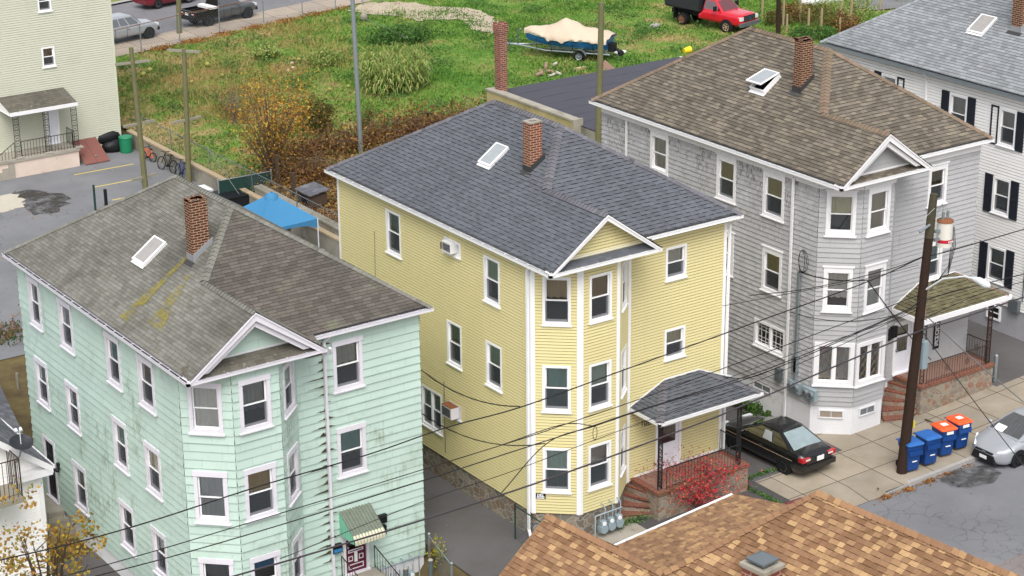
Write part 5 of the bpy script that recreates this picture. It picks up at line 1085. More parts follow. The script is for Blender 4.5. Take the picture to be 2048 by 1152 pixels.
t_ = math.atan(sl_); m = MB(); courses(m, [(0, 0), (9.8, 0), (9.8, 3.5/math.cos(t_)), (0, 3.5/math.cos(t_))], (XL_+.3, yv-.35, zev), (0, 1, 0), (-math.cos(t_), 0, math.sin(t_)), (math.sin(t_), 0, math.cos(t_)), .16, .014); courses(m, [(0, 0), (9.8, 0), (9.8, 3.5/math.cos(t_)), (0, 3.5/math.cos(t_))], (XL_-6.7, yv-.35, zev), (0, 1, 0), (math.cos(t_), 0, math.sin(t_)), (-math.sin(t_), 0, math.cos(t_)), .16, .014); m.build('roof', 'roof_slate', LH)
m = MB(); 
for sg in (1, -1):
    xe_ = xrid+sg*3.5; m.extrude([(xe_, yv-.38, zev), (xrid, yv-.38, zrid), (xrid, yv-.38, zrid-.24), (xe_, yv-.38, zev-.24)], (0, .04, 0)); m.extrude([(xe_, yv-.34, zev-.05), (xrid, yv-.34, zrid-.05), (xrid, yv-.34, zrid-.08), (xe_, yv-.34, zev-.08)], (0, .4, 0))
m.build('rake_board', 'white_paint', LH)
m = MB(); m.box((XL_-.9, yv-.36, zev-.3), (XL_+.28, yv+.02, zev-.06)); m.build('eave_return', 'white_paint', LH)
gutter(LH, (XL_+.36, yv-.35, zev), (XL_+.36, yv+9.4, zev), (1, 0, 0), w=.1, h=.1)
dk = onpl(20, 960, (0, yv-.8, 0), V3((0, 1, 0))); dz = float(ony(0, 1000, yv-1.)[2]); m = MB(); xd = float(ony(43, 985, yv-1.)[0])
m.box((xd-4, yv-1.2, dz-.2), (xd, yv-.02, dz)); m.build('deck', 'wood_grey', LH); m = MB(); railing(m, (xd-4, yv-1.15, dz), (xd-.03, yv-1.15, dz), 1.3, .14, .012); m.build('railing', 'rust_iron', LH); m = MB(); railing(m, (xd-.03, yv-1.1, dz), (xd-.03, yv-.1, dz), 1.3, .14, .012); m.build('railing', 'rust_iron', LH)
# rear wing roof
e0, e1 = onz(0, 764, 3.2), onz(48, 872, 3.0); m = MB(); d_ = unit(V3((*(e0-e1)[:2], 0))); nrm = V3((-d_[1], d_[0], 0)); nrm = nrm if nrm[0] < 0 else -nrm
t_ = math.radians(24); courses(m, [(-1.5, 0), (9, 0), (9, 5), (-1.5, 5)], e1, d_, nrm*math.cos(t_)+V3((0, 0, math.sin(t_))), -nrm*math.sin(t_)+V3((0, 0, math.cos(t_))), .2, .015)
wing = thing('rear_shed', 'low outbuilding with slate grey shingle roof behind white cottage', 'shed', (float(e1[0])-2, float(e1[1])+3, -.9)); m.build('roof', 'roof_slate', wing)
m = MB(); b0 = e1+nrm*.3-d_*1.2; m.obox((b0[0], b0[1], -1.2), d_*9.9, nrm*4.4, (0, 0, 4.1)); m.build('wall', 'white_siding', wing)
# dish
dp = onpl(33, 925, (0, yv-.4, 0), V3((0, 1, 0))); dc = onpl(42, 888, (0, yv-.75, 0), V3((0, 1, 0)))
DSH = thing('satellite_dish', 'dark oval satellite dish on a bent pole at edge of white cottage roof', 'satellite dish', tuple(dp)); m = MB(); m.tube([dp, dp+V3((.12, -.05, .25)), dc+V3((.05, .1, -.1))], .03, 8); m.build('mast', 'galv', DSH)
m = MB(); ax = unit(V3((.05, -.42, .9))); a1_ = unit(np.cross(ax, V3((0, 1, 0)))); a2_ = np.cross(ax, a1_); rows = []
for i in range(7):
    r_ = .35*i/6; rows.append([dc+a1_*r_*1.1*math.cos(t)+a2_*r_*math.sin(t)+ax*(.09*(r_/.35)**2) for t in [2*math.pi*j/24 for j in range(24)]])
m.grid(rows, closed=True); m.build('reflector', 'dish', DSH)
m = MB(); m.tube([dc, dc-a2_*.05+ax*.42+V3((0, .2, .05))], .015, 6); hd = dc+ax*.42+V3((0, .2, .05)); m.tube([hd+V3((-.1, 0, 0)), hd+V3((-.1, .12, .06))], .05, 8); m.tube([hd+V3((.05, 0, 0)), hd+V3((.05, .12, .06))], .05, 8); m.build('feed_arm', 'lamp_grey', DSH)
# ================================================================ garage with dark flat roof
GA = thing('garage', 'low garage with black membrane roof and mouldy block parapet behind yellow house', 'garage', (31, 33, .2))
m = MB(); m.box((24.2, 30.6, -.2), (24.6, 38.3, 3.42)); m.build('parapet', 'block_yellow', GA); m = MB(); m.box((24.15, 30.55, 3.42), (24.65, 38.35, 3.52)); m.box((24.15, 30.45, 2.4), (24.75, 30.55, 3.54)); m.build('coping', 'concrete', GA)
m = MB(); n = 9
for i in range(n):
    ya, yb_ = 27.2+(38.3-27.2)*i/n, 27.2+(38.3-27.2)*(i+1)/n; z = 3.12+.02*i
    zf_ = lambda x: z+.06*math.sin(x*1.3+i)
    xs = np.linspace(24.6, 37.4, 14); m.grid([[(x, ya, z+.012+.01*math.sin(x*2.1+i)) for x in xs], [(x, yb_, z+.02+.01*math.sin(x*2.1+i)) for x in xs]], sm=False); m.grid([[(x, ya, z-.01) for x in xs], [(x, ya, z+.012+.01*math.sin(x*2.1+i)) for x in xs]], sm=False)
m.build('roof', 'membrane', GA); m = MB(); m.box((24.6, 27.3, -.2), (37.3, 38.2, 3.1)); m.build('wall', 'block_wall', GA); m = MB(); m.box((24.5, 27.1, 2.95), (37.45, 27.2, 3.14)); m.box((37.4, 27.2, 3.0), (37.45, 38.3, 3.32)); m.build('fascia', 'white_paint', GA)
BC = MB(); bx, by = 24.75, 37.75; tz = float(ony(990, 48, by)[2]); BC.box((bx-.24, by-.24, 3.2), (bx+.24, by+.24, tz-.55)); BC.box((bx-.27, by-.27, tz-.55), (bx+.27, by+.27, tz-.4)); BC.box((bx-.3, by-.3, tz-.4), (bx+.3, by+.3, tz-.06))
for (a, b) in ((-.28, -.28), (.12, -.28), (.12, .12), (-.28, .12)): BC.box((bx+a, by+b, tz-.06), (bx+a+.16, by+b+.16, tz+.05))
BC.build('chimney', 'brick_old', GA)
# ================================================================ vehicles (local frame: +x forward, +y left)
def interp(tab, x): return float(np.interp(x, [t[0] for t in tab], [t[1] for t in tab]))
def wheel(par, x, y, r, w, rim='alloy', spokes=5):
    sg = 1 if y > 0 else -1; m = MB(); rows = []
    for (rr, yy) in ((r*.62, .5), (r*.9, .5), (r, .36), (r, -.36), (r*.9, -.5), (r*.62, -.5)): rows.append([(x+rr*math.cos(t), y+yy*w, r+rr*math.sin(t)) for t in [2*math.pi*k/20 for k in range(20)]])
    m.grid(rows, closed=True); o = m.build('wheel', 'tyre', par, local=True)
    m = MB(); yo = y+sg*w*.42; 
    m.grid([[(x+rr*math.cos(t), yo+dy, r+rr*math.sin(t)) for t in [2*math.pi*k/20 for k in range(20)]] for rr, dy in ((r*.64, sg*.02), (r*.56, sg*.02), (r*.54, -sg*.05), (r*.1, -sg*.05))], closed=True, mi=0)
    m.face([(x+r*.56*math.cos(t), yo-sg*.045, r+r*.56*math.sin(t)) for t in [2*math.pi*k/16 for k in range(16)]], mi=1)
    for k in range(spokes):
        a = 2*math.pi*k/spokes+.3; ca, sa = math.cos(a), math.sin(a); m.obox((x-sa*.025, yo-sg*.03, r+ca*.025), (r*.56*ca, 0, r*.56*sa), (sa*.05, 0, -ca*.05), (0, sg*.035, 0))
    m.ball((x, yo, r), r*.12, sq=(1, .5, 1)); m.build('rim', [rim, 'galv_dark'], o, local=True); return o
def loft_body(sp, x0, x1, n=26):
    rows = []
    for i in range(n+1):
        x = x0+(x1-x0)*i/n; zt = interp(sp['top'], x); zb = interp(sp['bot'], x); hw = interp(sp['hw'], x); H = zt-zb
        half = [(0, zb), (hw*.86, zb), (hw*.97, zb+.1*H), (hw*1., zb+.32*H), (hw*1., zb+.55*H), (hw*.985, zb+.74*H), (hw*.95, zt-.055), (hw*.86, zt-.012), (hw*.5, zt+.012), (0, zt+.02)]
        ring = [(x, y, z) for y, z in half]+[(x, -y, z) for y, z in half[-2:0:-1]]; rows.append(ring)
    m = MB(); m.grid(rows, closed=True); m.face(rows[0]); m.face(rows[-1][::-1]); return m
def cabin(sp, par, col, glass='car_glass', pillars=(.5,), rear=True, label_curtain=None):
    (xr0, xf0, hwb, zb), (xr1, xf1, hwr, zr) = sp['base'], sp['roof']; m = MB()
    def ring(xr, xf, hw, z, c=.14): return [(xr, -hw+c, z), (xr+c*.6, -hw, z), (xf-c*.6, -hw, z), (xf, -hw+c, z), (xf, hw-c, z), (xf-c*.6, hw, z), (xr+c*.6, hw, z), (xr, hw-c, z)]
    R = [ring(xr0, xf0, hwb, zb-.05), ring(xr0+.02, xf0-.02, hwb, zb), ring(xr1, xf1, hwr, zr-.03), ring(xr1+.06, xf1-.06, hwr-.06, zr), ring(xr1+.3, xf1-.3, hwr-.3, zr+.03)]
    m.grid(R[:3], closed=True, sm=False); m.grid(R[2:], closed=True); m.face(R[-1]); o = m.build('cab' if sp.get('pickup') else 'cabin', col, par, local=True)
    def P(xb, xt, sy, f, inset=.0): # point on side at fraction f of height
        x = xb+(xt-xb)*f; y = hwb+(hwr-hwb)*f; return (x, sy*(y+.006), zb+(zr-.03-zb)*f)
    def panel(name, pts, gm=None): g = MB(); g.face(pts); return g.build(name, gm or glass, par, local=True)
    f0, f1 = .1, .9
    w = lambda xs, sx, f, yy: (xs[0]+(xs[1]-xs[0])*f+sx*.012, yy*(hwb+(hwr-hwb)*f-.1), zb+(zr-.03-zb)*f+.008)
    pass
    panel('windshield', [w((xf0-.02, xf1), 1, .06, -1), w((xf0-.02, xf1), 1, .06, 1), w((xf0-.02, xf1), 1, .93, 1), w((xf0-.02, xf1), 1, .93, -1)])
    if rear: panel('rear_window', [w((xr0+.02, xr1), -1, .1, 1), w((xr0+.02, xr1), -1, .1, -1), w((xr0+.02, xr1), -1, .92, -1), w((xr0+.02, xr1), -1, .92, 1)], sp.get('rg'))
    fr = [0.]+list(pillars)+[1.]
    for sy in (1, -1):
        for i in range(len(fr)-1):
            a, b = fr[i], fr[i+1]
            def X(fx, fz):
                xb = xr0+.12+(xf0-xr0-.3)*fx; xt = xr1+.08+(xf1-xr1-.2)*fx; return P(xb, xt, sy, fz)
            e = .02; panel('side_window', [X(a+e, f0), X(b-e, f0), X(b-e, f1), X(a+e, f1)])
    return o
def bxs(par, name, mat, boxes):
    m = MB()
    for a, b in boxes: m.box(a, b)
    return m.build(name, mat, par, local=True)
def car(name, label, cat, loc, rz, sp, col, rim='alloy', group=None):
    V = thing(name, label, cat, loc, rz, group); L = sp['L']; hw = max(h for _, h in sp['hw']); r = sp['r']
    if not sp.get('bed'): loft_body(sp, -L/2, L/2).build('body', col, V, local=True)
    else:
        bx = sp['bed']; loft_body(sp, bx, L/2).build('body', col, V, local=True); zt, zb = sp['bedz']; t = .06; x0 = -L/2; m = MB()
        m.box((x0, hw-t, zb), (bx-.03, hw, zt)); m.box((x0, -hw, zb), (bx-.03, -hw+t, zt)); m.box((bx-.09, -hw+t, zb), (bx-.03, hw-t, zt)); m.box((x0, -hw+t, zb), (x0+t, hw-t, zt)); m.box((x0+t, -hw+t, zb+.1), (bx-.09, hw-t, zb+.2), 1)
        for sy in (1, -1): m.box((sp['ra']-.5, sy*(hw-.3), zb+.2), (sp['ra']+.5, sy*(hw-t), zb+.42), 1)
        m.build('bed', [sp.get('bedcol', col), 'black_plastic'], V, local=True)
    cabin(sp, V, col, pillars=sp.get('pil', (.5,)))
    for x in (sp['fa'], sp['ra']):
        for sy in (1, -1):
            wheel(V, x, sy*(hw-.1), r, .2, rim, sp.get('spokes', 5)); m = MB(); m.tube([(x, sy*(hw-.22), r+.02), (x, sy*(hw+.004), r+.02)], r*1.17, 22, sm=False); m.build('wheel_arch', sp.get('arch', 'black_plastic'), V, local=True)
    for sy in (1, -1):
        zh = sp['zl']; bxs(V, 'headlight', 'clear_lamp', [((L/2-.2, sy*(hw-.5), zh[0]-.07), (L/2-.04, sy*(hw-.1), zh[0]+.07))]); bxs(V, 'taillight', 'red_lamp', [((-L/2+.0, sy*(hw-.42), zh[1]-.07), (-L/2+.22, sy*(hw-.05), zh[1]+.07))]); bxs(V, 'reversing_lamp', 'clear_lamp', [((-L/2-.006, sy*(hw-.42), zh[1]-.02), (-L/2+.02, sy*(hw-.2), zh[1]+.04))])
        for q_ in (sp['base'][1]-.28, (sp['base'][0]+sp['base'][1])/2, max(sp['base'][0]+.35, (sp.get('bed') or -9)+.06)): bxs(V, 'door_seam', 'black_plastic', [((q_-.008, sy*(hw-.02), .42), (q_+.008, sy*(hw+.004), sp['base'][3]-.1))])
        bxs(V, 'door_handle', 'black_plastic' if col != 'car_black' else 'chrome', [(((sp['base'][0]+sp['base'][1])/2+.06, sy*(hw-.01), sp['base'][3]-.2), ((sp['base'][0]+sp['base'][1])/2+.2, sy*(hw+.012), sp['base'][3]-.17))])
        xm = sp['base'][1]-.45; m = MB(); m.ball((xm, sy*(hw+.1), sp['base'][3]+.06), .1, sq=(.6, 1, .7)); m.build('mirror', sp.get('mir', col), V, local=True)
    if sp.get('slim'):
        for o_ in [x for x in V.children if x.name.startswith('headlight')]: bpy.data.objects.remove(o_)
        for sy in (1, -1):
            m = MB(); m.extrude([(L/2-.12, sy*.5, .62), (L/2-.62, sy*.86, .72), (L/2-.62, sy*.86, .8), (L/2-.16, sy*.52, .69)], (.07, sy*.03, .0)); m.build('headlight', 'clear_lamp', V, local=True)
    zb = sp['bump']; fbm = sp.get('bumpmat', col)
    if not sp.get('slim'): bxs(V, 'bumper', fbm, [((L/2-.12, -hw+.12, zb[0]), (L/2+.03, hw-.12, zb[0]+.2))]); bxs(V, 'bumper', fbm, [((-L/2-.05, -hw+.08, zb[1]), (-L/2+.12, hw-.08, zb[1]+.2))])
    bxs(V, 'license_plate', 'label_white', [((L/2+.02, -.16, .3), (L/2+.035, .16, .42))] if sp.get('fplate') else [((-L/2-.07, -.16, zh[1]-.1), (-L/2-.04, .16, zh[1]+.06))])
    return V
SEDAN = dict(L=4.4, r=.29, hw=[(-2.2, .62), (-2.13, .74), (-1.95, .81), (-1.5, .85), (0, .855), (1.4, .84), (1.8, .79), (2.05, .7), (2.2, .52)], top=[(-2.2, .76), (-2.15, .87), (-2.0, .94), (-1.4, .98), (-.9, .97), (.9, .95), (1.2, .91), (1.7, .83), (2.05, .72), (2.2, .56)], bot=[(-2.2, .32), (-1.9, .2), (1.9, .2), (2.2, .3)], base=(-1.72, 1.2, .79, .92), roof=(-.78, .16, .56, 1.4), fa=1.32, ra=-1.28, zl=(.66, .78), bump=(.32, .38), pil=(.46,), rg='rear_sky_sheen')
gz1 = .1
BS = car('parked_sedan', 'black four-door sedan parked in driveway between yellow and grey houses', 'car', (10.7, .05, .1), math.radians(92), SEDAN, 'car_black', 'alloy')
bxs(BS, 'trim_strip', 'wood_stake', [((-1.7, .853, .66), (1.7, .862, .675)), ((-1.7, -.862, .66), (1.7, -.853, .675))])
m = MB(); m.face([(-.62, .795, .99), (-.12, .765, .99), (-.16, .665, 1.3), (-.5, .665, 1.3)]); m.build('window_shade', 'cur_grey', BS, local=True)
HATCH = dict(L=4.5, r=.31, hw=[(-2.25, .66), (-2.1, .8), (-1.5, .89), (0, .89), (1.5, .88), (1.95, .8), (2.18, .6), (2.25, .42)], top=[(-2.25, .9), (-2.1, 1.02), (-1.3, 1.05), (.9, .98), (1.3, .94), (1.9, .78), (2.15, .66), (2.25, .52)], bot=[(-2.25, .3), (-1.9, .2), (1.9, .17), (2.25, .24)], base=(-1.9, 1.35, .82, .96), roof=(-1.1, .15, .6, 1.43), fa=1.38, ra=-1.3, zl=(.66, .88), bump=(.2, .34), pil=(.35, .62), fplate=True, slim=True, mir='car_silver')
fw_ = onz(2037, 941, -.02)
SV = car('parked_car', 'silver hatchback parked by the kerb beyond the blue bins', 'car', (float(fw_[0])+1.32, float(fw_[1])+.84, .12), math.radians(180), HATCH, 'car_silver', 'alloy')
m = MB(); m.extrude([(2.1, -.56, .2), (2.1, .56, .2), (2.1, .44, .5), (2.1, -.44, .5)], (.17, 0, 0)); m.box((2.2, -.4, .54), (2.265, .4, .59)); m.build('grille', 'black_plastic', SV, local=True)
m = MB(); m.obox((1.0, -.5, 1.14), (.28, 0, -.14), (0, .42, 0), (.004, 0, .006)); m.build('dash_paper', 'label_white', SV, local=True)
m = MB(); m.tube([(2.27, -.1, .55), (2.275, 0, .58), (2.27, .1, .55), (2.275, 0, .52), (2.27, -.1, .55)], .012, 5); m.build('emblem', 'chrome', SV, local=True)
mq = onz(1566, 1008, 1.28)
MAR = car('parked_car', 'maroon car mostly hidden behind tan porch roof', 'car', (mq[0]-.2, mq[1]-.55, -.13), math.radians(180), HATCH, 'car_maroon')
PICK = dict(pickup=True, L=5.2, r=.36, hw=[(-2.6, .86), (.3, .88), (1.6, .87), (2.3, .82), (2.6, .68)], top=[(-2.6, 1.1), (.6, 1.12), (1.2, 1.12), (2.2, 1.04), (2.6, .86)], bot=[(-2.6, .42), (2.2, .4), (2.6, .46)], base=(-.62, 1.35, .82, 1.08), roof=(-.5, .72, .66, 1.68), bed=-.62, bedz=(1.1, .5), fa=1.72, ra=-1.5, zl=(.86, .92), bump=(.46, .5), pil=(.4,), bumpmat='black_plastic')
d1 = onz(411.5, 54, 1.); d2 = onz(496, 36.5, 1.); a_ = math.atan2(d2[1]-d1[1], d2[0]-d1[0]); mid = (d1+d2)/2; lft = V3((-math.sin(a_), math.cos(a_), 0))
P1_ = dict(PICK); P1_.update(bedcol='car_black', bumpmat='black_plastic')
RG = car('pickup_truck', 'grey and black pickup with toolbox in its bed parked on back street', 'pickup truck', tuple(mid+lft*.78), a_, P1_, 'car_grey', 'galv_dark', 'vehicles parked on the back street')
bxs(RG, 'toolbox', 'label_white', [((-1.15, -.8, 1.02), (-.72, .8, 1.2))])
e1_ = onz(298, 77.5, 1.); P2_ = dict(PICK); P2_.update(base=(-1.2, 1.3, .84, 1.1), roof=(-1.05, .6, .68, 1.72), bed=-1.2, pil=(.3, .62))
TA = car('pickup_truck', 'silver crew cab pickup half hidden by cream building', 'pickup truck', tuple(e1_-V3((math.cos(a_), math.sin(a_), 0))*1.72+lft*.78), a_, P2_, 'car_silver', 'galv_dark', 'vehicles parked on the back street')
r1 = onz(316, 16.5, 1.); RC = car('parked_sedan', 'dark red sedan on the far side of back street', 'car', tuple(r1+V3((math.cos(a_), math.sin(a_), 0))*1.3+lft*.8), a_, SEDAN, 'car_maroon', 'chrome', 'vehicles parked on the back street')
# red dump truck
t1 = onz(1361.7, 49, 1.); t2 = onz(1453.5, 66, 1.); ta = math.atan2(t2[1]-t1[1], t2[0]-t1[0]); lf2 = V3((-math.sin(ta), math.cos(ta), 0)); tm = (t1+t2)/2+lf2*.92
DSP = dict(pickup=True, L=5.9, r=.4, hw=[(-2., .5), (-.4, .96), (.2, 1.), (2.2, .98), (2.8, .95), (2.95, .85)], top=[(-2., 1.0), (-.3, 1.0), (-.1, 1.3), (1.2, 1.32), (1.5, 1.3), (2.7, 1.22), (2.95, 1.1)], bot=[(-2., .7), (-.3, .6), (2.6, .5), (2.95, .6)], base=(-.15, 1.55, .94, 1.28), roof=(-.05, .85, .76, 1.98), fa=1.85, ra=-1.75, zl=(1.0, .9), bump=(.55, .6), pil=(), bumpmat='black_plastic', mir='black_plastic')
DT = thing('dump_truck', 'red dump truck with black tipping bed parked on the grass', 'dump truck', tuple(tm), ta)
loft_body(DSP, -.4, 2.95).build('body', 'car_red', DT, local=True); cabin(DSP, DT, 'car_red', pillars=())
m = MB(); m.extrude([(-3.1, -1.05, 1.25), (-.35, -1.05, 1.1), (-.35, -1.05, 2.05), (-.55, -1.05, 2.1), (-3.2, -1.05, 1.75)], (0, .06, 0)); m.extrude([(-3.1, .99, 1.25), (-.35, .99, 1.1), (-.35, .99, 2.05), (-.55, .99, 2.1), (-3.2, .99, 1.75)], (0, .06, 0)); m.box((-.42, -1., 1.1), (-.35, 1., 2.3)); m.box((-3.1, -1., 1.1), (-.4, 1., 1.25)); m.extrude([(-3.1, -1., 1.2), (-3.18, -1., 1.75), (-3.24, -1, 1.75), (-3.16, -1, 1.2)], (0, 2., 0)); m.box((-.42, -1, 2.3), (.1, 1, 2.36)); m.build('dump_bed', 'steel_bed', DT, local=True)
m = MB(); m.extrude([(-2.9, -1.07, 1.95), (-.6, -1.07, 2.12), (-.6, -1.07, 2.4), (-2.9, -1.07, 2.2)], (0, .05, 0)); m.build('side_board', 'wood_grey', DT, local=True)
bxs(DT, 'chassis', 'black_plastic', [((-3., -.45, .62), (-.3, .45, .9))])
for x in (1.85, -1.75):
    for sy in (1, -1):
        wheel(DT, x, sy*.9, .4, .24, 'rust' if x < 0 else 'wood_stake', 6)
        if x < 0: wheel(DT, x, sy*.62, .4, .24, 'rust', 6)
        if x > 0: m = MB(); m.tube([(x, sy*.7, .43), (x, sy*1.005, .43)], .48, 22, sm=False); m.build('wheel_arch', 'black_plastic', DT, local=True)
for sy in (1, -1): bxs(DT, 'mud_flap', 'black_plastic', [((-2.45, sy*.5, .35), (-2.42, sy*1.0, 1.2))]); bxs(DT, 'headlight', 'clear_lamp', [((2.85, sy*.62, .9), (2.97, sy*.93, 1.12))]); bxs(DT, 'mirror', 'black_plastic', [((1.0, sy*1.05, 1.35), (1.12, sy*1.3, 1.65))])
bxs(DT, 'bumper', 'galv_dark', [((2.85, -.98, .52), (3.1, .98, .75))]); bxs(DT, 'grille', 'black_plastic', [((2.9, -.58, .82), (2.985, .58, 1.18))])
m = MB(); m.tube([(2.985, 0, 1.0), (3.0, 0, 1.0)], .1, 14); m.build('emblem', 'bike_blue', DT, local=True)
m = MB()
for z in (.9, 1.0, 1.1): m.box((2.98, -.55, z-.012), (2.995, .55, z+.012))
m.build('grille_bar', 'chrome', DT, local=True)
o = onz(1480, 3, 1.); car('parked_car', 'dark green car behind the red dump truck', 'car', tuple(o+V3((1.5, 2., 0))), ta, SEDAN, 'car_darkgreen')
# dark car tucked beside the mint house under the maple
g = onx(190, 1125, -12.9); car('parked_car', 'black car under the yellow maple beside mint green house', 'car', (-13.1, 3.4, -.9), math.radians(91), SEDAN, 'car_black')
# boat on trailer
w0 = onz(1141, 122, 1.); s0 = onz(1222, 112, 1.); b0 = onz(1056, 100, 1.); ba = math.atan2(b0[1]-s0[1], b0[0]-s0[0]); bl = V3((-math.sin(ba), math.cos(ba), 0)); bf = V3((math.cos(ba), math.sin(ba), 0))
sd = bl if np.dot(bl, CC-w0) < 0 else -bl  # away from the camera
bc = w0+sd*1.05+bf*.45; bc[2] = 1.
BO = thing('covered_boat', 'blue and white motorboat under a tan canvas cover on a trailer', 'boat', tuple(bc), ba); rows = []; rs = []
xs = np.linspace(-2.6, 2.75, 22); hwf = lambda x: 1.18*(1-.93*max(0, (x+.2)/2.95)**2.6) if x > -.2 else 1.18-.05*(-.2-x)/2.7
for x in xs:
    hw = max(.03, hwf(x)); zk = .62+.75*max(0, (x-1.2)/2.1)**2; zs_ = 1.35+.18*max(0, x/3.3); rows.append([(x, hw, zs_), (x, hw*.985, zs_-.1), (x, hw*.95, zs_-.32), (x, hw*.86, max(zk+.05, zs_-.52)), (x, hw*.45, zk+.1), (x, 0, zk), (x, -hw*.45, zk+.1), (x, -hw*.86, max(zk+.05, zs_-.52)), (x, -hw*.95, zs_-.32), (x, -hw*.985, zs_-.1), (x, -hw, zs_)])
m = MB()
def strip(a, b, mi): m.grid([r[a:b] for r in rows], mi=mi)
strip(0, 2, 0); strip(1, 3, 1); strip(2, 4, 1); strip(3, 8, 0); strip(7, 9, 1); strip(8, 10, 1); strip(9, 11, 0); m.face(rows[0], mi=1)
for r in rows: pass
m.build('hull', ['hull_white', 'boat_blue'], BO, local=True)
cv = MB(); cr_ = []; topf = [(-2.75, 1.5), (-2.4, 1.75), (-1.7, 1.85), (-.9, 1.95), (-.3, 2.3), (.2, 2.4), (.7, 2.15), (1.3, 1.85), (2.2, 1.8), (2.85, 1.66)]
for x in np.linspace(-2.75, 2.85, 44):
    hw = max(.05, hwf(min(2.75, max(-2.6, x))))*1.04+.02; zt = interp(topf, x); zs_ = 1.35+.18*max(0, x/3.3); dr = .04+.1*math.sin(x*2.1+.6)+.05*math.sin(x*7.3+1); ring = []
    for j in range(17):
        t = -1+2*j/16; a = abs(t); yy = hw*(a/.8 if a < .8 else 1.02+.03*math.sin(x*11+j))*np.sign(t); z = zt-(zt-zs_-.06)*min(1, a/.8)**1.7 if a < .8 else zs_+.06-(a-.8)/.2*(dr+.12); z += .03*math.sin(x*6+yy*4)+.025*math.sin(x*13-yy*7)*(.4+a); ring.append((x, yy, z))
    cr_.append(ring)
cv.grid(cr_); cv.build('canvas_cover', 'tarp_tan', BO, local=True)
m = MB(); m.box((-3.0, -.28, .55), (-2.6, .28, 1.05)); m.tube([(-3.0, 0, .75), (-3.3, 0, .5)], .1, 8); m.tube([(-3.32, -.02, .45), (-3.34, .02, .45)], .2, 12); m.build('outdrive', 'black_plastic', BO, local=True)
for x in (-1.9, -.6, .8, 1.8):
    for sy in (1, -1): m = MB(); m.tube([(x, sy*1.2*hwf(x)*.98, 1.3), (x, sy*1.02*hwf(x), .95), (x, sy*.9, .5)], .016, 4); m.build('tie_strap', 'black_plastic', BO, local=True)
TR = thing('boat_trailer', 'galvanised boat trailer standing on grass under the covered boat', 'trailer', tuple(bc), ba)
m = MB()
for sy in (1, -1): m.tube([(-2.9, sy*.85, .5), (1.2, sy*.85, .5), (3.2, sy*.12, .55), (4.1, 0, .55)], .055, 6); m.box((-2.6, sy*.5-.05, .56), (1.2, sy*.5+.05, .66))
for x in (-2.6, -1, .6): m.box((x-.04, -.85, .46), (x+.04, .85, .54))
m.build('trailer_frame', 'galv', TR, local=True)
for sy in (1, -1):
    wheel(TR, -1.0, sy*1.05, .32, .2, 'galv', 5); m = MB(); m.grid([[(-1+.42*math.cos(t), sy*1.05+q, .34+.42*math.sin(t)) for q in (-.13, .13)] for t in np.linspace(.1, math.pi-.1, 10)]); m.build('fender', 'galv', TR, local=True)
m = MB(); m.tube([(3.3, 0, .55), (3.3, 0, 1.4), (3.1, 0, 1.5)], .045, 6); m.ball((3.1, 0, 1.5), .09); m.build('winch_post', 'galv_dark', TR, local=True); m = MB(); m.tube([(3.8, .08, .02), (3.8, .08, .9)], .035, 6); m.tube([(4.05, 0, .6), (4.2, 0, .6)], .06, 6); m.build('jack', 'galv_dark', TR, local=True)
# ================================================================ wheeled bins
def wbin(loc, rz, lid, label):
    B = thing('wheeled_bin', label, 'bin', loc, rz, 'wheeled bins on the pavement'); m = MB(); b, t = .25, .31
    lv = [(b, .24, .02), (b*1.02, .25, .06), (.285, .3, .78), (.31, .34, .82), (.32, .36, 1.0)]; rows = []
    for (hx, hy, z) in lv:
        c = .05; rows.append([(-hx+c, -hy, z), (hx-c, -hy, z), (hx, -hy+c, z), (hx, hy-c, z), (hx-c, hy, z), (-hx+c, hy, z), (-hx, hy-c, z), (-hx, -hy+c, z)])
    m.grid(rows, closed=True, sm=False); m.face(rows[0][::-1]); m.face(rows[-1])
    m.box((-.28, -.365, .62), (.28, -.3, .8)); m.box((-.1, -.31, .36), (.1, -.285, .39), 1); m.build('bin_body', ['bin_blue', 'label_white'], B, local=True)
    m = MB(); L = [(.34, .39, 1.0), (.345, .4, 1.03), (.32, .37, 1.06), (.24, .28, 1.1)]; rows = [[(-hx+.06, -hy, z), (hx-.06, -hy, z), (hx, -hy+.06, z), (hx, hy-.06, z), (hx-.06, hy, z), (-hx+.06, hy, z), (-hx, hy-.06, z), (-hx, -hy+.06, z)] for hx, hy, z in L]
    m.grid(rows, closed=True, sm=False); m.face(rows[-1]); m.face(rows[0][::-1]); lo = m.build('lid', lid, B, local=True)
    m = MB(); m.tube([(-.28, .4, 1.0), (-.28, .48, .97), (.28, .48, .97), (.28, .4, 1.0)], .02, 6); m.build('handle', 'bin_blue', B, local=True)
    for sx in (1, -1): m = MB(); m.tube([(sx*.26, .25, .13), (sx*.32, .25, .13)], .13, 14); m.build('wheel', 'tyre', B, local=True)
    if lid == 'lid_orange': bxs(lo, 'paper_label', 'label_white', [((-.12, -.1, 1.1), (.12, .12, 1.106))]); bxs(B, 'paper_label', 'label_white', [((-.14, -.385, .86), (.14, -.362, .97))])
    return B
zb_ = lambda x: .08+.035*(x-9)
for (px, py, lid, lb, rz) in ((1823, 938, 'lid_blue', 'blue bin with blue lid right against the dark utility pole', -.18), (1858, 925, 'lid_blue', 'blue bin with faded blue lid next to an orange lidded bin', -.12), (1890, 907, 'lid_orange', 'orange lidded blue bin next to a blue lidded one', -.2), (1920, 893, 'lid_orange', 'orange lidded blue bin farthest from the utility pole', -.1)):
    p = onz(px, py, .27); p = onz(px, py, zb_(p[0])+.02); wbin((float(p[0]), float(p[1])+.12, zb_(p[0])+.015), rz, lid, lb)
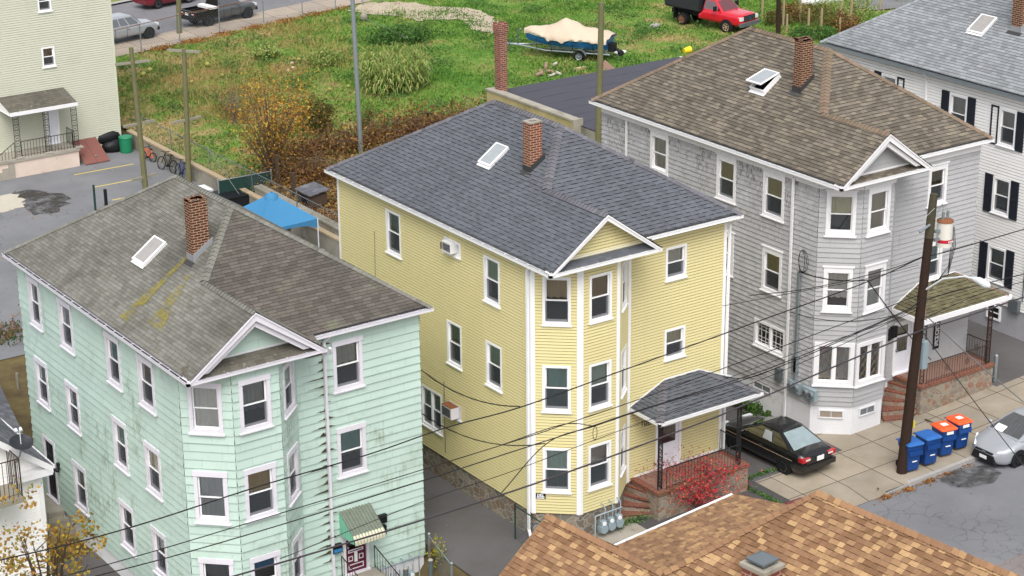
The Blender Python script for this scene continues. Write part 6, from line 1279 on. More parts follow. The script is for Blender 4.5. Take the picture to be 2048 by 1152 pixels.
# ================================================================ utility pole with transformer and street lamp
PB = V3((13.28, -3.72, .2)); PT = V3((13.94, -3.75, 10.33)); pp = lambda z: PB+(PT-PB)*((z-.2)/10.13)
UP = thing('utility_pole', 'dark brown wooden utility pole with white transformer and street lamp on the pavement', 'utility pole', tuple(PB))
m = MB(); m.tube([pp(z) for z in (0, 3, 6, 8.8)], [.2, .185, .165, .15], 14); m.build('pole', 'pole_wood', UP); m = MB(); m.tube([pp(8.8), pp(9.6), pp(10.33)], [.155, .15, .13], 14); m.build('pole_top', 'moss', UP)
tc = ony(1889, 466, -3.72); T = MB(); T.tube([tc+V3((0, 0, -.46)), tc+V3((0, 0, .42))], .27, 20); T.tube([tc+V3((0, 0, .42)), tc+V3((0, 0, .47)), tc+V3((0, 0, .52))], [.29, .28, .12], 20, 2); T.grid([[tc+V3((.276*math.cos(a), .276*math.sin(a), z)) for a in np.linspace(math.pi*.95, math.pi*1.8, 12)] for z in (-.3, -.18)], mi=1)
wt = Wall(tuple(tc+V3((-.16, -.3, 0))), (1, 0, 0)); 
for i in range(4): T.box(tc+V3((-.1+.06*i, -.306, -.27)), tc+V3((-.07+.06*i, -.297, -.21)), 3)
T.box(tc+V3((-.5, -.06, -.2)), tc+V3((-.25, .06, -.1)), 4); T.box(tc+V3((-.5, -.06, .1)), tc+V3((-.25, .06, .2)), 4); T.build('transformer', ['trafo', 'red_band', 'rust', 'letter_white', 'galv'], UP)
m = MB(); 
for dx in (-.12, .1): m.tube([tc+V3((dx, 0, .5)), tc+V3((dx, 0, .78))], .05, 8)
m.tube([pp(9.3)+V3((-.15, -.1, 0)), pp(9.3)+V3((-.75, -.25, -.1))], .045, 6); m.tube([tc+V3((-.12, 0, .78)), tc+V3((-.2, 0, 1.1)), pp(9.4)+V3((.15, 0, 0))], .012, 4); m.tube([pp(9.7)+V3((-.7, -.25, -.5)), pp(9.9)+V3((-.55, -.2, -.25)), pp(9.9)+V3((-.1, -.2, 0))], .012, 4); m.build('insulator', 'galv', UP)
m = MB(); 
for k in range(4): m.tube([tc+V3((.3, -.05*k, .2)), tc+V3((.36+.02*k, -.05*k, -.5)), tc+V3((.2, -.1, -1.2-.12*k)), pp(6.9)+V3((.2, -.15, .1*k))], .016, 4)
m.build('drop_cable', 'wire', UP)
la = pp(7.0); le = la+V3((.25, -2.0, .85)); m = MB(); m.tube([la+V3((0, -.15, 0)), la+V3((.1, -.8, .55)), le+V3((0, .35, .0)), le], .035, 8); la_ = m.build('lamp_arm', 'lamp_grey', UP); m = MB(); m.tube([le+V3((0, .1, .02)), le+V3((0, -.25, .02)), le+V3((.0, -.6, -.03)), le+V3((0, -.72, -.05))], [.05, .13, .14, .05], 10); m.build('lamp_head', 'lamp_grey', la_)
c = pp(4.55); m = MB(); m.box(c+V3((.14, -.22, -.5)), c+V3((.4, .08, .5))); m.tube([c+V3((.25, -.1, .5)), c+V3((.22, -.1, 1.1)), c+V3((.1, -.15, 1.6))], .02, 5); m.build('equipment_box', 'meter_grey', UP)
m = MB(); m.box(pp(2.)+V3((.1, -.2, -.1)), pp(2.)+V3((.17, -.17, .15))); m.build('tag', 'yellow_tag', UP)
# ================================================================ overhead wires
def spline(P, n=10):
    P = [V3(p) for p in P]; out = []
    for i in range(len(P)-1):
        a, b = P[i], P[i+1]; p0 = P[i-1] if i else a*2-b; p3 = P[i+2] if i+2 < len(P) else b*2-a
        for k in range(n): t = k/n; out.append(.5*((2*a)+(b-p0)*t+(2*p0-5*a+4*b-p3)*t*t+(3*a-p0-3*b+p3)*t**3))
    return out+[P[-1]]
def wire(px, y, r, label, mat='wire', ext=True, yend=None, cat='wire'):
    n = len(px); P = []
    for i, q in enumerate(px): yy = y if yend is None else y+(yend-y)*i/(n-1); P.append(ony(q[0], q[1], yy))
    if ext: P = [P[0]+(P[0]-P[1])/np.linalg.norm(P[0]-P[1])*6+V3((0, 0, .3))]+P
    m = MB(); m.tube(spline(P), r, 5); return tag(m.build('overhead_wire', mat, origin=P[0]), label, cat, 'overhead wires along the street')
wire([(0, 1274), (500, 1143), (1020, 984), (1390, 850), (1500, 805), (1829, 666), (1905, 642), (2060, 590)], -3.95, .028, 'thickest dark cable sagging low across the mint green house', 'cable')
wire([(0, 1120), (250, 1058), (520, 972), (736, 909), (893, 855), (1045, 813), (1253, 738), (1540, 634), (1731, 565), (1844, 515)], -3.75, .02, 'wavy black wire ending high on the pole below transformer')
wire([(1850, 514), (1905, 500), (2060, 455)], -3.75, .02, 'black wire running right from the pole under transformer', ext=False)
wire([(204, 1149), (500, 1068), (846, 961), (1020, 905), (1190, 850), (1264, 825), (1540, 736), (1789, 631), (1840, 604)], -3.8, .017, 'upper of the two thin wires crossing the mint downspout')
wire([(140, 1149), (500, 1045), (1020, 885), (1126, 850), (1285, 796), (1540, 702), (1778, 613), (1838, 590)], -3.6, .015, 'straight thin wire passing under the yellow bay top storey')
wire([(1000, 989), (1095, 886), (1190, 852), (1300, 815), (1540, 741), (1785, 635), (1838, 612)], -3.85, .016, 'thin wire with hanging loop in front of yellow bay', ext=False)
wire([(1000, 891), (1126, 849), (1189, 852)], -3.85, .014, 'short slack wire joining the looped wire at yellow bay', ext=False)
wire([(1845, 604), (1900, 585), (2060, 545)], -3.8, .018, 'spliced black wire crossing grey porch roof', ext=False)
wire([(1840, 640), (1960, 588), (2060, 560)], -3.9, .014, 'thin wire crossing low over grey porch roof', ext=False)
wire([(1500, 591), (1629, 575), (1780, 538), (1844, 514)], -3.7, .014, 'thin wire crossing grey bay between top and middle windows', ext=False)
wire([(500, 1190), (700, 1123), (820, 1062), (848, 992), (1010, 950)], -3.3, .012, 'faint cable pair above the striped awning', 'wire_grey', ext=False) if False else None
wire([(560, 1118), (846, 1003), (1020, 944), (1240, 861), (1540, 752), (1786, 642), (1840, 617)], -3.7, .011, 'thin lower wire of the bundle reaching the pole', ext=False)
wire([(1440, 762), (1600, 703), (1785, 640), (1840, 600)], -3.78, .011, 'short thin wire beside the bundle left of the pole', ext=False)
wire([(1445, 612), (1600, 583), (1720, 560), (1838, 530)], -3.72, .01, 'faint wire passing the corner of yellow house high up', ext=False)
def drop(a, b, r, label, sag=.4, mat='wire'):
    a, b = V3(a), V3(b); m = MB(); m.tube([a+(b-a)*t-V3((0, 0, 4*sag*t*(1-t))) for t in np.linspace(0, 1, 14)], r, 5); return tag(m.build('service_wire', mat, origin=a), label, 'wire', 'service wires from street to houses')
q1 = ony(1040, 813, -3.75); drop(q1, (-.06, 7.7, 4.05), .02, 'service wire from street line to yellow house side wall', .5)
q2_ = ony(1090, 887, -3.85); drop(q2_, (-.06, 9.3, 2.6), .018, 'lower service wire drooping along yellow side wall', .9)
q3 = ony(1735, 560, -3.75); drop(q3, (12.76, 1.4, 6.3), .022, 'service wire from street line to grey house conduit', .15)
drop(q3, ony(1862, 720, -.7), .02, 'wire from street line down past the grey porch', .1); drop(pp(6.2), onz(2080, 830, 1.6), .02, 'pale guy wire running down right from the pole', .1, 'wire_grey'); drop(pp(5.6), onz(2070, 960, 2.), .016, 'thin guy wire running down right in front of silver car', .05)
drop(ony(1789, 631, -3.8), (12.8, 2.0, 4.6), .014, 'thin wire from the pole line to grey house lower wall', .3); drop(ony(1540, 741, -3.85), (8.0, 0.1, 3.9), .014, 'thin wire reaching the corner above yellow porch roof', .2)
m = MB(); lp_ = ony(1190, 853, -3.85); m.tube([lp_+V3((.08*math.sin(t), 0, -.22+.22*math.cos(t))) for t in np.linspace(0, 2*math.pi, 16)], .012, 4); tag(m.build('wire_loop', 'wire'), 'hanging loop of spare wire in front of yellow bay', 'wire')
m = MB(); c = onx(1607, 517, 12.7); 
for k in range(3): m.tube([c+V3((-.04*k, .25*math.sin(t)*(1-.2*k), -.1+.42*math.cos(t))) for t in np.linspace(0, 2*math.pi, 20)], .014, 4)
tag(m.build('wire_coil', 'wire'), 'black coil of spare cable hung on grey house side wall', 'wire')
# ================================================================ ground, streets, field
def fz(x): return float(np.interp(x, [-60, -11.5, -3.3, -2.9, 0, 8, 15, 21, 25, 60], [-3.2, -.95, -.85, -.2, .05, .08, .2, .5, .75, 2.4]))
def sst(a, b, t): t = min(1, max(0, (t-a)/(b-a))); return t*t*(3-2*t)
def nz2(x, y): return math.sin(x*.9+1.3*math.sin(y*.5))*math.cos(y*.8+.9*math.sin(x*.6))
def gz(x, y):
    a = fz(x)-(.4 if y < -4.4 else (.3 if y < -1.5 else 0)); b = .2 if x < 8.9 else .8; t = sst(15, 24, y); return a*(1-t)+b*t
def sheet(name, mat, xs, ys, f, label=None, noise=0):
    m = MB(); rows = [[(x, y, f(x, y)) for y in ys] for x in xs]; m.grid(rows, sm=True); return struct(m.build(name, mat, origin=(xs[0], ys[0], 0)), label)
L_ = lambda a, b, n: list(np.linspace(a, b, n))
sheet('ground', 'earth', L_(-160, -30, 6)+L_(-25, -3.4, 12)+[-3.0, -2.8]+L_(-2, 8.8, 10)+[8.95]+L_(10, 60, 20)+L_(70, 260, 8), L_(-120, -14, 8)+L_(-12, -4.6, 6)+[-4.35]+L_(-3, 30, 28)+L_(35, 60, 6)+L_(70, 260, 8), lambda x, y: gz(x, y)-.03)
sheet('street', 'asphalt_road', L_(-60, 80, 71), [-10.2, -8, -6, -4.47], lambda x, y: fz(x)-.13); sheet('street_edge', 'asphalt_pink', L_(-60, 80, 71), [-12.5, -10.19], lambda x, y: fz(x)-.126)
def apron(x, y): d = sst(-3.3, -4.45, y) if x < 11.7 else 0; return fz(x)+.012-.135*max(0, min(1, (-3.4-y)/1.))*(1 if x < 11.75 else 0)
sheet('sidewalk', 'sidewalk', L_(8.7, 11.74, 5)+L_(11.76, 30, 14), [-4.46, -4.3, -4, -3.7, -3.4, -1.15], apron)
sheet('sidewalk', 'sidewalk', L_(12.87, 17.2, 6), [-1.15, .5], lambda x, y: fz(x)+.012); sheet('sidewalk', 'sidewalk', L_(17.2, 21.1, 4), [-1.15, -.6], lambda x, y: fz(x)+.012); sheet('sidewalk', 'sidewalk', L_(21.1, 30, 4), [-1.15, -.9], lambda x, y: fz(x)+.012)
sheet('walkway', 'asphalt_dark', L_(-30, 8.7, 28), [-4.46, -1.15], lambda x, y: fz(x)+.004 if x > -2.9 else fz(x)+.004); sheet('walkway', 'asphalt_dark', L_(3.3, 8.7, 4), [-1.15, -.3], lambda x, y: fz(x)+.004); sheet('walkway', 'concrete', [1.2, 3.4], [-1.9, -.6], lambda x, y: fz(x)+.012)
sheet('driveway', 'asphalt_drive', L_(8.0, 12.9, 6), L_(-1.15, 15, 8), lambda x, y: fz(x)); sheet('driveway', 'asphalt_drive', L_(20.9, 25.1, 4), L_(-.9, 17, 8), lambda x, y: fz(x)+.004); sheet('driveway', 'asphalt_drive', L_(-2.88, .05, 4), L_(-1.15, 17, 8), lambda x, y: fz(x))
sheet('driveway', 'asphalt_drive', [-13.4, -11.5], L_(-1.15, 9.5, 6), lambda x, y: fz(x)+.004)
sheet('parking_lot', 'asphalt_lot', L_(-40, 8.8, 20), L_(25, 62, 16), lambda x, y: .2)
def strip_on(a, b, w, z, name, mat, th=.0): 
    a, b = V3(a), V3(b); d = unit((b-a)*V3((1, 1, 0))); n = V3((-d[1], d[0], 0))*w/2; m = MB(); m.face([(*(a-n)[:2], z), (*(b-n)[:2], z), (*(b+n)[:2], z), (*(a+n)[:2], z)]); return struct(m.build(name, mat))
for (a, b) in (((148, 350), (267, 328)), ((185.7, 375), (265, 360)), ((224, 400.5), (300, 386))): strip_on(onz(*a, .2), onz(*b, .2), .11, .206, 'parking_line', 'yellow_line')
def patch(pts, z, name, mat, px=True, jit=.12, sub=4):
    P = [onz(*p, z) if px else V3((*p, z)) for p in pts]; out = []
    for i in range(len(P)):
        a, b = P[i], P[(i+1) % len(P)]
        for k in range(sub): t = k/sub; q = a+(b-a)*t; out.append((q[0]+random.gauss(0, jit), q[1]+random.gauss(0, jit), z))
    m = MB(); m.face(out); return struct(m.build(name, mat))
plain('patch_pale', 'b3ada0', .95, .1, 0, .12, 2)
patch([(-30, 395), (25, 388), (52, 398), (48, 412), (20, 424), (-30, 430)], .212, 'cement_patch', 'patch_pale'); patch([(30, 384), (85, 378), (135, 396), (125, 422), (95, 432), (50, 424), (40, 402)], .206, 'broken_patch', 'patch_dark', jit=.2)
patch([(1880, 958), (1920, 936), (1970, 930), (2005, 945), (1985, 966), (1940, 974), (1900, 972)], fz(16)-.122, 'oil_stain', 'oil_stain', jit=.03)
for p in ((1905, 965), (1922, 968), (1918, 972), (1945, 966)): patch([(p[0]-6, p[1]), (p[0], p[1]-3), (p[0]+6, p[1]), (p[0], p[1]+3)], fz(15)-.121, 'oil_stain', 'oil_stain', jit=.015)
patch([(1848, 838), (1862, 830), (1876, 838), (1870, 846), (1855, 845)], fz(17)+.017, 'damp_patch', 'damp_stain', jit=.06)
m = MB(); 
for i in range(15):
    x = 11.75+1.25*i; a, b = x, x+1.235; m.hexa([(a, -4.5, fz(a)-.3), (b, -4.5, fz(b)-.3), (b, -4.34, fz(b)-.3), (a, -4.34, fz(a)-.3), (a, -4.5, fz(a)+.018-(.1 if i == 0 else 0)), (b, -4.5, fz(b)+.018), (b, -4.34, fz(b)+.02), (a, -4.34, fz(a)+.02-(.1 if i == 0 else 0))])
struct(m.build('kerb', 'granite'))
# far street block
FA, FB = onz(283, 104, 1.), onz(671, 18, 1.); fd_ = unit((FB-FA)*V3((1, 1, 0))); fn = V3((-fd_[1], fd_[0], 0))
def band(o0, o1, z, name, mat, s0=-30, s1=140):
    m = MB(); a = FA+fd_*s0; b = FA+fd_*s1; m.face([(*(a+fn*o0)[:2], z), (*(b+fn*o0)[:2], z), (*(b+fn*o1)[:2], z), (*(a+fn*o1)[:2], z)]); return struct(m.build(name, mat))
band(.0, 3.1, 1.03, 'back_sidewalk', 'back_walk', -8); band(3.1, 12.6, .95, 'back_street', 'asphalt_back'); band(12.6, 13.1, 1.06, 'back_kerb', 'granite'); band(13.1, 14.6, 1.05, 'back_verge', 'field'); band(14.6, 40, 1.04, 'back_pavement', 'back_walk')
# vacant lot: turf with a rolling surface
def hz(x, y): return 1.0+.05*nz2(x*.7, y*.7)+.04*nz2(x*2.1+3, y*1.9)+(.0 if x > 9.6 else -.05)
def inlot(x, y):
    if x < 8.95 or y < 25: return False
    if (V3((x, y, 0))-FA*V3((1, 1, 0))) @ fn > .05: return False
    return True
rows = []; ts = L_(0, 1, 46); xs = L_(8.95, 90, 80)
for x in xs:
    ym = float((FA+fd_*((x-FA[0])/fd_[0]))[1])+.05; rows.append([(x, 24+(ym-24)*t, hz(x, 24+(ym-24)*t)) for t in ts])
m = MB(); m.grid(rows); struct(m.build('vacant_lot', 'field', origin=(8.95, 24, 1)))
patch([(690, 22), (735, 6), (800, 2), (870, 12), (935, 16), (985, 30), (1010, 52), (985, 58), (945, 40), (900, 38), (850, 42), (800, 34)], 1.075, 'dirt_path', 'path_dirt', jit=.13, sub=5); patch([(935, 44), (990, 50), (1010, 60), (980, 66), (940, 58)], 1.07, 'dirt_path', 'path_dirt', jit=.12)
patch([(1690, -10), (1850, -30), (1850, 12), (1740, 22), (1700, 10)], 1.08, 'side_street', 'asphalt_back', jit=.1)
# ---------------------------------------------------------------- foliage builders
def rawmesh(name, A, F, mat, parent=None, origin=None):
    me = bpy.data.meshes.new(name); A = np.asarray(A, float)
    o = ORG[parent.name] if parent is not None else V3(origin if origin is not None else A.mean(0)*V3((1, 1, 0))+V3((0, 0, A[:, 2].min()))); A = A-o
    k = F.shape[1]; me.vertices.add(len(A)); me.vertices.foreach_set('co', A.ravel()); me.loops.add(F.size); me.loops.foreach_set('vertex_index', F.ravel().astype(np.int32)); me.polygons.add(len(F)); me.polygons.foreach_set('loop_start', np.arange(0, F.size, k, dtype=np.int32)); me.polygons.foreach_set('loop_total', np.full(len(F), k, np.int32)); me.update(calc_edges=True); me.materials.append(MATS[mat])
    ob = bpy.data.objects.new(name, me); COL.objects.link(ob)
    if parent is not None: ob.parent = parent
    else: ob.location = o
    ORG[ob.name] = o; return ob
def leafquads(P, s, flat=.0, asp=.6):
    N = len(P); n = rng.normal(size=(N, 3)); n[:, 2] += flat*3; n /= np.linalg.norm(n, axis=1)[:, None]; t = rng.normal(size=(N, 3)); u = np.cross(n, t); u /= np.linalg.norm(u, axis=1)[:, None]; v = np.cross(n, u); s = np.asarray(s)[:, None]
    A = np.stack([P-u*s, P-v*s*asp, P+u*s, P+v*s*asp], 1).reshape(-1, 3); return A, np.arange(4*N).reshape(N, 4)
def blades(P, h, w, lean=.5):
    N = len(P); a = rng.uniform(0, 2*math.pi, N); d = np.stack([np.cos(a), np.sin(a), 0*a], 1); b = rng.uniform(0, 2*math.pi, N); l = np.stack([np.cos(b), np.sin(b), 0*b], 1)*(np.asarray(h)*lean*rng.uniform(0, 1.4, N))[:, None]; up = np.zeros((N, 3)); up[:, 2] = h; w = np.asarray(w)[:, None]
    return np.stack([P-d*w, P+d*w, P+l+up], 1).reshape(-1, 3), np.arange(3*N).reshape(N, 3)
def cluster(c, r, n, k, sq=(1, 1, 1)):
    """n leaves gathered in k clumps through a crown volume (uneven outline, gaps)"""
    q = rng.normal(size=(k, 3)); q /= np.linalg.norm(q, axis=1)[:, None]; q *= (rng.uniform(.15, 1., k)**.5)[:, None]; C_ = V3(c)+q*V3(r)*V3(sq); i = rng.integers(0, k, n); return C_[i]+rng.normal(size=(n, 3))*V3(r)*.17
def treething(name, label, cat, base, stems, crownmat, P, s, barkm='bark', group=None, flat=0., part='crown', asp=.6):
    T = thing(name, label, cat, tuple(base), 0, group); m = MB()
    for st in stems: m.tube(*st[:2], 6 if st[1][0] > .04 else 4)
    if stems: m.build('trunk', barkm, T)
    A, F = leafquads(P, s, flat, asp); rawmesh(part, A, F, crownmat, T); return T
def twigs(base, n, h, spread, r0=.02, seed=0):
    R = np.random.default_rng(seed); out = []
    for i in range(n):
        a = R.uniform(0, 2*math.pi); l = spread*R.uniform(.3, 1); hh = h*R.uniform(.6, 1.05); p0 = V3(base)+V3((R.normal()*.05, R.normal()*.05, 0)); e = V3((math.cos(a)*l, math.sin(a)*l, hh)); P = [p0, p0+e*V3((.3, .3, .45)), p0+e*V3((.7, .7, .8)), p0+e]; out.append((P, [r0, r0*.75, r0*.5, r0*.2]))
        for k in range(3): j = R.uniform(.4, .95); q = p0+e*j*V3((.8, .8, .95)); d = V3((R.normal(), R.normal(), R.uniform(.1, 1)))*.22*h*.5; out.append(([q, q+d*.6, q+d], [r0*.4, r0*.3, r0*.15]))
    return out
# grass of the lot
n = 150000; X_ = rng.uniform(8.95, 66, n); Y_ = rng.uniform(28, 70, n); d_ = (np.stack([X_, Y_], 1)-FA[:2]) @ fn[:2]
vis = (d_ < -.1) & ~((X_ > 24) & (X_ < 37.6) & (Y_ < 38.5)); px_ = ((np.stack([X_, Y_, 0*X_+1], 1)-CC) @ _r)/((np.stack([X_, Y_, 0*X_+1], 1)-CC) @ _fw)*CF+IW/2; vis &= (px_ > -200) & (px_ < 2250)
X_, Y_ = X_[vis], Y_[vis]; tall = np.clip(np.array([.5+.5*nz2(x*.45, y*.5) for x, y in zip(X_, Y_)]), 0, 1); h_ = (.07+.2*tall*rng.uniform(.3, 1., len(X_)))
Z_ = np.array([hz(x, y) for x, y in zip(X_, Y_)]); A, F = blades(np.stack([X_, Y_, Z_-.01], 1), h_, .02+.035*rng.uniform(0, 1, len(X_)), .9); tag(rawmesh('field_grass', A, F, 'field_blades', origin=(30, 45, 1)), 'rough green and straw coloured grass covering the vacant lot', 'grass', kind='stuff')
# leafy weeds in drifts
n = 26000; Cw = rng.uniform((9.3, 36), (50, 66), (260, 2)); Cw = Cw[((Cw-FA[:2]) @ fn[:2]) < -1]; i = rng.integers(0, len(Cw), n); Q = Cw[i]+rng.normal(size=(n, 2))*.5; ok = ~((Q[:, 0] > 23.8) & (Q[:, 0] < 38) & (Q[:, 1] < 38.6)); Q = Q[ok]; Pw = np.stack([Q[:, 0], Q[:, 1], 1.0+np.abs(rng.normal(size=len(Q)))*.16], 1); A, F = leafquads(Pw, rng.uniform(.04, .1, len(Pw)), .4); tag(rawmesh('weeds', A, F, 'leaf_green', origin=(30, 45, 1)), 'low leafy green weeds spread through the vacant lot', 'weeds', kind='stuff')
n = 7000; cd_ = np.array([onz(*p, 1.)[:2] for p in ((330, 165), (430, 140), (560, 150), (620, 90), (500, 180), (590, 60), (450, 230), (400, 190), (680, 120))]); i = rng.integers(0, len(cd_), n); Q = cd_[i]+rng.normal(size=(n, 2))*1.5; A, F = blades(np.stack([Q[:, 0], Q[:, 1], 0*Q[:, 0]+1], 1), rng.uniform(.15, .5, n), rng.uniform(.01, .025, n), 1.1); t = NT('dry', .9, .1); t.base(t.ramp(t.add('ShaderNodeNewGeometry').outputs['Random Per Island'], [(0, '8a7648'), (.6, 'a8925e'), (1, '6f6a38')])); t.done('dry'); ok = ((Q-FA[:2]) @ fn[:2]) < -.2
tag(rawmesh('dry_grass', A, F[ok], 'dry', origin=(20, 55, 1)), 'patches of dry straw coloured grass near the back street', 'dry grass', kind='stuff')
# corn patch
cc = onz(790, 172, 1.); n = 240; th_ = rng.uniform(0, 2*math.pi, n); rr_ = rng.uniform(0, 1, n)**.5; ux = 2.25*rr_*np.cos(th_); uy = 2.3*rr_*np.sin(th_); vs_ = []; fs = []; As = []; k0 = 0
P_ = np.stack([cc[0]+ux+.3*uy, cc[1]+uy, 0*ux+1.], 1)
for p in P_:
    H_ = rng.uniform(1.3, 2.1); m_ = 13; zz = rng.uniform(.15, 1, m_)*H_
    for z in zz:
        a = rng.uniform(0, 2*math.pi); L = rng.uniform(.35, .75); dx, dy = math.cos(a), math.sin(a); w = .035; nx, ny = -dy*w, dx*w; q = p+V3((0, 0, z)); b1_ = q+V3((dx*L*.5, dy*L*.5, .22*L)); b2_ = q+V3((dx*L, dy*L, -.25*L))
        As += [q-V3((nx, ny, 0))*.5, q+V3((nx, ny, 0))*.5, b1_+V3((nx, ny, 0)), b1_-V3((nx, ny, 0)), b1_-V3((nx, ny, 0)), b1_+V3((nx, ny, 0)), b2_+V3((nx, ny, 0))*.2, b2_-V3((nx, ny, 0))*.2]
    As += [p-V3((.015, 0, 0)), p+V3((.015, 0, 0)), p+V3((.012, 0, H_)), p+V3((-.012, 0, H_))]
    As += [p+V3((-.05, 0, H_-.1)), p+V3((.05, 0, H_-.1)), p+V3((.02, .02, H_+.25)), p+V3((-.02, -.02, H_+.22))]
As = np.array(As); tag(rawmesh('corn_patch', As, np.arange(len(As)).reshape(-1, 4), 'leaf_corn', origin=tuple(cc)), 'dense patch of pale green corn stalks in the vacant lot', 'corn', kind='stuff')
# bushes and trees
def bush(name, label, base, r, n, k, mat, s=(.05, .11), sq=(1, 1, .8), stems=8, group=None, barkm='twig', cat='bush', lift=.75):
    c = V3(base)+V3((0, 0, r*lift*sq[2])); P = cluster(c, r*.82, n, k, sq); P[:, 2] = np.maximum(P[:, 2], base[2]+.03); return treething(name, label, cat, base, twigs(base, stems, r*1.5*sq[2], r*.8, .018, int(abs(base[0]*10))), mat, P, rng.uniform(*s, len(P)), barkm, group)
bush('bush', 'olive and rust coloured bush left of the bare metal pole', onz(632, 262, 1.), 1.15, 2000, 60, 'leaf_bush', sq=(1.1, 1, .95), stems=20); bush('bush', 'dark green mound of brambles near the dirt path', onz(800, 84, 1.), 1.7, 4200, 80, 'leaf_green', sq=(1.5, 1, .3)); bush('bush', 'yellowish weed clump between corn and bare autumn tree', onz(535, 115, 1.), .9, 1300, 30, 'leaf_corn', sq=(1.3, 1, .45)); bush('bush', 'yellow green weed clump just left of the corn', onz(652, 130, 1.), 1.1, 2200, 40, 'leaf_corn', (.04, .09), (1.3, 1, .5)); bush('bush', 'thin reddish weed clump in front of the metal pole', onz(735, 255, 1.), .9, 1100, 30, 'leaf_bush', (.03, .06), (1., 1, .9))
tb = onz(548, 372, .6); ts_ = twigs(tb, 36, 5.2, 2.3, .04, 5); tips = np.array([s_[0][-1] for s_ in ts_]); i = rng.integers(0, len(tips), 3400); P = tips[i]+rng.normal(size=(3400, 3))*V3((.35, .35, .5)); keep = (P[:, 0] > tb[0]-.6) | (rng.uniform(size=len(P)) < .5); P = P[keep]; P[:, 2] = np.maximum(P[:, 2], .8)
Pb = tips[rng.integers(0, len(tips), 2600)]+rng.normal(size=(2600, 3))*V3((.45, .45, .6)); Pb[:, 2] = np.maximum(Pb[:, 2], .8)
AT = treething('autumn_tree', 'sparse many stemmed tree with orange yellow leaves by the lot wall', 'tree', tb, ts_, 'leaf_autumn', P, rng.uniform(.04, .085, len(P)), 'twig'); A, F = leafquads(Pb, rng.uniform(.03, .06, len(Pb))); rawmesh('dry_foliage', A, F, 'leaf_brown', AT)
tb = onz(470, 245, 1.); bush('bush', 'bare greyish brown shrub with dry seed heads left of the autumn tree', tb, 1.4, 1700, 50, 'leaf_brown', (.025, .05), (1, 1, 1.), 26, None, 'twig_grey')
va, vb = onz(585, 318, 1.1), onz(960, 238, 1.1)
def thicket(name, label, a, b, w, h, n, mat, s):
    a, b = V3(a), V3(b); T = thing(name, label, 'vines', tuple((a+b)/2)); t = rng.uniform(0, 1, n); hh = h*(.55+.45*np.sin(t*23)*np.cos(t*9+1)); P = a+(b-a)*t[:, None]+rng.normal(size=(n, 3))*V3((w, w, 0)); P[:, 2] = a[2]-.2+np.abs(rng.normal(size=n))*hh*.6; A, F = leafquads(P, rng.uniform(*s, n)); rawmesh('foliage', A, F, mat, T); m = MB(); R = np.random.default_rng(3)
    for i in range(int(n/40)): q = a+(b-a)*R.uniform()+V3((R.normal()*w*.6, R.normal()*w*.6, R.uniform(0, h*.7)-.2)); d = (b-a)/np.linalg.norm(b-a)*R.uniform(-.9, .9)+V3((R.normal()*.4, R.normal()*.4, R.normal()*.25)); m.tube([q, q+d*.5+V3((0, 0, .1)), q+d], .016, 4)
    m.build('stem', 'twig', T); return T
thicket('vine_thicket', 'brown tangle of dead vines along the lot edge behind yellow house', va, vb, .9, 1.5, 15000, 'leaf_brown', (.05, .1)); thicket('vine_thicket', 'orange leaved vines heaped over posts beside the blue canopy', onz(552, 350, 1.3), onz(665, 345, 1.3), .6, 1.5, 3400, 'leaf_brown', (.04, .08))
bush('bush', 'small bright yellow bush at back corner of yellow house', onz(668, 400, .4), .5, 700, 16, 'leaf_yellow', (.04, .07))
bb = V3((5.9, -2.35, .05)); q = onz(1388, 1016, .05); bb = V3((float(q[0]), float(q[1]), .05)); st = twigs(bb, 56, 1.6, 2.1, .022, 11); tips = np.array([s_[0][-1] for s_ in st]+[s_[0][-2] for s_ in st]); i = rng.integers(0, len(tips), 4200); P = tips[i]+rng.normal(size=(4200, 3))*.2; P[:, 2] = np.maximum(P[:, 2], .1)
treething('red_shrub', 'bright red twiggy shrub in front of yellow house porch', 'shrub', bb, st, 'leaf_red', P, rng.uniform(.024, .05, len(P)), 'twig_grey')
mb_ = V3((-15.2, 4.2, -.95)); mc = ony(62, 1098, 4.2); st = twigs(mb_, 14, float(mc[2])+1.6, 1.5, .05, 21); cl = np.vstack([cluster(mc, 1.15, 620, 40, (1.6, 1.1, .8)), cluster(ony(150, 1085, 4.6), .8, 330, 22, (1.2, 1, 1.)), cluster(ony(40, 985, 4.2), .5, 60, 12, (1.2, 1, 1.)), cluster(ony(60, 1165, 3.6), 1.1, 480, 22, (1.6, 1, .7))]); treething('maple_tree', 'young maple with yellow orange leaves at bottom left corner', 'tree', mb_, st, 'leaf_maple', cl, rng.uniform(.04, .09, len(cl)), 'bark', asp=.8)
bush('weed_clump', 'tall yellow green weeds by corner of mint house fence', onz(872, 1145, -.8)+V3((0, 0, 0)), .55, 420, 22, 'leaf_yellow', (.025, .05), (.7, .7, 1.6), 10, cat='weeds')
for i, (px, py, r) in enumerate(((1500, 812, .42), (1530, 822, .4), (1554, 832, .32), (1482, 800, .35))):
    q = onz(px, py, .15); q[0] = 12.45; bush('bush', ['largest dark green plant along grey house driveway wall', 'second dark green plant along grey house driveway wall', 'dark green plant nearest the black sedan roof', 'dark green plant nearest the yellow house corner'][i], V3((12.45, float(q[1]), .1)), r, 420, 14, 'leaf_green', (.04, .08), group='plants along the grey house wall')
def edgeweed(name, label, a, b, w, n, mat, h=.1, s=(.02, .05)):
    a, b = V3(a), V3(b); t = rng.uniform(0, 1, n)**1.; t = t+.05*np.sin(t*40); P = a+(b-a)*t[:, None]+rng.normal(size=(n, 3))*V3((w, w, 0)); P[:, 2] = np.maximum(P[:, 2], a[2])+np.abs(rng.normal(size=n))*h; A, F = leafquads(P, rng.uniform(*s, n), .3); return tag(rawmesh(name, A, F, mat), label, 'weeds', kind='stuff')
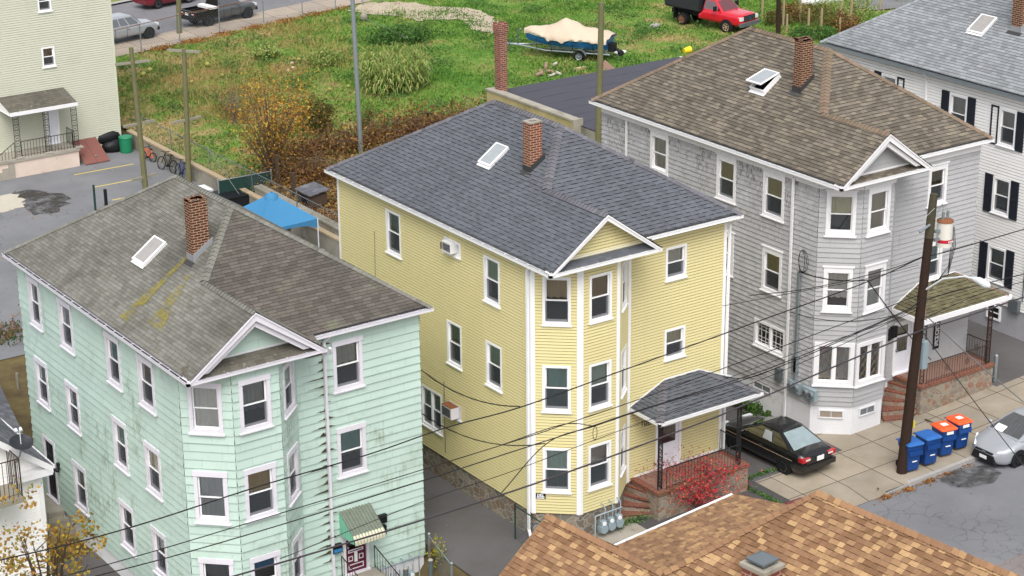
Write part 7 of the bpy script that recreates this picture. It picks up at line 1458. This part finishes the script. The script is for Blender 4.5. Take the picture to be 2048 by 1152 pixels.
edgeweed('weeds', 'green weeds at foot of yellow house brick steps', onz(1225, 1058, .08), onz(1330, 1020, .08), .12, 700, 'leaf_green'); edgeweed('weeds', 'green weeds growing in the driveway joint by yellow porch', onz(1478, 968, .1), onz(1560, 1008, .1), .06, 500, 'leaf_green', .05); edgeweed('weeds', 'green weeds along the driveway kerb line by the black sedan', onz(1482, 962, .1), onz(1555, 938, .1), .07, 400, 'leaf_green', .05)
edgeweed('fallen_leaves', 'brown fallen leaves in the gutter along the kerb', (11.2, -4.62, fz(12)-.12), (17.5, -4.62, fz(15.5)-.12), .09, 900, 'leaf_dead', .015, (.03, .06)); edgeweed('fallen_leaves', 'dead leaves littering the strip by the back pavement', FA-fn*.35+V3((0, 0, .08)), FB-fn*.35+V3((0, 0, .08)), .3, 2500, 'leaf_dead', .02, (.04, .08))
n = 2600; P = np.stack([rng.uniform(-20, -11.8, n), rng.uniform(13, 23, n), 0*rng.uniform(0, 1, n)], 1); P[:, 2] = [gz(x, y)+.0 for x, y in P[:, :2]]; A, F = leafquads(P, rng.uniform(.04, .08, n), 1.); tag(rawmesh('fallen_leaves', A, F, 'leaf_dead'), 'brown leaves on the bare earth behind mint green house', 'leaves', kind='stuff')
n = 9000; P = np.stack([rng.uniform(9.45, 15, n), rng.uniform(26.5, 38.5, n), 0*rng.uniform(0, 1, n)], 1); P[:, 2] = 1.02+np.abs(rng.normal(size=n))*.12; A, F = leafquads(P, rng.uniform(.05, .11, n), .6); tag(rawmesh('fallen_leaves', A, F, 'leaf_brown'), 'brown dead leaves heaped above the grey concrete wall', 'leaves', kind='stuff')
n = 1500; P = np.stack([rng.uniform(2, 9, n), rng.uniform(14, 27, n), 0*rng.uniform(0, 1, n)], 1); P[:, 2] = [gz(x, y) for x, y in P[:, :2]]; A, F = leafquads(P, rng.uniform(.04, .08, n), 1.); tag(rawmesh('fallen_leaves', A, F, 'leaf_dead'), 'brown leaves on the yard behind yellow house', 'leaves', kind='stuff')
thicket('vine_thicket', 'ivy covered bank at left edge behind mint green house', onz(-10, 720, -.4), onz(46, 700, -.4), .5, 1.2, 1500, 'leaf_dark', (.05, .09)); thicket('vine_thicket', 'dry brown hedge at left edge beside the parking lot', onz(-20, 690, .1), onz(40, 662, .1), .4, .8, 1400, 'leaf_brown', (.05, .09))
tb = onz(40, 812, -.7); m = MB(); m.tube([tb, tb+V3((0, 0, 1.4))], .06, 6); tag(m.build('fence_post', 'wood_grey'), 'mossy wooden post standing in leaves behind white cottage', 'post')

n = 90; P = np.stack([rng.uniform(-2.6, 25, n), rng.uniform(-9.5, 8, n), np.zeros(n)], 1); P[:, 2] = [fz(x)+(.03 if y > -4.4 else -.11) for x, y in P[:, :2]]; ok = ((P[:, 1] < -4.7) | ((P[:, 0] < -.2) & (P[:, 1] < 8)) | ((P[:, 0] > 8.8) & (P[:, 1] < -1.3)) | ((P[:, 0] > 21.3) & (P[:, 1] > 0))); P = P[ok]; A, F = leafquads(P, rng.uniform(.03, .07, len(P)), 2.); tag(rawmesh('fallen_leaves', A, F, 'leaf_dead'), 'single brown leaves blown over street and driveways', 'leaves', kind='stuff')
n = 160; P = np.stack([rng.uniform(-6, 8.4, n), rng.uniform(30, 48, n), np.full(n, .215)], 1); A, F = leafquads(P, rng.uniform(.04, .08, n), 2.); tag(rawmesh('fallen_leaves', A, F, 'leaf_dead'), 'single brown leaves blown over the parking lot', 'leaves', kind='stuff')
# ================================================================ yard and lot furniture
WX = 8.83
m = MB(); m.box((WX-.12, 27, -.3), (WX+.1, 50.3, 1.0)); RW = thing('retaining_wall', 'low block wall between parking lot and grass with sandy top', 'wall', (WX, 38, .1)); m.build('wall', 'block_wall', RW); m = MB(); m.box((WX-.16, 27, 1.0), (WX+.14, 50.3, 1.1)); plain('sand_top', 'a3937a', .95, .1, 0, .15, 3); m.build('coping', 'sand_top', RW)
def chain(name, label, pts, h, post_r=.03, rail='galv', mesh=True, sp=.2, postm='galv', fabric=None, group=None):
    T = thing(name, label, 'fence', tuple(pts[0]), 0, group); z = V3((0, 0, 1)); pts = [V3(p) for p in pts]
    for p in pts: m = MB(); m.tube([p, p+z*(h+.05)], post_r, 8); m.ball(p+z*(h+.06), post_r*1.4, 6, 4); m.build('post', postm, T)
    m = MB(); m.tube([p+z*h for p in pts], .022, 6); m.build('top_rail', rail, T)
    w = MB(); f = MB()
    for a, b in zip(pts, pts[1:]):
        L = np.linalg.norm(b-a); n = int(L/sp)
        if fabric: f.obox(a+z*.05, b-a, unit(np.cross(b-a, z))*.01, z*(h-.08)); continue
        for i in range(-int(h/sp), n+1):
            for sg in (1, -1):
                x0, x1 = i*sp, i*sp+h; y0, y1 = 0, h
                if x0 < 0: y0 = -x0; x0 = 0
                if x1 > L: y1 -= x1-L; x1 = L
                if y1-y0 < .02: continue
                if sg < 0: y0, y1 = h-y0, h-y1
                w.tube([a+(b-a)*x0/L+z*y0, a+(b-a)*x1/L+z*y1], .0035, 3, cap=False)
    if fabric: f.build('privacy_screen', fabric, T)
    elif mesh: w.build('wire_mesh', 'galv_dark', T)
    return T
FP = [onz(*p, 1.) for p in ((205, 124), (283, 104), (360, 84), (440, 67), (528, 48), (605, 32), (671, 18))]
chain('chain_link_fence', 'tall chain link fence with rusty top rail along back street', FP, 1.75, .035, 'rust', True, .22)
g1, g2 = onz(725, 12, 1.), onz(762, 5, 1.); chain('chain_link_gate', 'short chain link gate beside the dirt path opening', [g1, g2], 1.6, .05)
chain('chain_link_fence', 'leaning chain link fence on the low block wall', [V3((WX+.2, y, 1.)) for y in (27.5, 32, 36.5, 41, 45.5, 49.8)], 1.1, .025, 'galv_dark', True, .25, 'galv_dark')
fa, fb = onz(455, 404, .9), onz(542, 380, .9); chain('screen_fence', 'dark green screened fence left of the blue canopy', [V3((*onz(440, 420, .2)[:2], .2)), V3((*onz(545, 400, .2)[:2], .2))], 1.5, .04, 'galv', False, .2, 'galv', 'panel_green')
a, b = onz(858, 1120, -.9), onz(905, 1195, -.9); pA = V3((-2.75, float(onx(860, 1120, -2.75)[1]), -.5)); tA = onx(856, 1072, -2.75); tB = onx(903, 1132, -2.75); chain('chain_link_fence', 'galvanised chain link fence between mint house and driveway', [V3((-3.0, 1.7, -.86)), V3((-3.5, -.42, -.88))], 1.18, .045, 'galv', True, .12)
tC = onx(1031, 1000, -.45); chain('chain_link_fence', 'dark green chain link fence by corner of yellow house bay', [V3((-.5, float(onx(1030, 1000, -.5)[1]), .05)), V3((-.5, -1.6, .05))], 1.2, .03, 'panel_green', True, .14, 'panel_green')
m = MB(); q = onz(1092, 1058, .0); m.tube([V3((q[0], q[1], 0)), V3((q[0], q[1], 1.1))], .06, 10); tag(m.build('gate_post', 'panel_green'), 'short green metal post in front of yellow bay foundation', 'post')
for i, (px, py, zt, lb) in enumerate(((995, 1160, .25, 'nearer steel bollard in front of mint house gas meters'), (1000, 1, 0, ''))):
    if i: break
for (px, tp, bt, lb) in ((811, 1137, 1180, 'left steel bollard in front of mint house gas meters'), (861, 1120, 1190, 'right steel bollard near mint house chain link fence')):
    t_ = ony(px, tp, .75); m = MB(); m.tube([V3((t_[0], .75, -1.1)), V3((t_[0], .75, t_[2]))], .085, 12); m.tube([V3((t_[0], .75, t_[2])), V3((t_[0], .75, t_[2]+.04))], [.085, .05], 12, 1); tag(m.build('bollard', ['galv_dark', 'concrete']), lb, 'bollard', 'steel bollards')
t_ = onz(1989, 762, .55); m = MB(); m.tube([t_, t_+V3((0, 0, 1.05))], .075, 12); m.tube([t_+V3((0, 0, 1.05)), t_+V3((0, 0, 1.1))], [.075, .03], 12); tag(m.build('bollard', 'galv'), 'steel bollard at the end of grey house porch wall', 'bollard', 'steel bollards')
# concrete wall, old shed, canopy behind
m = MB(); m.box((9.0, 26.5, -.3), (9.35, 36.2, 1.35)); m.box((8.9, 30.9, -.3), (9.0, 31.2, 1.4)); m.box((8.95, 26.5, 1.35), (9.4, 36.2, 1.45)); tag(m.build('concrete_wall', 'block_wall'), 'stained grey concrete wall right of the blue canopy', 'wall')
SH = thing('old_shed', 'small dark little shed half buried in vines beside canopy', 'shed', (10.8, 33.5, 1)); m = MB(); m.box((10.0, 32.4, .9), (10.9, 33.7, 1.7)); m.build('wall', 'bark', SH); m = MB(); m.extrude([(9.9, 32.3, 1.7), (11., 32.3, 1.85), (11., 32.3, 1.9), (9.9, 32.3, 1.75)], (0, 1.5, 0)); m.build('roof', 'roof_slate', SH); m = MB(); m.box((9.985, 32.8, 1.1), (10.0, 33.3, 1.55)); m.build('window', 'dark_in', SH)
for i, (px, py) in enumerate(((556, 372), (588, 392), (640, 400))): q = onz(px, py, 1.0); m = MB(); m.box((q[0]-.08, q[1]-.08, .8), (q[0]+.08, q[1]+.08, (2.6, 2.2, 2.0)[i])); tag(m.build('fence_post', 'bark'), ['dark wooden post by the autumn tree trunk', 'dark wooden post between canopy and old shed', 'dark wooden post right of the old shed'][i], 'post', 'dark wooden posts')
CN = thing('canopy_tent', 'bright blue pop up canopy tent behind mint green house', 'canopy', (6.45, 29.9, .2)); cx, cy, hw_ = 6.5, 29.7, 1.5; zt, ze_ = 3.2, 2.1; cs = [(cx-hw_, cy-hw_), (cx+hw_, cy-hw_), (cx+hw_, cy+hw_), (cx-hw_, cy+hw_)]; m = MB()
for i in range(4):
    a, b = V3((*cs[i], ze_)), V3((*cs[(i+1) % 4], ze_)); ap = V3((cx, cy, zt)); rows = []
    for j in range(7):
        t = j/6; s_ = t**.85; rows.append([a+(b-a)*k/6+(ap-(a+(b-a)*k/6))*s_+V3((0, 0, -.1*math.sin(math.pi*k/6)*(1-t))) for k in range(7)])
    m.grid(rows, sm=False)
    zv = lambda k: ze_-.2-.28*abs(2*k/12-1)**3
    m.grid([[a+(b-a)*k/12+V3((0, 0, -.05*math.sin(math.pi*k/12))) for k in range(13)], [V3((*(a+(b-a)*k/12)[:2], zv(k))) for k in range(13)]], sm=False)
m.build('canopy_top', 'canvas_blue', CN); m = MB(); m.grid([[(cx+r*math.cos(t), cy+r*math.sin(t), z) for t in np.linspace(0, 2*math.pi, 13)] for r, z in ((.34, zt-.26), (.28, zt-.06), (.04, zt+.05))]); m.build('vent', 'canvas_blue', CN)
for c in cs: m = MB(); m.box((c[0]-.02, c[1]-.02, .2), (c[0]+.02, c[1]+.02, ze_)); m.build('leg', 'lamp_grey', CN)
for (x, y, w, h, mt, nm, lb, ct) in ((7.4, 30.4, .5, .9, 'log_wood', 'wooden_box', 'brown wooden box standing under the blue canopy', 'box'), (7.0, 29.2, .4, .45, 'label_white', 'cooler', 'white cooler box under the blue canopy', 'cooler'), (8.1, 28.2, .25, .3, 'label_white', 'bucket', 'small white bucket near a canopy leg', 'bucket')):
    m = MB(); m.box((x-w/2, y-w/2, .2), (x+w/2, y+w/2, .2+h)); m.box((x-w/2-.02, y-w/2-.02, .2+h), (x+w/2+.02, y+w/2+.02, .26+h)); tag(m.build(nm, mt), lb, ct)
q = onz(405, 376, .9); SB = thing('storage_box', 'grey lidded storage box by the low block wall', 'box', (q[0]-.4, q[1], .2)); m = MB(); m.box((q[0]-1.1, q[1]-.45, .2), (q[0]+.3, q[1]+.45, .8)); m.build('box_body', 'door_black', SB); m = MB(); m.box((q[0]-1.15, q[1]-.5, .8), (q[0]+.35, q[1]+.5, .9)); m.build('lid', 'lamp_grey', SB)
q = onz(462, 392, .9); m = MB(); m.box((q[0]-1.4, q[1]-.7, .2), (q[0]+1.2, q[1]+.7, 1.0)); m.box((q[0]-1.45, q[1]-.75, 1.0), (q[0]+1.25, q[1]+.75, 1.06)); tag(m.build('trash_container', 'door_black'), 'black rectangular trash container beyond the mint roof', 'container')
# barrel, bags, bikes
bq = onz(253, 304, .2); BA = thing('trash_barrel', 'green plastic trash barrel at corner of cream building', 'barrel', tuple(bq)); m = MB(); m.tube([bq, bq+V3((0, 0, .45)), bq+V3((0, 0, .82))], [.33, .35, .36], 20); m.tube([bq+V3((0, 0, .08)), bq+V3((0, 0, .14))], .345, 20); m.build('barrel', 'barrel_green', BA); m = MB(); m.tube([bq+V3((0, 0, .82)), bq+V3((0, 0, .88)), bq+V3((0, 0, .9))], [.38, .37, .28], 20); m.build('lid', 'barrel_green', BA)
def lump(name, mat, c, r, sq, lb, ct, seed):
    R = np.random.default_rng(seed); m = MB(); rows = []
    for i in range(9):
        t = -math.pi/2+math.pi*i/8; rows.append([tuple(V3(c)+V3((r*sq[0]*math.cos(t)*math.cos(a)*(1+.1*math.sin(3*a+seed)+R.normal()*.04), r*sq[1]*math.cos(t)*math.sin(a)*(1+.1*math.cos(2*a)+R.normal()*.04), r*sq[2]*math.sin(t)*(1+R.normal()*.05)))) for a in [2*math.pi*k/16 for k in range(16)]])
    m.grid(rows, closed=True); return tag(m.build(name, mat), lb, ct)
b1_ = onz(222, 300, .2); lump('trash_bag', 'tarp_black', (b1_[0]-.15, b1_[1]+.1, 1.0), .85, (1.0, .7, .55), 'upper black bag heaped beside the rusty cellar hatch', 'bag', 3); lump('trash_bag', 'tarp_black', (b1_[0]+.05, b1_[1]-.3, .5), .65, (1, .7, .6), 'lower black bag on the ground by the green barrel', 'bag', 5)
def bike(loc, rz, tilt, r, frame, label, tyre='tyre'):
    B = thing('bicycle', label, 'bicycle', loc, rz, 'bicycles by the block wall'); B.rotation_euler = (tilt, 0, rz); k = r/.33; wb = .52*k
    for x in (-wb, wb):
        m = MB(); m.tube([(x+r*math.cos(t), 0, r+r*math.sin(t)) for t in np.linspace(0, 2*math.pi, 25)], .026, 6); o = m.build('wheel', tyre, B, local=True); m = MB()
        for i in range(8): a = math.pi*i/8; m.tube([(x+r*math.cos(a), 0, r+r*math.sin(a)), (x-r*math.cos(a), 0, r-r*math.sin(a))], .006, 3)
        m.build('spokes', 'galv', o, local=True)
    m = MB(); bbk = (-.06*k, 0, r*.9); st = (-.22*k, 0, .82*k); hd = (.34*k, 0, .82*k); 
    for a, b in ((bbk, st), (bbk, hd), (st, hd), (bbk, (-wb, 0, r)), (st, (-wb, 0, r)), (hd, (wb, 0, r)), (hd, (.3*k, 0, .98*k))): m.tube([a, b], .022, 6)
    m.build('frame', frame, B, local=True); m = MB(); m.tube([(.3*k, -.28, 1.0*k), (.3*k, 0, .96*k), (.3*k, .28, 1.0*k)], .018, 5); m.build('handlebar', 'black_plastic', B, local=True); m = MB(); m.ball((-.25*k, 0, .9*k), .1, 8, 5, sq=(1.3, .7, .4)); m.build('saddle', 'black_plastic', B, local=True)
    for x in (0,): m = MB(); m.tube([(-.06*k, -.1, r*.9), (-.06*k, .1, r*.9)], .06, 8); m.build('pedals', 'black_plastic', B, local=True)
for (px, py, rz, r, fm, lb) in ((299, 321, 1.9, .24, 'orange', 'small orange bicycle by the first clothesline pole'), (340, 341, 1.75, .33, 'black_plastic', 'black bicycle leaning on the low block wall'), (366, 356, 1.5, .32, 'bike_blue', 'blue bicycle behind the right clothesline pole')): q = onz(px, py, .2); bike((min(float(q[0]), 8.35), float(q[1]), .2), rz, .22, r, fm, lb)
# clothesline poles with cross arms
def cpole(px, base, top, arms, label, mat):
    b = onz(*base, .2); t = onpl(*top, b, unit(V3((CC[0]-b[0], CC[1]-b[1], 0)))); T = thing('clothesline_pole', label, 'pole', tuple(b), 0, 'wooden clothesline poles'); m = MB(); m.tube([b, b+(t-b)*.5, t], [.15, .13, .11], 10); m.build('pole', mat, T)
    for (ax, ay, L, dz) in arms:
        c = onpl(ax, ay, b, unit(V3((CC[0]-b[0], CC[1]-b[1], 0)))); f = (c[2]-b[2])/(t[2]-b[2]); c = b+(t-b)*f; d = unit(V3((math.cos(dz), math.sin(dz), 0)))*L/2; m = MB(); nn = unit(np.cross(d, V3((0, 0, 1))))*.05; m.obox(c-d-nn-V3((0, 0, .06)), d*2, nn*2, V3((0, 0, .12)))
        for s_ in (1, -1): m.tube([c+d*.55*s_, c-V3((0, 0, .5))], .014, 4)
        m.build('cross_arm', 'wood_grey', T)
cpole(0, (293, 395), (262, 95), [(267, 125, 1.75, -.15), (280, 247, 1.75, .1), (291, 354, 1.5, .2)], 'mossy clothesline pole with three cross arms, left of the two', 'pole_old'); cpole(0, (378, 366), (368, 97), [(367, 102, 1.8, -.9), (370, 240, 1.75, .12)], 'clothesline pole with two cross arms, right of the two', 'pole_old')
def pole(px, py, z, top, r, mat, label, cat='pole', name='pole', up=None):
    b = onz(px, py, z); t = onpl(*top, b, unit(V3((CC[0]-b[0], CC[1]-b[1], 0)))); t = b+(t-b)*(1 if up is None else up); m = MB(); m.tube([b-V3((0, 0, .2)), (b+t)/2, t], [r, r*.9, r*.78], 12); return tag(m.build(name, mat), label, cat)
pole(722, 308, 1., (705, 0), .13, 'galv', 'tall thin grey metal pole behind yellow house', name='metal_pole', up=1.25); pole(358, 67, 1., (355, -160), .17, 'pole_old', 'wooden pole on the back street pavement', 'utility pole', 'utility_pole'); pole(1557, 69, 1., (1558, -120), .16, 'pole_wood', 'dark pole behind grey house roof by the garden', 'utility pole', 'utility_pole')
b = onpl(1197, 285, (0, 26.2, 0), V3((0, 1, 0))); t = ony(1203, 5, 26.2); m = MB(); m.tube([V3((b[0]-.05, 26.2, -.2)), b, t], [.19, .17, .13], 12); tag(m.build('utility_pole', 'pole_old'), 'mossy wooden pole between yellow and grey houses in front of garage', 'utility pole')
for (px, bt, tp, r, mt, lb, nm) in ((192, 432, 370, .055, 'panel_green', 'green metal post at edge of the parking lot', 'metal_post'), (213, 416, 379, .085, 'door_black', 'short black pipe standing at edge of the parking lot', 'vent_pipe')): q = onz(px, bt, .2); z = float(ony(px-5, tp, q[1])[2]); m = MB(); m.tube([q, V3((q[0], q[1], z))], r, 10); tag(m.build(nm, mt), lb, 'post')
q = onz(857, 252, 1.1); m = MB(); m.tube([q-V3((0, 0, .3)), q+V3((0, 0, .75))], .09, 10); tag(m.build('vent_pipe', 'door_black'), 'short black pipe rising behind yellow roof', 'pipe')
# wash lines over the lot
for i, (a, b, lb) in enumerate((((412, 292), (478, 388), 'pale line running down from fence to canopy'), ((712, 28), (815, 77), 'upper wash line from the metal pole to the mound'))): A_, B_ = onz(*a, 2.4), onz(*b, 1.6); m = MB(); m.tube([A_, B_], .018, 4); tag(m.build('wash_line', 'wire_grey'), lb, 'line')
# odds and ends on the grass
for i, (px, py, mt, lb) in enumerate(((300, 143, 'pumpkin', 'large pale gourd nearest the first clothesline arm'), (287, 152, 'pumpkin', 'gourd lying left of a larger gourd by the pole'), (415, 132, 'pumpkin', 'gourd alone near dry grass right of second pole'), (383, 167, 'pumpkin', 'small gourd just right of the second pole'), (444, 154, 'pumpkin', 'small gourd beside the bare grey shrub'), (587, 121, 'pumpkin', 'greenish gourd left of its twin in mid field'), (598, 122, 'pumpkin', 'greenish gourd right of its twin in mid field'), (584, 130, 'gourd_pink', 'pale pink gourd by the twin green gourds'), (576, 145, 'gourd_pink', 'pale pink gourd lowest of the mid field group'), (586, 139, 'gourd_pink', 'pale gourd in centre of the mid field group'), (697, 176, 'pumpkin', 'gourd just left of the metal pole'), (660, 182, 'pumpkin', 'small gourd farther left of the metal pole'))):
    q = onz(px, py, 1.05); lump('gourd', mt, (q[0], q[1], 1.16), .17 if i < 3 else .12, (1, 1, .8), lb, 'gourd', i)['group'] = 'gourds left in the field'
q = onz(1374, 107, 1.); BK = thing('bucket', 'yellow plastic bucket lying on the grass near garage', 'bucket', tuple(q)); m = MB(); m.tube([q+V3((-.25, 0, .2)), q+V3((.22, -.05, .24))], [.16, .22], 14); m.build('body', 'bucket_yellow', BK); m = MB(); m.tube([q+V3((.25, -.05, .02)), q+V3((.3, -.05, .7))], .02, 5); m.build('handle', 'black_plastic', BK)
q = onz(1310, 55, 1.); lump('stone', 'granite', (q[0], q[1], 1.12), .28, (1.4, .8, .6), 'grey stone in the grass left of the dump truck', 'stone', 4)
q = onz(1213, 139, 1.); m = MB(); m.face([(q[0]-.6, q[1], 1.), (q[0]+.5, q[1]-.3, 1.), (q[0]-.05, q[1]+.1, 1.6)]); m.face([(q[0]+.5, q[1]-.3, 1.), (q[0]+.4, q[1]+.5, 1.), (q[0]-.05, q[1]+.1, 1.6)]); m.face([(q[0]-.6, q[1], 1.), (q[0]+.4, q[1]+.5, 1.), (q[0]-.05, q[1]+.1, 1.6)]); tag(m.build('concrete_chunk', 'porch_paint'), 'pinkish triangular concrete chunk behind the garage roof', 'rubble')
R = np.random.default_rng(9)
for i, (px, py, L, a) in enumerate(((1092, 132, .9, .9), (1083, 145, .8, 1.2), (1078, 148, .6, .2), (1101, 143, .5, 2.), (1110, 128, .35, .4), (1118, 147, .4, 1.6), (1104, 150, .45, .1))):
    q = onz(px, py, 1.12); d = V3((math.cos(a), math.sin(a), .1))*L/2; m = MB(); m.tube([q-d, q+d], .11 if i < 3 else .09, 9); tag(m.build('log', 'log_wood' if i < 4 else 'patch_pale'), ['longest split log in the pile by the garage', 'thick brown log at left of the woodpile', 'short brown log at bottom of the woodpile', 'log lying alone right of the pile', 'pale stone at top of the woodpile', 'pale stone at right of the woodpile', 'pale stone at bottom of the woodpile'][i], 'wood' if i < 4 else 'stone', 'logs and stones by the garage')
q = onz(1160, 138, 1.1); m = MB(); m.box((q[0]-.4, q[1]-.1, 1.), (q[0]+.4, q[1]+.15, 1.2)); tag(m.build('concrete_block', 'block_yellow'), 'sandy block at edge of the garage roof on grass', 'block')
q = onz(875/1.25, 42, 1.); q = onz(728, 43, 1.); lump('stone', 'block_wall', (q[0], q[1], 1.3), .3, (.8, .8, 1.1), 'upright grey stone by the metal pole wash line', 'stone', 8)
q = onz(1640, 6, 1.); lump('tarpaulin', 'tarp_white', (q[0]+.5, q[1], 1.3), 1.1, (2.0, .8, .5), 'heap of white tarpaulin in the garden at the top right', 'tarpaulin', 6); q = onz(1240, 108, 1.); lump('tarpaulin', 'tarp_white', (q[0], q[1], 1.1), .35, (1.4, .7, .35), 'scrap of white plastic on grass behind the boat motor', 'tarpaulin', 7)
LB = ['stake nearest the dark pole', 'stake right of the dark pole', 'short stake low in the garden', 'tall pale stake mid garden', 'pale stake beside a tall one mid garden', 'stake leaning at right of mid garden', 'tall stake near the white roof edge', 'second stake near the white roof edge', 'stake farthest right in the garden', 'stake high in the garden near tarpaulin', 'thin stake left of the dark pole', 'stake by the side street fence']
for i, (px, py, h) in enumerate(((1566, 56, 1.9), (1573, 65, 1.2), (1600, 48, 1.2), (1616, 72, 1.8), (1642, 62, 1.5), (1681, 56, 1.7), (1701, 50, 1.9), (1679, 66, 1.), (1733, 30, 1.3), (1600, 30, 1.), (1524, 36, 1.6), (1760, 20, 1.4))): q = onz(px, py, 1.); m = MB(); m.box((q[0]-.05, q[1]-.05, .9), (q[0]+.05, q[1]+.05, 1+h)); tag(m.build('garden_stake', 'wood_stake'), 'wooden garden '+LB[i], 'stake', 'wooden stakes in the garden')
for i, (px, py, r, mt, lb) in enumerate(((1560, 48, 1.0, 'leaf_bush', 'rusty weed clump around the dark pole'), (1598, 40, 1.3, 'leaf_brown', 'dry brown weeds at left of the garden'), (1640, 50, 1.4, 'leaf_bush', 'olive dry weeds in the garden middle'), (1640, 78, .9, 'leaf_green', 'green weeds above the brick chimney of grey house'), (1690, 62, 1.3, 'leaf_brown', 'brown weeds near the white house roof edge'), (1715, 35, 1.4, 'leaf_corn', 'straw coloured weeds at far right of the garden'), (1668, 28, 1.5, 'leaf_corn', 'straw coloured weeds below the white tarpaulin'), (1600, 75, .7, 'leaf_green', 'green weeds right of the dark pole foot'))): bush('weed_clump', lb, onz(px, py, 1.), r, 1500, 40, mt, (.04, .09), (1.3, 1.3, .55), 8, 'weeds in the garden', cat='weeds')
# ================================================================ overcast daylight
wd = bpy.data.worlds.new('World'); S.world = wd; wd.use_nodes = True; nt = wd.node_tree
sky = nt.nodes.new('ShaderNodeTexSky'); sky.sky_type = 'NISHITA'; sky.sun_disc = False
SUN_EL, SUN_AZ = math.radians(55), math.radians(214)   # azimuth clockwise from +Y
sky.sun_elevation = SUN_EL; sky.sun_rotation = SUN_AZ; sky.dust_density = 4; sky.air_density = 1.; sky.altitude = 50
hs = nt.nodes.new('ShaderNodeHueSaturation'); hs.inputs['Saturation'].default_value = .3
bg = nt.nodes['Background']; bg.inputs['Strength'].default_value = .15
nt.links.new(sky.outputs[0], hs.inputs['Color']); nt.links.new(hs.outputs[0], bg.inputs['Color'])
sl = bpy.data.lights.new('sun', 'SUN'); so = bpy.data.objects.new('sun', sl); COL.objects.link(so)
sl.energy = 1.0; sl.angle = math.radians(40); sl.color = (1., .97, .93)
sd_ = Vec((math.sin(SUN_AZ)*math.cos(SUN_EL), math.cos(SUN_AZ)*math.cos(SUN_EL), math.sin(SUN_EL)))
so.rotation_euler = sd_.to_track_quat('Z', 'Y').to_euler(); so.location = (0, 0, 80)
S.view_settings.view_transform = 'Standard'; S.view_settings.look = 'None'; S.view_settings.exposure = .7; S.view_settings.gamma = 1
S.cycles.max_bounces = 6; S.cycles.transparent_max_bounces = 12
